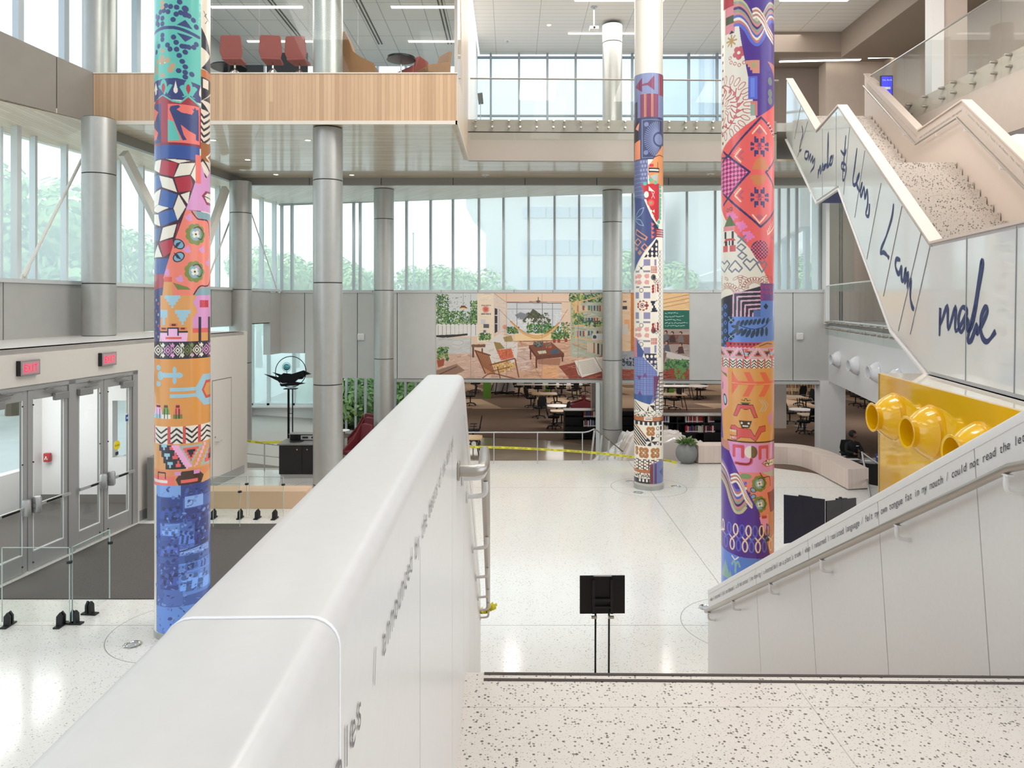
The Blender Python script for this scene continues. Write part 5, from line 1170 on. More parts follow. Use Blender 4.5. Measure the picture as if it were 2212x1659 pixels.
def mandala(c, x, y, R):
    for k in range(26):
        a = k*2*PI/26; c.ell(x+R*.86*math.cos(a), y+R*math.sin(a), R*.17, R*.085, (190, 70, 78), a, 1.6)
    c.ell(x, y, R*.74, R*.86, (190, 70, 78), 0, 2)
    for k in range(18):
        a = k*2*PI/18+.2; c.curve([(x+R*.3*math.cos(a), y+R*.34*math.sin(a)), (x+R*.5*math.cos(a+.25), y+R*.58*math.sin(a+.25)), (x+R*.7*math.cos(a), y+R*.8*math.sin(a))], 2.4, (190, 70, 78))
        c.ell(x+R*.55*math.cos(a+.1), y+R*.64*math.sin(a+.1), R*.09, R*.05, (204, 96, 100), a)
    for k in range(8):
        a = k*2*PI/8; c.ell(x+R*.2*math.cos(a), y+R*.24*math.sin(a), R*.13, R*.06, (190, 70, 78), a, 1.5)
def draw_c4(c):      # purple and coral column on the right
    c.rect(1540, -40, 1700, 340, (78, 40, 140))
    c.setclip([(1540, -40), (1588, -40), (1602, 80), (1616, 160), (1634, 260), (1626, 300), (1560, 380), (1560, 700), (1540, 700)])
    c.rect(1540, -40, 1650, 420, CR); c.rect(1570, -10, 1590, 62, (226, 140, 150)); c.rect(1571, 24, 1589, 42, (70, 84, 52)); c.rect(1566, -20, 1590, 4, (180, 50, 60)); c.poly([(1578, 64), (1583, 57), (1589, 64)], BK)
    for k in range(8): a = k*PI/4; c.line([(1583, 80), (1583+10*math.cos(a), 80+13*math.sin(a))], 3.4, (190, 150, 92))
    for k in range(5): a = k*2*PI/5+.3; c.circ(1598+7.5*math.cos(a), 110+9.5*math.sin(a), 6, (198, 84, 96))
    c.circ(1598, 110, 3.6, CR)
    for x, y in ((1580, 117), (1582, 127), (1590, 132), (1599, 137), (1609, 133)): c.circ(x, y, 4, (190, 70, 78), 1.4)
    mandala(c, 1564, 224, 62)
    for k in range(14): c.rect(1563, 80+k*18, 1566, 86+k*18, (130, 30, 40))
    c.setclip(None)
    for dx, sg in ((0, 1),):
        for k, q in enumerate(WV):
            o = k*6.0; c.curve([(1590, -6+o*1.0), (1600, -4+o), (1612, 10+o), (1624, 34+o), (1636, 44+o*.97), (1648, 32+o*.9), (1656, 12+o*.8), (1664, 2+o*.7), (1680, 8+o*.6)], 6.8, q)
    for k, q in enumerate([(236, 222, 196), (190, 120, 106), (240, 232, 220), (190, 120, 106), (240, 232, 220)]):
        o = k*4.6; c.curve([(1627+o*.1, 20+o), (1636, 19+o), (1648, 34+o), (1656, 54+o*.95), (1668, 70+o*.9)], 4.8, q)
    c.stepped([(1612, 130), (1640, 130), (1640, 158), (1630, 158)], (218, 150, 122), 4); c.circ(1629, 140, 5, (166, 170, 130)); c.rect(1617, 164, 1636, 214, (92, 102, 206)); c.rect(1622, 168, 1630, 210, (112, 134, 226)); c.rect(1622, 218, 1636, 250, (214, 130, 120)); c.rect(1622, 224, 1630, 250, (150, 176, 160))
    for y in (172, 198, 214): c.ell(1662, y, 8, 9, (120, 132, 122))
    c.poly([(1656, 130), (1674, 134), (1674, 168)], (206, 124, 110))
    # coral field with diamonds and stars
    c.poly([(1674, 212), (1626, 260), (1560, 328), (1558, 436), (1622, 540), (1664, 622), (1680, 620), (1680, 205)], (240, 96, 92))
    def dl(p, w=4.6): c.line(p, w, (52, 34, 96))
    dl([(1676, 300), (1643, 253), (1574, 335), (1562, 330)]); dl([(1574, 328), (1620, 371), (1576, 424), (1642, 490), (1676, 442)]); dl([(1566, 318), (1574, 329)]); dl([(1576, 424), (1566, 437)]); dl([(1676, 330), (1653, 371), (1676, 414)]); dl([(1560, 352), (1575, 329)]); dl([(1561, 398), (1575, 424)])
    c.setclip([(1576, 334), (1616, 371), (1576, 420), (1556, 400), (1556, 350)]); c.rect(1550, 330, 1620, 425, (244, 130, 182))
    for i in range(-9, 10):
        for j in range(-9, 10):
            if (i+j) % 2 == 0: continue
            s_ = 5.2; x = 1577+(i-j)*s_*.72; y = 372+(i+j)*s_*.9; diam(c, x, y, 3.8, 4.7, (150, 40, 96))
    c.setclip(None)
    star8(c, 1640, 316, 1.15, (52, 50, 110)); star8(c, 1640, 426, 1.15, (52, 50, 110)); c.stepped([(1622, 366), (1632, 344), (1640, 338), (1650, 344), (1658, 366)], (214, 130, 74), 3); c.stepped([(1622, 378), (1658, 378), (1650, 396), (1640, 402), (1630, 396)], (214, 130, 74), 3)
    for y, s_ in ((284, 1), (468, -1)): c.line([(1626, y+s_*4), (1640, y-s_*14), (1654, y+s_*4)], 3, (250, 214, 180)); c.poly([(1632, y), (1640, y-s_*8), (1648, y), (1640, y+s_*6)], (196, 96, 110))
    for y in (334, 420):
        c.line([(1602, y-14), (1590, y), (1602, y+14)], 3, (250, 214, 180)); c.line([(1606, y-8), (1598, y), (1606, y+8)], 4, (200, 90, 104))
        for k in range(5): c.line([(1592+k*2.4, y-4-k*2.5), (1588+k*2.4, y-7-k*2.5)], 1, (250, 214, 180))
    for k in range(6): c.line([(1657+k*2.6, 504-k*5), (1656+k*2.6, 497-k*5)], 2, (250, 222, 196)); c.line([(1660+k*3, 262+k*6), (1656+k*3, 266+k*6)], 2, (250, 222, 196))
    c.line([(1657, 506), (1672, 478)], 3, (250, 222, 196)); c.poly([(1663, 512), (1674, 496), (1674, 520)], (196, 96, 110))
    for x, y in ((1576, 456), (1596, 478), (1610, 500)): c.stepped([(x-4, y), (x+8, y-2), (x+20, y+14), (x+8, y+22)], (238, 128, 186), 4)
    c.circ(1642, 540, 21, (52, 50, 110))
    for i in range(-5, 6):
        for j in range(-5, 6):
            if (i+j) % 2 == 0 and abs(i)+abs(j) in (0, 2, 4, 5, 6): c.rect(1642+i*3.4-1.7, 540+j*3.9-1.9, 1642+i*3.4+1.7, 540+j*3.9+1.9, (240, 96, 92))
    # cream field: house, hearts, scrolls
    c.poly([(1540, 440), (1560, 430), (1620, 536), (1662, 622), (1600, 640), (1560, 655), (1540, 660)], CR)
    c.poly([(1567, 488), (1579, 460), (1592, 486)], (92, 112, 62)); c.rect(1566, 486, 1590, 496, (226, 140, 140)); c.rect(1569, 496, 1588, 516, CR); c.rect(1568, 497, 1572, 513, BK); c.rect(1583, 497, 1588, 513, BK); c.poly([(1566, 522), (1570, 513), (1588, 513), (1592, 518)], (198, 70, 66)); c.rect(1569, 518, 1588, 530, BK); c.rect(1574, 517, 1577, 530, CR); c.rect(1580, 517, 1583, 530, CR); c.rect(1565, 528, 1592, 542, (206, 92, 92)); c.rect(1575, 527, 1579, 545, CR); c.circ(1575, 454-4, 4, (60, 70, 80), 1.5); c.circ(1582, 448, 4, (60, 70, 80), 1.5)
    HG = (118, 124, 140)
    for x, y in ((1603, 534), (1605, 552)): c.line([(x-9, y), (x, y-8), (x+9, y), (x, y+8), (x-9, y)], 3, HG)
    c.line([(1596, 508), (1612, 524)], 3.4, HG); c.line([(1612, 508), (1596, 524)], 3.4, HG)
    def heart(x, y, up, s_=1):
        sg = -1 if up else 1; c.line([(x-14*s_, y-sg*5), (x-7*s_, y-sg*13), (x, y-sg*6), (x+7*s_, y-sg*13), (x+14*s_, y-sg*5), (x, y+sg*12), (x-14*s_, y-sg*5)], 3.2, HG)
    heart(1568, 574, False, .8); heart(1591, 574, True); heart(1621, 572, False); heart(1645, 576, False, .7)
    SR = (170, 84, 76)
    for x in (1601, 1655, 1562):
        for k in range(4): c.ell(x, 597+k*5, 6-k, 3, SR, 0, 1.2)
        for sg in (-1, 1): c.ell(x+sg*10, 601, 7, 3, SR, sg*.5, 1.2)
    for cx_, cy_ in ((1574, 634), (1630, 622)):
        for k in range(13): a = PI+k*PI/12; c.circ(cx_+22*math.cos(a), cy_+20*math.sin(a), 4.2, SR, 1.2); c.circ(cx_+14*math.cos(a), cy_+13*math.sin(a), 2.4, SR, 1)
    c.circ(1601, 620, 4, SR, 1.3)
    # nested squares, blue feather field
    c.poly([(1540, 648), (1584, 636), (1642, 618), (1642, 684), (1540, 690)], (40, 34, 50))
    for k in range(6): c.line([(1586+k*8, 690), (1586+k*8+1, 632+k*9), (1644, 630+k*9)], 3.4, (222, 178, 200))
    c.rect(1628, 670, 1642, 684, (80, 108, 170)); c.rect(1642, 612, 1690, 742, (96, 132, 208)); c.rect(1540, 684, 1690, 742, (96, 134, 210)); c.rect(1642, 612, 1690, 650, (108, 66, 140))
    for k in range(7): diam(c, 1645+(k % 3)*9, 620+(k//3)*11, 4.2, 5.2, (180, 60, 100)); diam(c, 1645+(k % 3)*9, 620+(k//3)*11, 2, 2.6, (108, 66, 140))
    diam(c, 1653, 662, 5, 7, (30, 42, 60)); FD = (34, 58, 82)
    c.curve([(1596, 702), (1612, 708), (1632, 711), (1650, 705), (1662, 690)], 2, FD)
    for k in range(8):
        x = 1594+k*8.6; c.ell(x-4+k*.6, 716+k*1.3 if k < 5 else 722-k*.8, 4, 10, FD, .9-k*.13); c.ell(x+2, 699-k*.9, 3.4, 7.5, FD, .5)
    c.ell(1590, 706, 9, 3.4, FD, .1)
    for y in (692, 728): diam(c, 1582, y, 8, 9, (30, 42, 60)); c.line([(1579, y-3), (1585, y+3)], 1.4, LB); c.line([(1585, y-3), (1579, y+3)], 1.4, LB)
    c.rect(1540, 656, 1576, 762, (32, 56, 84))
    for k in range(6): diam(c, 1570, 662+k*18, 4, 6, BL); c.rect(1557, 664+k*18, 1565, 672+k*18, (84, 130, 190)); diam(c, 1570, 662+k*18, 1.6, 3, BK)
    c.rect(1572, 740, 1690, 758, (200, 58, 74)); 
    for k in range(9): c.poly([(1578+k*8, 742), (1584+k*8, 742), (1581+k*8, 748)], BK); c.circ(1579+k*8, 753, 2.5, CR, 1)
    c.poly([(1626, 750), (1650, 738), (1690, 736), (1690, 752), (1650, 754)], (212, 150, 84)); c.line([(1640, 748), (1655, 742), (1665, 744)], 2, (120, 50, 40))
    c.rect(1540, 752, 1690, 776, (236, 196, 200)); triangles(c, 1562, 1690, 752, 776, 19, [(230, 160, 196), (200, 190, 170), (196, 90, 90), BK])
    for k, x in enumerate((1612, 1664)):
        for j in range(3): c.stepped([(x-4, 754+j*8), (x+8, 754+j*8), (x+2, 761+j*8)], LB if j % 2 else (236, 96, 90), 2); 
        c.line([(x-6, 754), (x, 776)], 1.6, BK)
    chevrons(c, 1548, 1690, 776, 796, 14.5, CR, (214, 92, 92), BK)
    # ochre field with the seated figure
    c.rect(1540, 796, 1690, 962, (226, 162, 92)); c.poly([(1540, 796), (1575, 796), (1576, 880), (1562, 900), (1556, 962), (1540, 962)], (240, 170, 176)); c.poly([(1540, 860), (1562, 900), (1566, 965), (1540, 965)], (90, 66, 170)); c.ell(1569, 868, 7, 13, BK, -.2); c.ell(1569, 868, 4.6, 9.6, (180, 206, 224), -.2); c.poly([(1560, 804), (1572, 810), (1574, 818), (1566, 812)], OL); c.ell(1564, 838, 5, 9, (206, 120, 176))
    AR = (236, 112, 86)
    c.poly([(1584, 803), (1596, 824), (1596, 835), (1584, 855)], AR); c.rect(1584, 824, 1690, 832, AR)
    for x in (1608, 1640, 1671): c.poly([(x, 804), (x+12, 804), (x+22, 826), (x+10, 826)], AR); c.poly([(x+10, 832), (x+22, 832), (x+10, 857), (x-2, 857)], AR)
    c.line([(1584, 829), (1690, 831)], 1.3, (240, 176, 110))
    c.rect(1602, 870, 1622, 873, OL); c.line([(1604, 865), (1610, 866), (1611, 862), (1614, 862), (1615, 866), (1621, 865)], 1.3, BK); c.line([(1605, 873), (1618, 873)], 2, BK)
    c.poly([(1596, 875), (1627, 875), (1636, 902), (1629, 903), (1621, 882), (1615, 884), (1609, 884), (1602, 882), (1594, 901), (1587, 900)], (220, 90, 90)); c.line([(1596, 875), (1627, 875), (1636, 902), (1629, 903), (1621, 882), (1616, 885), (1608, 885), (1602, 882), (1594, 901), (1587, 900), (1596, 875)], 1, (90, 30, 40))
    c.poly([(1598, 910), (1625, 910), (1619, 926), (1604, 926)], (70, 50, 36)); c.circ(1604, 915, 2.2, CR); c.circ(1618, 915, 2.2, CR); c.rect(1606, 920, 1617, 923, CR); c.circ(1592, 914, 3, (236, 140, 90), 1); c.circ(1632, 916, 3, (236, 140, 90), 1)
    F_ = [(1583, 922), (1590, 921), (1596, 926), (1602, 926), (1622, 928), (1630, 943), (1640, 922), (1652, 920), (1652, 932), (1644, 934), (1632, 954), (1622, 946), (1602, 946), (1592, 954), (1580, 950), (1580, 944), (1594, 944), (1594, 932), (1580, 930)]
    c.poly(F_, (220, 90, 90)); c.line(F_+[F_[0]], 1.1, (110, 30, 44))
    for k in range(4): c.rect(1580+k*3.6, 931, 1582+k*3.6, 936, CR); c.rect(1580+k*3.6, 946, 1582+k*3.6, 951, CR)
    for k in range(3): c.line([(1640+k*5, 864), (1648+k*5, 876), (1640+k*5, 890)], 1.8, (196, 190, 176))
    c.poly([(1656, 900), (1668, 890), (1664, 922), (1660, 920)], PK); c.rect(1574, 954, 1690, 957, (70, 40, 40))
    # violet field, ropes
    c.poly([(1540, 958), (1690, 958), (1690, 1022), (1540, 1022)], (226, 156, 212)); RR = (214, 82, 96)
    c.line([(1588, 988), (1588, 966), (1606, 966), (1606, 988)], 7, RR); c.line([(1641, 990), (1641, 966), (1656, 966), (1656, 990)], 7, RR); c.ell(1623, 977, 13.5, 14, (110, 84, 40)); c.setclip([(1600, 960), (1623, 960), (1623, 995), (1600, 995)]); c.ell(1623, 977, 13.5, 14, CR); c.setclip(None); c.curve([(1592, 1003), (1612, 1004), (1622, 1000), (1624, 992)], 7, RR); c.curve([(1592, 1003), (1612, 1004), (1621, 1000), (1623, 992)], 2.4, (96, 20, 34))
    c.poly([(1644, 1002), (1654, 994), (1680, 994), (1680, 1010), (1654, 1010)], RR); c.poly([(1647, 1002), (1655, 996), (1680, 996), (1680, 1008), (1655, 1008)], CR); c.line([(1652, 1006), (1654, 996), (1659, 1007), (1660, 996)], 1.6, BK); c.line([(1649, 1003), (1666, 1002)], 1.4, BK)
    c.setclip([(1596, 1022), (1690, 1020), (1690, 1112), (1640, 1112)]); c.rect(1590, 1018, 1690, 1114, (238, 140, 130)); flower(c, 1640, 1045, .95); flower(c, 1641, 1090, .95); c.ell(1612, 1030, 12, 6, (130, 160, 110)); c.poly([(1640, 1018), (1690, 1018), (1690, 1036), (1658, 1030)], (196, 196, 186)); c.curve([(1640, 1020), (1648, 1032), (1660, 1032), (1662, 1052)], 1.8, BK); c.poly([(1656, 1066), (1690, 1060), (1690, 1112), (1662, 1112)], (150, 66, 50))
    for sg in (-1, 1): c.ell(1627, 1066+sg*7, 6.5, 5, BK, -sg*.6); c.ell(1627, 1066+sg*7, 5, 3.6, (140, 176, 200), -sg*.6)
    for k in range(8): a = k*PI/4; c.line([(1619, 1066), (1619+5*math.cos(a), 1066+5*math.sin(a))], 1.2, BK)
    c.setclip(None)
    c.poly([(1540, 962), (1572, 962), (1596, 1022), (1642, 1112), (1664, 1212), (1540, 1212)], (82, 42, 148)); c.poly([(1560, 954), (1576, 958), (1580, 980), (1562, 972)], (206, 140, 124))
    for k, q in enumerate(WV[::-1]):
        o = k*5.0; c.curve([(1556, 1012+o*.8), (1563, 1006+o*.9), (1572, 1018+o*.95), (1580, 1042+o), (1590, 1062+o*1.05), (1602, 1060+o*1.1), (1612, 1044+o*1.2)], 5.8, q)
    for k, q in enumerate([(240, 232, 220), (190, 120, 106), (240, 232, 220), (190, 120, 106), (240, 232, 220)]):
        o = k*4; c.curve([(1582+o*.1, 1032+o), (1594, 1028+o), (1604, 1044+o), (1612, 1066+o*.9), (1624, 1090+o*.4)], 4.4, q)
    c.poly([(1640, 1112), (1690, 1108), (1690, 1215), (1663, 1212)], (222, 146, 90)); c.poly([(1640, 1118), (1658, 1112), (1658, 1146), (1646, 1146)], (236, 160, 200)); c.rect(1645, 1115, 1655, 1121, (206, 60, 80)); c.line([(1645, 1134), (1645, 1160)], 3, BK); c.line([(1655, 1134), (1655, 1160)], 3, BK); c.rect(1650, 1158, 1660, 1172, BK)
    for row, (y, fl) in enumerate(((1148, 1), (1182, -1))):
        for k in range(9):
            x = 1565+k*13.2+(6 if row else 0); q = (240, 214, 190) if (k+row) % 2 == 0 else (90, 106, 206)
            if x > 1666: continue
            c.ell(x, y, 6.6, 13, q, 0, 3.2); c.line([(x-5, y+fl*19), (x+3, y+fl*9)], 3, q); c.line([(x+5, y+fl*19), (x-3, y+fl*9)], 3, q)
    c.poly([(1540, 1196), (1600, 1206), (1664, 1208), (1690, 1206), (1690, 1420), (1540, 1420)], (92, 130, 212))
    for x, y in ((1590, 1208), (1639, 1216)): c.line([(x-6, y), (x, y+7), (x+7, y)], 2.6, CR)
    c.curve([(1584, 1226), (1588, 1218), (1591, 1226), (1591, 1242)], 4, (140, 180, 184)); c.curve([(1600, 1228), (1596, 1218), (1592, 1226), (1591, 1242)], 4, (140, 180, 184)); c.poly([(1562, 1262), (1570, 1222), (1582, 1262)], (136, 172, 160)); c.poly([(1574, 1275), (1580, 1240), (1590, 1275)], (136, 172, 160))
    for k in range(6): c.poly([(1560+k*20, 1340), (1570+k*20, 1290), (1580+k*20, 1340)], (136, 172, 160))
def draw_c3(c):      # the far printed column
    W_ = (1370, 1436); SLT, PLM = (112, 122, 158), (114, 46, 78)
    c.rect(1360, 150, 1440, 260, SLT); c.poly([(1374, 183), (1388, 166), (1388, 180), (1400, 178), (1414, 162), (1414, 195), (1400, 184), (1388, 184), (1388, 197)], PLM); c.rect(1423, 158, 1440, 204, PLM)
    for x in (1425, 1429): c.line([(x, 160), (x, 203)], .9, (216, 140, 80))
    c.rect(1384, 202, 1422, 252, PLM); c.rect(1362, 216, 1378, 252, (60, 60, 84))
    for x in (1393, 1395.5, 1408, 1410.5): c.line([(x, 202), (x, 252)], 1, (226, 160, 96))
    c.rect(1360, 252, 1440, 344, (52, 58, 92)); c.line([(1388, 258), (1430, 258)], 1.6, SLT); c.line([(1388, 258), (1388, 340), (1430, 340)], 1.6, SLT)
    for k in range(26):
        a = PI/2+k*PI/25; c.line([(1424+14*math.cos(a), 300+17*math.sin(a)), (1424+31*math.cos(a), 300+38*math.sin(a))], 2, SLT)
    c.circ(1424, 300, 12, SLT); c.circ(1397, 268, 5, SLT); c.circ(1396, 329, 5, SLT)
    c.poly([(1362, 262), (1381, 258), (1378, 320), (1362, 322)], (40, 34, 46)); c.poly([(1372, 305), (1384, 300), (1384, 342), (1372, 342)], (226, 140, 106)); c.poly([(1374, 274), (1382, 262), (1380, 280)], (226, 150, 120))
    c.poly([(1430, 312), (1414, 340), (1400, 360), (1404, 400), (1440, 400), (1440, 312)], (214, 140, 88)); c.line([(1412, 340), (1424, 334), (1436, 336)], 1.8, BK); c.line([(1421, 350), (1421, 365)], 1.8, BK); c.rect(1402, 362, 1424, 372, BK); c.line([(1404, 367), (1422, 367)], 3, CR); c.rect(1403, 354, 1412, 360, (200, 50, 60)); c.poly([(1404, 380), (1422, 374), (1420, 396)], (170, 176, 170))
    c.rect(1370, 344, 1400, 430, (96, 104, 144))
    for k in range(9): c.line([(1370, 348+k*9), (1398, 348+k*9)], .8, (140, 148, 180))
    for i in range(3):
        for j in range(5): c.rect(1384+i*6+(j % 2)*3, 346+j*9, 1387+i*6+(j % 2)*3, 351+j*9, (150, 150, 186))
    c.poly([(1386, 398), (1424, 396), (1424, 470), (1418, 480), (1400, 440)], (190, 36, 50))
    beads(c, [(1394, 396), (1406, 388), (1416, 394), (1426, 402), (1426, 430), (1426, 470), (1420, 488)], 4.2, (84, 178, 154), 8); c.line([(1436, 402), (1436, 490)], 5, (84, 178, 154))
    c.poly([(1402, 402), (1414, 414), (1402, 412)], CR); c.ell(1397, 420, 5, 7, CR); c.line([(1408, 414), (1414, 428)], 1.4, (236, 170, 170)); c.line([(1414, 414), (1408, 428)], 1.4, (236, 170, 170)); c.circ(1406, 438, 7.5, (236, 84, 74)); c.circ(1406, 438, 3.6, (150, 150, 120)); c.poly([(1406, 452), (1414, 460), (1414, 452), (1406, 460)], CR); c.poly([(1406, 464), (1413, 464), (1407, 472)], CR)
    c.poly([(1362, 420), (1392, 430), (1408, 470), (1418, 512), (1395, 540), (1372, 585), (1362, 590)], (64, 76, 126))
    c.curve([(1374, 466), (1382, 452), (1392, 448)], 1.2, (150, 176, 206)); c.curve([(1374, 470), (1386, 462), (1392, 448)], 1.2, (150, 176, 206)); c.curve([(1374, 474), (1382, 484), (1391, 487)], 1.2, (150, 176, 206)); c.curve([(1374, 472), (1384, 474), (1391, 487)], 1.2, (150, 176, 206))
    c.poly([(1376, 492), (1400, 512), (1396, 520), (1374, 504)], (206, 140, 110)); c.poly([(1377, 496), (1396, 512), (1394, 516), (1375, 503)], (54, 60, 100)); diam(c, 1393, 534, 8, 9, (206, 140, 110)); diam(c, 1393, 534, 5, 6, (60, 60, 110)); diam(c, 1379, 522, 8, 9, (206, 140, 110)); diam(c, 1379, 522, 5, 6, (60, 60, 110)); diam(c, 1383, 545, 5, 6, (180, 130, 110)); diam(c, 1376, 536, 4, 5, (180, 130, 110))
    c.poly([(1408, 470), (1424, 495), (1418, 515)], (40, 40, 76))
    for k in range(4): c.poly([(1407, 480+k*9), (1414, 484+k*9), (1408, 489+k*9)], (220, 110, 100))
    c.rect(1416, 494, 1440, 512, (150, 40, 50)); c.rect(1424, 512, 1428, 534, (150, 40, 50))
    for k in range(3): c.line([(1419, 498+k*5), (1434, 498+k*5)], 1, CR)
    # cream tile field
    c.poly([(1418, 512), (1440, 512), (1440, 800), (1412, 800), (1384, 735), (1366, 735), (1366, 590), (1376, 578), (1395, 545)], CR); c.poly([(1418, 516), (1422, 520), (1422, 556), (1392, 556)], (36, 40, 60))
    for x in (1400, 1409, 1418):
        for y in (528, 538, 548): 
            if y > 556-(x-1392)*1.3: c.ell(x, y, 2.6, 3.6, CR)
    for x in (1400, 1409, 1418): diam(c, x, 556, 3.4, 4, CR)
    LV, PKK = (140, 138, 172), (222, 160, 156)
    def tiles(y):
        c.rect(1391, y, 1405, y+14, LV); c.rect(1374, y+24, 1382, y+28, (140, 140, 156)); c.rect(1390, y+24, 1405, y+28, (140, 140, 156)); c.circ(1386, y+19, 2.8, (60, 62, 80))
        for dx, dy in ((-5, -5), (5, -5), (-5, 5), (5, 5)): c.line([(1386+dx*.5, y+19+dy*.5), (1386+dx, y+19+dy)], .9, BK)
    for y in (560, 631, 675, 750):
        if y in (560,): tiles(y)
        else:
            c.rect(1374, y, 1381, y+14, LV); c.rect(1391, y, 1405, y+14, LV)
    for y in (618, 694, 735): c.rect(1375, y, 1382, y+4, (140, 140, 156)); c.rect(1390, y, 1405, y+4, (140, 140, 156)); c.circ(1386, y+9, 5, (60, 62, 80), 1.2)
    for y in (603, 718):
        for dx in (-1, 1):
            for dy in (-1, 1): c.poly([(1390+dx*2, y+dy*8), (1390+dx*12, y+dy*12), (1390+dx*13, y+dy*3), (1390+dx*6, y+dy*1)], PKK); c.circ(1390+dx*7, y+dy*7, 4.4, PKK)
        for a in range(4): c.circ(1390+4*math.cos(a*PI/2), y+5*math.sin(a*PI/2), 2.6, CR, 1.2)
        c.circ(1390, y, 2, CR); c.circ(1375, y-5, 4, PKK); c.circ(1375, y+6, 4, PKK); c.ell(1412, y-4, 5.5, 6.5, (96, 96, 96)); c.ell(1413, y-4, 2.5, 3.5, BK)
    for k in range(9): a = k*2*PI/9; c.circ(1389+10*math.cos(a), 660+9*math.sin(a), 3, (170, 78, 52))
    c.ell(1389, 660, 9.5, 8.5, CR); c.circ(1388, 660, 5.5, (170, 78, 52), 1.8); c.circ(1397, 660, 3.6, (140, 50, 52)); c.circ(1388, 660, 2.5, (60, 60, 90))
    c.stepped([(1406, 650), (1420, 648), (1413, 660), (1420, 674), (1406, 672), (1411, 660)], (36, 40, 60), 2)
    for y, fl in ((620, 1), (703, -1)):
        c.line([(1415, y-6), (1416, y+12)], 1, (140, 50, 44))
        for k in range(3): c.ell(1411, y-2+k*6, 2.6, 3.4, (156, 44, 44), .4); c.ell(1421, y-4+k*6, 2.6, 3.4, (156, 44, 44), -.4)
        for a in range(4): c.circ(1418+3*math.cos(a*PI/2), y-12*fl+3.6*math.sin(a*PI/2), 3, (110, 50, 50), 1)
    for y in (575, 730): c.rect(1406, y, 1420, y+15, (186, 92, 84)); [c.line([(1406+k*3.4, y), (1406+k*3.4, y+15)], .8, CR) for k in range(5)]; [c.line([(1406, y+k*3.6), (1420, y+k*3.6)], .8, CR) for k in range(5)]
    for k in range(26): c.line([(1423, 540+k*9), (1428, 548+k*9)], 1.1, (80, 60, 66)); c.line([(1428, 540+k*9), (1423, 548+k*9)], 1.1, (80, 60, 66))
    c.rect(1414, 560, 1418, 574, LV); c.rect(1414, 746, 1418, 762, LV); c.rect(1380, 735, 1392, 736, LV)
    c.poly([(1366, 728), (1378, 732), (1380, 775), (1366, 775)], (204, 128, 136)); c.poly([(1376, 732), (1392, 760), (1388, 775), (1377, 775)], (70, 86, 140))
    # blue pinstripe, black-and-white bands
    c.poly([(1392, 764), (1400, 764), (1418, 764), (1420, 800), (1396, 776)], (36, 40, 60))
    for x in (1399, 1408, 1416):
        for y in (770, 782, 792): c.ell(x, y, 2.8, 3.4, CR)
    c.poly([(1362, 772), (1390, 772), (1420, 804), (1421, 860), (1408, 872), (1362, 872)], (120, 136, 190))
    for k in range(20): c.line([(1362, 774+k*4.6), (1420, 774+k*4.6)], .7, (90, 96, 150))
    for k in range(8): c.line([(1371+k*6.5, 772), (1371+k*6.5, 868)], .7, (80, 80, 130))
    c.line([(1362, 813), (1420, 813)], 1.2, (100, 60, 110)); c.poly([(1412, 813), (1424, 813), (1412, 872)], (110, 50, 96))
    for x, y, s_ in ((1382, 818, 1), (1383, 850, -1), (1394, 810, -1)): c.poly([(x-5, y-s_*5), (x+5, y-s_*5), (x, y+s_*5)], (112, 70, 124))
    c.poly([(1362, 854), (1412, 854), (1404, 876), (1376, 866), (1362, 864)], (64, 92, 150))
    c.poly([(1362, 866), (1376, 866), (1404, 874), (1418, 866), (1440, 800), (1440, 890), (1362, 890)], CR)
    c.setclip([(1424, 800), (1440, 800), (1440, 890), (1412, 890), (1413, 860)])
    for k in range(12): c.line([(1408, 806+k*8), (1416, 806+k*8), (1416, 812+k*8), (1424, 812+k*8), (1424, 806+k*8), (1434, 806+k*8)], 2, BK); c.line([(1408, 809+k*8), (1434, 809+k*8)], 1.1, (150, 90, 70))
    c.setclip([(1362, 864), (1398, 878), (1398, 890), (1362, 890)])
    for k in range(8): c.line([(1362, 858+k*6), (1400, 894+k*6)], 2, BK)
    c.setclip(None)
    c.poly([(1398, 888), (1402, 876), (1402, 888)], BK); c.poly([(1402, 876), (1412, 888), (1402, 888)], CR); c.poly([(1404, 876), (1414, 876), (1414, 888)], BK)
    c.rect(1362, 888, 1440, 902, CR); r = random.Random(5)
    for k in range(90): x = 1370+r.random()*64; y = 889+r.random()*12; c.line([(x, y), (x+2, y+r.uniform(-2, 2))], 1.1, BK)
    c.rect(1362, 901, 1440, 910, (180, 110, 66)); c.rect(1392, 902, 1410, 909, CR); c.line([(1395, 905.5), (1407, 905.5)], 1.3, BK); c.rect(1362, 910, 1440, 919, BK)
    for k in range(8): c.rect(1369+k*10, 912, 1373+k*10, 919, CR)
    c.rect(1362, 919, 1440, 966, CR)
    c.setclip([(1362, 919), (1400, 919), (1396, 964), (1362, 964)])
    for k in range(10): c.curve([(1362, 906+k*7), (1380, 926+k*7), (1400, 950+k*7)], 3, BK if k % 4 else (150, 100, 60))
    c.setclip(None)
    def fl4(x, y, s_, q=(176, 118, 62)):
        for k in range(4): a = PI/4+k*PI/2; c.circ(x+6.4*s_*math.cos(a), y+7.6*s_*math.sin(a), 6.4*s_, q)
        c.circ(x, y, 2.4*s_, CR, 1)
        for k in range(4): a = k*PI/2+.7; c.circ(x+5*s_*math.cos(a), y+6*s_*math.sin(a), 1*s_, CR)
    fl4(1406, 932, .85)
    for k in range(4): a = k*PI/2; c.poly([(1407, 954), (1407+12*math.cos(a), 954+12*math.sin(a)), (1407+12*math.cos(a+.8), 954+12*math.sin(a+.8))], BK)
    for k in range(3): c.circ(1421, 926+k*16, 4, BK, 1.2)
    for k in range(5): c.rect(1426, 922+k*12, 1429, 930+k*12, BK)
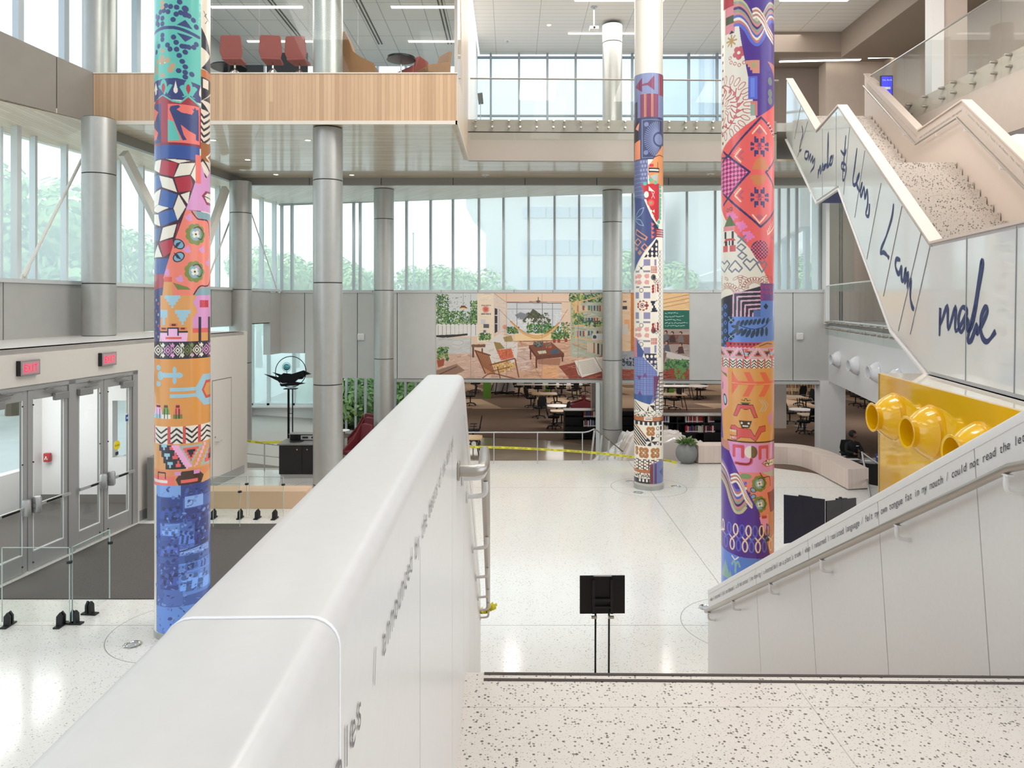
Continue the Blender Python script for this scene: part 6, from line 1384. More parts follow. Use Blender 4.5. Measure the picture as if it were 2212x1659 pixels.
    c.rect(1362, 964, 1440, 993, CR); fl4(1373, 976, .8); fl4(1391, 979, 1.0); fl4(1416, 979, .95)
    c.rect(1362, 992, 1440, 1018, CR)
    c.setclip([(1362, 993), (1440, 993), (1440, 1000), (1400, 1020), (1362, 1020)])
    for k in range(5):
        for j in range(6): x, y = 1364+j*11, 990+k*7-j*2; c.line([(x, y+6), (x+5, y+6), (x+5, y+1), (x+10, y+1)], 2.2, BK if k % 2 else (112, 62, 44))
    c.setclip(None)
    c.rect(1362, 1016, 1404, 1023, (180, 108, 66)); c.rect(1362, 1023, 1404, 1035, CR)
    for k in range(60): x = 1370+r.random()*34; y = 1024+r.random()*10; c.line([(x, y), (x+2, y+r.uniform(-2, 2))], 1.1, BK)
    c.rect(1362, 1035, 1404, 1052, (30, 34, 50))
    for k in range(4): c.rect(1381+k*7.5, 1036, 1385+k*7.5, 1042, CR)
    c.poly([(1404, 1004), (1420, 998), (1440, 994), (1440, 1052), (1404, 1052)], (108, 118, 168)); c.rect(1404, 1004, 1411, 1052, (120, 56, 62)); c.rect(1414, 1002, 1419, 1052, (86, 50, 96)); c.poly([(1424, 1020), (1434, 1006), (1434, 1044)], (70, 80, 130))
wrapped_column('patterned column at left, turquoise on top, blue photo collage at its foot', -4.24, 9.3, .33, 382, 57, -60, 1400, draw_c1, 0, 8.2, [(0, 13.7)])
wrapped_column('patterned column at right, purple with coral diamonds, behind the lettered stair wall', 3.08, 9.45, .33, 1615.5, 55.5, -60, 1370, draw_c4, 0, 8.2, [(0, 13.7)])
wrapped_column('patterned column farther back, its printed sleeve ending below a plain grey top', 3.12, 16.5, .33, 1401.5, 31.5, 157, 1046, draw_c3, .1, 9.4, [(0, 13.7)], res=2.1)
# =================================================================== the long painted mural
def draw_mural(c):
    r = random.Random(11)
    def wash(x0, y0, x1, y1, base, n=60, v=14, w=3, ln=18):
        c.rect(x0, y0, x1, y1, base)
        for k in range(n):
            x = r.uniform(x0, x1); y = r.uniform(y0, y1); d = r.uniform(-v, v); q = tuple(max(0, min(255, int(b+d))) for b in base)
            c.line([(x, y), (min(x1, x+r.uniform(4, ln)), max(y0, min(y1, y+r.uniform(-4, 4))))], r.uniform(1, w), q)
    def leaves(x0, y0, x1, y1, n, cols, s=2.4):
        for k in range(n): x = r.uniform(x0, x1); y = r.uniform(y0, y1); c.ell(x, y, r.uniform(.5, 1)*s, r.uniform(.3, .6)*s, r.choice(cols), r.uniform(0, 3))
    GR = [(40, 92, 56), (70, 124, 60), (120, 150, 70), (36, 70, 52), (150, 168, 90), (58, 110, 76)]
    IB = (104, 58, 44)
    wash(940, 630, 1490, 822, (224, 196, 172), 500, 14)
    # patio at left
    wash(942, 633, 1032, 706, (206, 210, 208), 40, 8); leaves(942, 636, 968, 702, 420, GR); leaves(960, 672, 1032, 702, 460, GR); leaves(1016, 650, 1032, 704, 160, GR)
    for k in range(60): c.circ(r.uniform(962, 1006), r.uniform(640, 680), .8, (70, 80, 70))
    wash(942, 702, 1032, 726, (222, 218, 214), 20, 8)
    for x in range(946, 1030, 9): c.line([(x, 703), (x, 724)], .8, (120, 116, 116)); c.circ(x+4, 703, 3.6, (222, 218, 214))
    c.poly([(942, 724), (990, 722), (1010, 720), (1010, 724), (960, 730), (942, 728)], (50, 46, 46)); wash(942, 730, 1018, 768, (196, 196, 192), 60, 12); c.ell(988, 740, 16, 8, (206, 204, 200)); c.ell(988, 740, 14, 6, (170, 166, 160), 0, 1)
    c.line([(1000, 633), (1000, 658)], 1, (60, 50, 46)); c.poly([(992, 666), (996, 660), (1004, 660), (1010, 666)], (120, 70, 52)); c.ell(1000, 666, 6, 1.6, (240, 196, 130))
    wash(942, 764, 1100, 820, (206, 172, 154), 260, 24); c.poly([(942, 800), (986, 786), (1004, 800), (960, 820), (942, 820)], (150, 118, 100)); leaves(944, 750, 968, 778, 130, GR, 3); c.poly([(943, 778), (960, 776), (958, 790), (946, 794)], (160, 82, 56)); c.line([(942, 812), (986, 792)], 2, (96, 60, 48))
    # wall with poster
    wash(1031, 633, 1066, 740, (232, 214, 192), 60, 10)
    for k in range(16): a = k*PI/8; c.line([(1049, 668), (1049+7*math.cos(a), 668+7*math.sin(a))], 1.6, (214, 108, 92))
    c.circ(1049, 668, 4, (206, 92, 80))
    for x in range(1040, 1059, 3): c.rect(x, 658, x+1.8, 661, (120, 90, 84)); c.rect(x, 676, x+1.8, 680, (60, 56, 60))
    c.rect(1038, 690, 1048, 700, (204, 200, 204)); c.rect(1044, 700, 1056, 708, (90, 90, 96)); c.rect(1042, 712, 1052, 722, (214, 206, 198)); c.rect(1044, 713, 1049, 718, (110, 100, 100))
    wash(1066, 633, 1094, 720, (220, 200, 186), 40, 12); c.poly([(1068, 665), (1074, 667), (1074, 716), (1068, 720)], (50, 46, 54)); c.rect(1069, 680, 1074, 682, (220, 206, 190)); c.rect(1069, 698, 1074, 700, (220, 206, 190)); c.poly([(1076, 666), (1080, 670), (1080, 712), (1076, 716)], (186, 188, 190))
    # ceiling and window with the mountain
    c.poly([(1066, 633), (1300, 633), (1232, 652), (1092, 652)], (228, 198, 176)); c.line([(1068, 634), (1092, 652), (1232, 652)], 1, (170, 130, 110))
    wash(1095, 654, 1212, 722, (206, 208, 212), 60, 6); c.poly([(1112, 680), (1124, 674), (1136, 678), (1150, 672), (1144, 690), (1120, 690)], (130, 134, 140))
    c.poly([(1128, 692), (1144, 676), (1150, 667), (1156, 670), (1166, 678), (1176, 684), (1190, 690), (1186, 698), (1130, 696)], (84, 88, 66)); leaves(1136, 676, 1184, 696, 110, [(70, 76, 56), (110, 112, 84), (60, 66, 52), (96, 90, 70)], 2.4)
    for k in range(200):
        x = r.uniform(1096, 1212); y = r.uniform(686, 710) if 1112 < x < 1196 else r.uniform(672, 712); c.rect(x, y, x+2.2, y+r.uniform(2, 5), (226, 226, 226)); c.rect(x+.6, y+.8, x+1.4, y+1.6, (80, 84, 96))
    leaves(1095, 706, 1120, 720, 110, GR, 2.8); leaves(1138, 698, 1190, 720, 240, GR, 2.8); leaves(1180, 704, 1212, 720, 110, GR, 2.8)
    for x in (1116, 1171, 1193): c.line([(x, 655), (x, 720)], 1, (110, 104, 104))
    c.line([(1095, 653), (1212, 655)], 1.6, (110, 90, 84)); c.line([(1095, 667), (1212, 667)], .8, (140, 134, 134))
    c.ell(1162, 651, 5, 2.4, (90, 66, 60)); c.line([(1162, 642), (1162, 650)], 1.3, (90, 66, 60)); c.line([(1143, 651), (1181, 652)], 1.2, (120, 90, 80))
    wash(1112, 720, 1232, 738, (238, 206, 160), 40, 8); c.curve([(1103, 694), (1126, 716), (1150, 728), (1172, 727), (1192, 714), (1207, 697)], 4.4, (222, 170, 108)); c.curve([(1103, 694), (1126, 713), (1150, 724), (1172, 723), (1192, 710), (1207, 697)], 1.1, (170, 110, 70)); c.line([(1078, 668), (1103, 694)], .9, (150, 110, 90)); c.line([(1226, 668), (1207, 697)], .9, (150, 110, 90))
    # floor, rug
    wash(1092, 736, 1300, 820, (206, 164, 138), 420, 26, 3, 26); c.line([(1122, 737), (1236, 734)], 2, (140, 96, 76)); c.line([(1122, 737), (1170, 820)], 1, (170, 110, 90)); wash(1170, 790, 1206, 820, (224, 168, 126), 30, 14)
    wash(1116, 748, 1146, 800, (206, 176, 162), 90, 26)
    for x, y in ((1197, 728), (1207, 727), (1222, 726)): leaves(x-6, y-8, x+6, y+4, 60, GR, 2.8); c.rect(x-3, y+4, x+3, y+12, (150, 66, 54))
    leaves(1212, 696, 1232, 726, 120, GR, 2); c.line([(1220, 712), (1222, 728)], 1.2, (110, 76, 60))
    # sofa, cushions, rocking chair
    c.poly([(1040, 748), (1052, 738), (1080, 720), (1086, 722), (1090, 738), (1118, 738), (1116, 772), (1100, 800), (1060, 790), (1042, 770)], (222, 212, 204))
    for k in range(26): x = r.uniform(1044, 1110); y = r.uniform(732, 780); c.line([(x, y), (x+r.uniform(4, 14), y+r.uniform(-5, 6))], .8, (184, 168, 158))
    c.poly([(1086, 728), (1104, 724), (1108, 736), (1090, 738)], (160, 138, 84)); c.poly([(1066, 738), (1080, 740), (1090, 752), (1072, 756)], (150, 126, 74)); c.poly([(1072, 756), (1104, 752), (1110, 772), (1082, 778)], (206, 104, 72)); leaves(1074, 754, 1108, 776, 60, [(180, 80, 56), (230, 150, 110)], 1.6)
    leaves(1034, 720, 1060, 734, 110, GR, 2.6); wash(1018, 744, 1048, 750, (120, 84, 64), 8, 8); c.rect(1020, 750, 1024, 772, (110, 74, 56)); c.rect(1040, 752, 1043, 766, (110, 74, 56)); c.circ(1090, 706, 5, (214, 150, 130)); c.line([(1090, 706), (1090, 724)], 1, (150, 110, 90))
    c.poly([(1026, 757), (1056, 766), (1070, 810), (1046, 806)], (190, 130, 90))
    for k in range(7): c.line([(1028+k*4.4, 758+k*1.4), (1046+k*3.6, 794+k*2)], 1.5, (112, 62, 40))
    c.line([(1026, 757), (1058, 767)], 3, (120, 66, 42)); c.line([(1026, 757), (1048, 806)], 2.6, (120, 66, 42)); c.poly([(1062, 786), (1096, 778), (1114, 790), (1078, 808)], (214, 172, 110)); leaves(1066, 780, 1110, 804, 70, [(160, 116, 70), (236, 210, 150)], 2)
    c.line([(1058, 788), (1110, 774)], 3, (130, 74, 46)); c.line([(1112, 774), (1120, 814)], 2.4, (120, 66, 42)); c.line([(1074, 792), (1080, 816)], 2.4, (120, 66, 42)); c.curve([(1040, 818), (1060, 806), (1090, 812), (1124, 820)], 2.2, (120, 66, 42)); c.line([(1060, 802), (1100, 792)], 2, (130, 74, 46))
    # coffee table
    c.poly([(1142, 745), (1190, 738), (1218, 762), (1158, 768)], (128, 74, 54)); c.poly([(1142, 745), (1158, 768), (1160, 776), (1142, 752)], (96, 52, 40)); c.poly([(1158, 768), (1218, 762), (1218, 770), (1160, 776)], (110, 62, 46)); c.rect(1156, 770, 1160, 794, (96, 54, 42)); c.rect(1213, 766, 1216, 780, (96, 54, 42)); c.rect(1144, 752, 1147, 776, (96, 54, 42)); c.poly([(1160, 776), (1212, 772), (1208, 788), (1162, 786)], (170, 118, 92))
    leaves(1152, 738, 1172, 748, 60, [(60, 84, 80), (120, 130, 124), (46, 60, 62)], 2.4); leaves(1176, 738, 1192, 750, 60, [(170, 70, 66), (90, 110, 80), (200, 120, 110)], 2.2); c.poly([(1160, 758), (1178, 756), (1180, 762), (1164, 764)], (206, 200, 176)); c.poly([(1188, 758), (1204, 752), (1208, 762), (1190, 764)], (70, 92, 108))
    # book shelves
    wash(1232, 633, 1320, 770, (176, 178, 160), 160, 26); c.poly([(1232, 640), (1250, 633), (1262, 633), (1242, 700)], (210, 178, 130))
    leaves(1230, 634, 1300, 652, 160, GR, 3)
    for (xa, ya), (xb, yb) in (((1234, 656), (1320, 634)), ((1240, 674), (1320, 664)), ((1240, 702), (1320, 706)), ((1240, 728), (1320, 740)), ((1240, 690), (1320, 686))): c.line([(xa, ya), (xb, yb)], 2.6, (222, 176, 116))
    for k in range(34):
        x = 1246+(k % 12)*6; y = (660, 686, 714)[k//12]; h = r.uniform(9, 14); c.rect(x, y, x+r.uniform(3, 5), y+h, r.choice([(150, 70, 60), (60, 84, 110), (210, 190, 160), (60, 60, 64), (190, 120, 90), (90, 120, 110)]))
    leaves(1238, 676, 1260, 700, 80, GR, 3); leaves(1262, 692, 1300, 704, 60, GR, 3); leaves(1234, 650, 1240, 736, 90, [(170, 170, 90), (130, 140, 80)], 1.8)
    c.rect(1278, 720, 1312, 734, (196, 196, 196)); c.circ(1284, 727, 4, (60, 60, 64)); c.circ(1304, 729, 4, (60, 60, 64)); c.line([(1242, 738), (1320, 760)], 2.4, (214, 172, 120)); c.line([(1236, 742), (1320, 774)], 2.6, (190, 140, 104))
    for k in range(12): c.rect(1268+k*4.4, 738+k*.6, 1271.5+k*4.4, 758+k*1.2, r.choice([(70, 90, 120), (210, 190, 170), (150, 110, 90), (50, 50, 56), (180, 170, 160)]))
    # desk with the open book
    c.poly([(1206, 790), (1320, 762), (1400, 790), (1400, 820), (1232, 820)], (142, 70, 54))
    for k in range(60): x = r.uniform(1212, 1320); y = r.uniform(786, 818); c.line([(x, y), (x+r.uniform(8, 22), y-r.uniform(0, 3))], .9, r.choice([(110, 46, 36), (176, 96, 76), (206, 130, 106)]))
    c.poly([(1240, 778), (1284, 770), (1300, 800), (1256, 814), (1248, 806)], (226, 216, 204)); c.poly([(1284, 770), (1340, 768), (1340, 800), (1302, 800)], (220, 208, 196))
    for k in range(9): c.line([(1250+k, 782+k*3), (1282+k*1.4, 776+k*3)], .8, (140, 130, 130)); c.line([(1292+k, 776+k*2.6), (1334, 774+k*2.6)], .8, (150, 140, 140))
    c.line([(1284, 770), (1302, 802)], 1.2, (110, 80, 70)); c.line([(1240, 780), (1256, 815), (1300, 803)], 1.2, (110, 60, 50))
    # right of the column: posters, door, classroom
    wash(1340, 633, 1366, 756, (224, 192, 158), 70, 12); c.rect(1345, 650, 1353, 653, (80, 76, 80)); c.rect(1344, 661, 1354, 668, (60, 60, 70)); c.rect(1348, 690, 1360, 710, (226, 166, 110)); c.rect(1342, 700, 1356, 722, (206, 196, 186)); wash(1362, 633, 1374, 758, (196, 120, 60), 30, 22); wash(1340, 757, 1374, 796, (160, 160, 164), 30, 14)
    for x in (1346, 1354, 1361, 1368): leaves(x-2, 772, x+3, 788, 16, [(40, 54, 70), (60, 76, 90)], 2.6)
    wash(1340, 796, 1490, 820, (150, 78, 60), 90, 30); wash(1374, 633, 1490, 674, (232, 192, 142), 60, 14)
    for y in (640, 648, 656): c.line([(1430, y+8), (1490, y-4)], 1.4, (180, 130, 90))
    c.rect(1430, 670, 1490, 710, (30, 96, 82)); wash(1432, 672, 1488, 708, (34, 104, 88), 20, 8)
    for y, x1 in ((676, 1464), (683, 1476), (690, 1470), (697, 1484), (703, 1478)):
        x = 1436.
        while x < x1: w = r.uniform(1.5, 6); c.line([(x, y+r.uniform(-1, 1)), (min(x1, x+w), y+r.uniform(-1.4, 1.4))], 1, (210, 226, 214)); x += w+r.uniform(1, 2.6)
    wash(1374, 710, 1490, 796, (170, 150, 140), 120, 20); wash(1374, 722, 1490, 742, (120, 76, 62), 30, 12)
    for x, y, q in ((1438, 716, (110, 106, 110)), (1452, 718, (70, 46, 50)), (1470, 718, (120, 110, 106)), (1440, 738, (96, 96, 108)), (1470, 742, (84, 52, 48))):
        c.circ(x, y, 3.6, (46, 36, 36)); c.circ(x-1, y+1.4, 2.4, (196, 150, 124)); c.poly([(x-7, y+20), (x-5, y+6), (x+4, y+4), (x+8, y+20)], q); c.line([(x-4, y+12), (x-10, y+16)], 2, q)
    c.poly([(1436, 756), (1490, 770), (1490, 786), (1440, 770)], (214, 206, 200)); c.poly([(1374, 752), (1440, 760), (1430, 796), (1374, 796)], (130, 104, 96))
    leaves(1436, 776, 1486, 796, 160, [(70, 120, 70), (110, 150, 90), (50, 90, 60)], 4); c.poly([(1444, 794), (1486, 792), (1480, 812), (1452, 812)], (150, 74, 52)); leaves(1458, 786, 1480, 814, 40, [(96, 150, 84)], 4)
MURALM = print_mat('painted_print', .45, .0)
mt = thing('mural', 'long painted mural of a plant-filled living room, mounted on the grey panels in printed sheets', 'mural', (0, 24.8, 3))
cuts = [942, 1017, 1094, 1171, 1249, 1322, 1395, 1489]
cv = Cv(940, 1490, 630, 822, 1.9, (220, 190, 170)); draw_mural(cv)
for a, b in zip(cuts, cuts[1:]):
    i0, i1 = int((a-940)*1.9), int((b-940)*1.9); img = cv.a[int(3.5*1.9):int(187.5*1.9), i0:i1]
    h_, w_ = img.shape[:2]; P = np.zeros((h_, w_, 3)); pa, pb = on_far(a+.25)-nn*.02, on_far(b-.25)-nn*.02
    t_ = np.linspace(0, 1, w_); P[..., 0] = pa.x+(pb.x-pa.x)*t_; P[..., 1] = pa.y+(pb.y-pa.y)*t_; P[..., 2] = np.linspace(4.545, 1.61, h_)[:, None]
    grid_object('printed_sheet', P, img, mt, (0, 24.8, 3), MURALM)
# =================================================================== hall furniture
def noise_pts(me, amp, sc, seed=0):
    from mathutils import noise
    for v in me.vertices: v.co += Vector(noise.noise_vector(v.co*sc+Vector((seed, 0, 0))))*amp
# bench ----------------------------------------------------------------------------
bp = [gp(*p) for p in ((1509, 1002), (1600, 1002), (1668, 1004), (1700, 1005), (1724, 1008), (1747, 1015), (1767, 1024), (1799, 1041), (1832, 1059))]
t = thing('curved_bench', 'long curved bench of pale oak boards at the floor edge, beside the round planter', 'bench', tuple(bp[3]))
fr = smooth_path(bp, 4); N = len(fr); bk = []
for k, p in enumerate(fr):
    d = (fr[min(k+1, N-1)]-fr[max(k-1, 0)]).normalized(); bk.append(p+Vector((-d.y, d.x, 0))*.52)
bk[-1] = fr[-1]+Vector((.52, .12, 0)); bk[-2] = fr[-2]+Vector((.50, .2, 0)); bk[0] = fr[0]+Vector((-.12, .5, 0))
hh = .47
m = MB()
for k in range(N-1):
    a, b, c_, d_ = fr[k], fr[k+1], bk[k+1], bk[k]; U = Vector((0, 0, hh)); u = Vector((0, 0, .02))
    m.poly([a+u, b+u, b+U, a+U]); m.poly([a+U, b+U, c_+U, d_+U]); m.poly([d_+U, c_+U, c_+u, d_+u])
for a, b in ((fr[0], bk[0]), (fr[-1], bk[-1])): m.poly([a+u, b+u, b+U, a+U])
part('body', m, OAKL, t, smooth=False)
m = MB(); m.prism([(p.x+.03, p.y+.05) for p in fr]+[(p.x-.03, p.y-.03) for p in bk[::-1]], 0, .02); part('plinth', m, mat('dark_plinth', (60, 52, 48), .7), t)
# planter ---------------------------------------------------------------------------
pc = gp(1483, 1000); R = .285
t = thing('planter', 'round grey planter with a bushy variegated plant at the floor edge', 'planter', (pc.x, pc.y, 0))
m = MB(); pr = [(.12, 0), (.14, .004)]+[(R*math.sin(a), R-.02-R*math.cos(a)) for a in [PI*(.17+.68*k/18) for k in range(19)]]; zt_ = pr[-1][1]; rt = pr[-1][0]
m.lathe(pr+[(rt-.02, zt_+.005), (rt-.035, zt_-.03), (0, zt_-.04)], (pc.x, pc.y, 0), 40, closed=True); part('pot', m, mat('grey_planter', (126, 127, 126), .6, noise=.06, nscale=9), t)
LFG, LFY = mat('leaf_green', (96, 130, 70), .4, noise=.2, nscale=12), mat('leaf_cream', (206, 212, 160), .4)
m = MB(); r_ = random.Random(4)
for k in range(150):
    a = r_.uniform(0, 2*PI); el = r_.uniform(.15, 1.45); L = r_.uniform(.14, .27)*(1 if el < 1.1 else .8); c0 = Vector((pc.x+.08*math.cos(a), pc.y+.08*math.sin(a), zt_-.02)); d = Vector((math.cos(a)*math.cos(el), math.sin(a)*math.cos(el), math.sin(el)))
    tip = c0+d*L+Vector((0, 0, -.04*(1-el/1.5))); mid = c0+d*L*.55+Vector((0, 0, .02)); s = d.cross(Vector((0, 0, 1))).normalized()*.026
    m.mi = 0; m.poly([c0, mid+s, tip]); m.poly([c0, tip, mid-s]); m.mi = 1; q = Vector((0, 0, .002)); m.poly([c0+q, mid+s*.45+q, tip+q]); m.poly([c0+q, tip+q, mid-s*.45+q])
part('foliage', m, [LFG, LFY], t, smooth=False)
# signs -----------------------------------------------------------------------------
def rot_panel(m, c, w, h, th, yaw, tilt):
    r = Matrix.Rotation(yaw, 3, 'Z') @ Matrix.Rotation(tilt, 3, 'X'); P = [c+r @ Vector((x, y, z)) for z in (-h/2, h/2) for x, y in ((-w/2, -th/2), (w/2, -th/2), (w/2, th/2), (-w/2, th/2))]; m.hexa(P); return r
t = thing('pedestal_sign', 'black sign on two thin posts at the foot of the stair, seen from behind', 'sign', (1.02, 8.0, 0))
c = at(1301, 1284, 8.0); m = MB(); rr_ = rot_panel(m, c, .50, .42, .02, .02, 0); part('panel', m, BLACKM, t, bevel=.003)
m = MB(); m.bar(c+Vector((-.10, -.03, .17)), c+Vector((-.10, -.03, -.2)), .03, .02); m.bar(c+Vector((.10, -.03, .17)), c+Vector((.10, -.03, -.2)), .03, .02); m.bar(c+Vector((-.12, -.035, -.05)), c+Vector((.12, -.035, -.05)), .012, .03); m.bar(c+Vector((-.1, -.035, -.13)), c+Vector((.1, -.035, -.13)), .012, .02); part('bracket', m, mat('dark_bracket', (34, 34, 38), .35, metal=.4), t)
m = MB(); m.bar(c+Vector((-.10, -.012, .212)), c+Vector((.10, -.012, .212)), .02, .012); part('clip', m, ALU, t, 'bright clip on the top edge')
for s in (-.075, .075):
    m = MB(); m.tube([(c.x+s, 8.02, .02), (c.x+s, 8.0, c.z-.15)], .011, 8); part('post', m, BLACKM, t)
    m = MB(); m.lathe([(.018, -.03), (.018, .03)], (c.x+s*1.25, 7.97, c.z-.24), 8, (1, 0, 0)); part('thumb_screw', m, STEEL, t)
m = MB(); m.box(c.x-.22, c.x+.22, 7.8, 8.08, 0, .015); part('base_plate', m, BLACKM, t)
def twin(label, pxa, pxb, ya, yb, y1a, y1b, Y0, Y1, pm):
    a = at(pxa, ya, Y0); b = at(pxb, yb, Y1); t = thing('pedestal_sign', label, 'sign', (a.x, a.y, 0), group='black pedestal signs')
    az = at(pxa, y1a, Y0).z; bz = at(pxb, y1b, Y1).z; m = MB(); n_ = Vector((b.y-a.y, a.x-b.x, 0)).normalized()*.02
    m.extr([(a.x, a.y, az), (b.x, b.y, bz), (b.x, b.y, b.z), (a.x, a.y, a.z)], n_); part('panel', m, pm, t, smooth=False)
    c = (a+b)/2; m = MB(); m.bar(Vector((c.x, c.y-.015, max(az, bz)))-n_*.5, Vector((c.x, c.y-.015, a.z))-n_*.5, .04, .02); part('spine', m, MATS['dark_bracket'], t)
    d = (b-a); m = MB(); m.bar(a+d*.36+Vector((0, 0, .008)), a+d*.7+Vector((0, 0, .0)), .03, .02); part('clip', m, MATS['dark_bracket'], t)
    for f in (.42, .6): q = a+d*f; m = MB(); m.tube([(q.x, q.y+.02, .015), (q.x, q.y+.02, az)], .011, 6); part('post', m, BLACKM, t)
    m = MB(); q = a+d*.5; m.box(q.x-.2, q.x+.2, q.y-.1, q.y+.22, 0, .015); part('base_plate', m, BLACKM, t)
twin('black sign nearest the purple patterned column, its twin leaning beside it', 1693, 1782, 1068, 1078, 1174, 1160, 10.9, 10.7, mat('navy_black_panel', (18, 16, 40), .35))
twin('black sign partly hidden behind the lettered stair wall and its twin', 1783, 1847, 1082, 1075, 1170, 1172, 10.75, 11.2, mat('brown_black_panel', (30, 20, 18), .35))
# floor uplights ----------------------------------------------------------------------
ul = []
for px, py, l in ((1460, 1051, 'chrome floor uplight to the right of the far patterned column'), (1379, 1064, 'chrome floor uplight just in front of the far patterned column'), (1362, 1040, 'chrome floor uplight to the left of the far patterned column'), (286, 1393, 'chrome floor uplight in the floor ring at the foot of the blue collage column'), (1527, 1313, 'chrome floor uplight half hidden by the foot of the right stair wall')):
    p = gp(px, py); t = thing('floor_uplight', l, 'floor light', (p.x, p.y, 0), group='chrome uplights in the floor')
    m = MB(); m.lathe([(.11, -.002), (.11, .006), (.085, .010), (.075, .004)], (p.x, p.y, 0), 28, closed=True); part('rim', m, CHROME, t); m = MB(); m.lathe([(.078, .0), (.06, .008), (0, .012)], (p.x, p.y, 0), 24); part('lens', m, mat('clear_lens', (170, 174, 176), .08, coat=.5), t)
# railing by the ramp -------------------------------------------------------------------
t = thing('railing', 'slim steel railing on thin posts along the floor edge in front of the library', 'railing', (0, 18.85, 0))
def yz(px, py, Y): return at(px, py, Y)
m = MB(); rt_ = [yz(1008, 934, 18.9), yz(1160, 934, 18.9), yz(1262, 934, 18.9), yz(1272, 932, 18.95), yz(1283, 927, 19.1)]; m.tube(rt_, .017, 8); part('top_rail', m, ALU, t)
for px in (1067, 1161, 1258): q = yz(px, 934, 18.9); m = MB(); m.tube([q, (q.x, q.y, -.02)], .013, 8); part('post', m, ALU, t)
m = MB(); m.tube([yz(1283, 927, 19.1), yz(1290, 930, 19.2), yz(1345, 975, 20.0)], .02, 8); part('handrail', m, STEEL, t, 'sloping handrail')
for a, b in (((1284, 930), (1276, 997)), ((1300, 940), (1294, 996)), ((1316, 952), (1312, 994)), ((1330, 964), (1328, 992))): m = MB(); A_ = yz(a[0], a[1], 19.3); B_ = yz(b[0], b[1], 19.3); m.bar(A_, B_, .05, .015); part('post', m, ALU, t)
t = thing('railing', 'low steel double railing with caution tape, beside the entrance box corner', 'railing', (-6.6, 18.2, 0))
m = MB(); a0, a1, a2 = yz(524, 953, 18.2), yz(602, 962, 17.9), yz(640, 955, 18.3)
for dz in (0, -.30): m.tube([(a0.x, a0.y, a0.z+dz), (a1.x, a1.y, a1.z+dz), (a2.x, a2.y, a2.z+dz)], .014, 8)
part('rail', m, ALU, t)
for q in (a0, (a0+a1)/2+Vector((.1, 0, 0))): m = MB(); m.tube([(q[0], q[1], q[2]), (q[0], q[1], .0)], .016, 8); part('post', m, ALU, t)
# caution tape ---------------------------------------------------------------------------
TAPE = mat('caution_yellow', (222, 214, 60), .5)
t = thing('caution_tape', 'yellow caution tape strung across behind the floor-edge railing', 'tape', (0, 19.05, .3))
tp = smooth_path([yz(985, 966, 19.05), yz(1060, 966, 19.05), yz(1160, 970, 19.05), yz(1260, 976, 19.05), yz(1350, 985, 19.0), yz(1420, 992, 18.95), yz(1462, 999, 18.9)], 6)
m = MB()
for a, b in zip(tp, tp[1:]): m.hexa([a+Vector((0, -.001, -.03)), b+Vector((0, -.001, -.03)), b+Vector((0, .001, -.03)), a+Vector((0, .001, -.03)), a+Vector((0, -.001, .03)), b+Vector((0, -.001, .03)), b+Vector((0, .001, .03)), a+Vector((0, .001, .03))])
part('ribbon', m, TAPE, t)
m = MB(); L = 0; seg = [(a, b) for a, b in zip(tp, tp[1:])]
def along(s):
    for a, b in seg:
        l = (b-a).length
        if s <= l: return a+(b-a)*(s/l), (b-a).normalized()
        s -= l
    return seg[-1][1], (seg[-1][1]-seg[-1][0]).normalized()
tot = sum((b-a).length for a, b in seg); s_ = .25
while s_ < tot-.35:
    p, d = along(s_); write(m, 'CAUTION', p+Vector((0, -.004, -.02)), d, (0, 0, 1), .056, pitch=.036); s_ += .345
part('lettering', m, INK, t)
t = thing('caution_tape', 'short yellow caution tape along the low double railing at left', 'tape', (-6.5, 18.1, .7))
m = MB(); pts = [a0+Vector((0, -.03, .03)), a0*.5+a1*.5+Vector((0, -.03, .02)), a2+Vector((-.1, -.03, .02))]
for a, b in zip(pts, pts[1:]): m.wallbox((a.x, a.y), (b.x, b.y), a.z-.03, a.z+.03, .002, b.z-.03, b.z+.03)
part('ribbon', m, TAPE, t)
m = MB(); d = (pts[1]-pts[0]).normalized()
for k in range(3): write(m, 'CAUTION', pts[0]+d*(.05+k*.33)+Vector((0, -.006, -.02)), d, (0, 0, 1), .055, pitch=.03)
part('lettering', m, INK, t)
# wrapped furniture ------------------------------------------------------------------------
PLAS = mat('plastic_sheeting', (206, 196, 190), .18, coat=.6, bump=.6, bscale=9); PLAS2 = mat('plastic_sheeting_clear', (196, 198, 198), .2, coat=.6, bump=.6, bscale=8)
def wrapped(label, c, sx_, sy, sz, seed, mm, prof):
    bm = bmesh.new(); bmesh.ops.create_grid(bm, x_segments=46, y_segments=30, size=1)
    from mathutils import noise
    for v in bm.verts:
        x, y = v.co.x, v.co.y; e = min(1, (1-max(abs(x), abs(y)))*4.2); e = max(0, e)**.6
        z = prof(x, y)*e; n = noise.noise(Vector((x*3+seed, y*3, 0)))*.06+noise.noise(Vector((x*8+seed, y*9+2, 1)))*.03+abs(noise.noise(Vector((x*5+y*7+seed, y*2, 3))))*.05
        v.co = Vector((c[0]+x*sx_*(.86+.14*(1-e)), c[1]+y*sy*(.86+.14*(1-e)), c[2]+max(0, (z+n*(.3+e))*sz)))
    me = bpy.data.meshes.new('wrapped_furniture'); bm.to_mesh(me); bm.free(); me.materials.append(mm); me.shade_smooth()
    o = link('wrapped_furniture', me); sd = o.modifiers.new('thick', 'SOLIDIFY'); sd.thickness = .006; tag(o, label, 'covered furniture', 'furniture under plastic sheeting'); return o
wrapped('pinkish furniture under clear plastic sheeting, behind the round planter', (4.45, 20.9, -.95), 1.55, .7, 1.35, 1, PLAS, lambda x, y: 1.0 if x < .35 else .82)
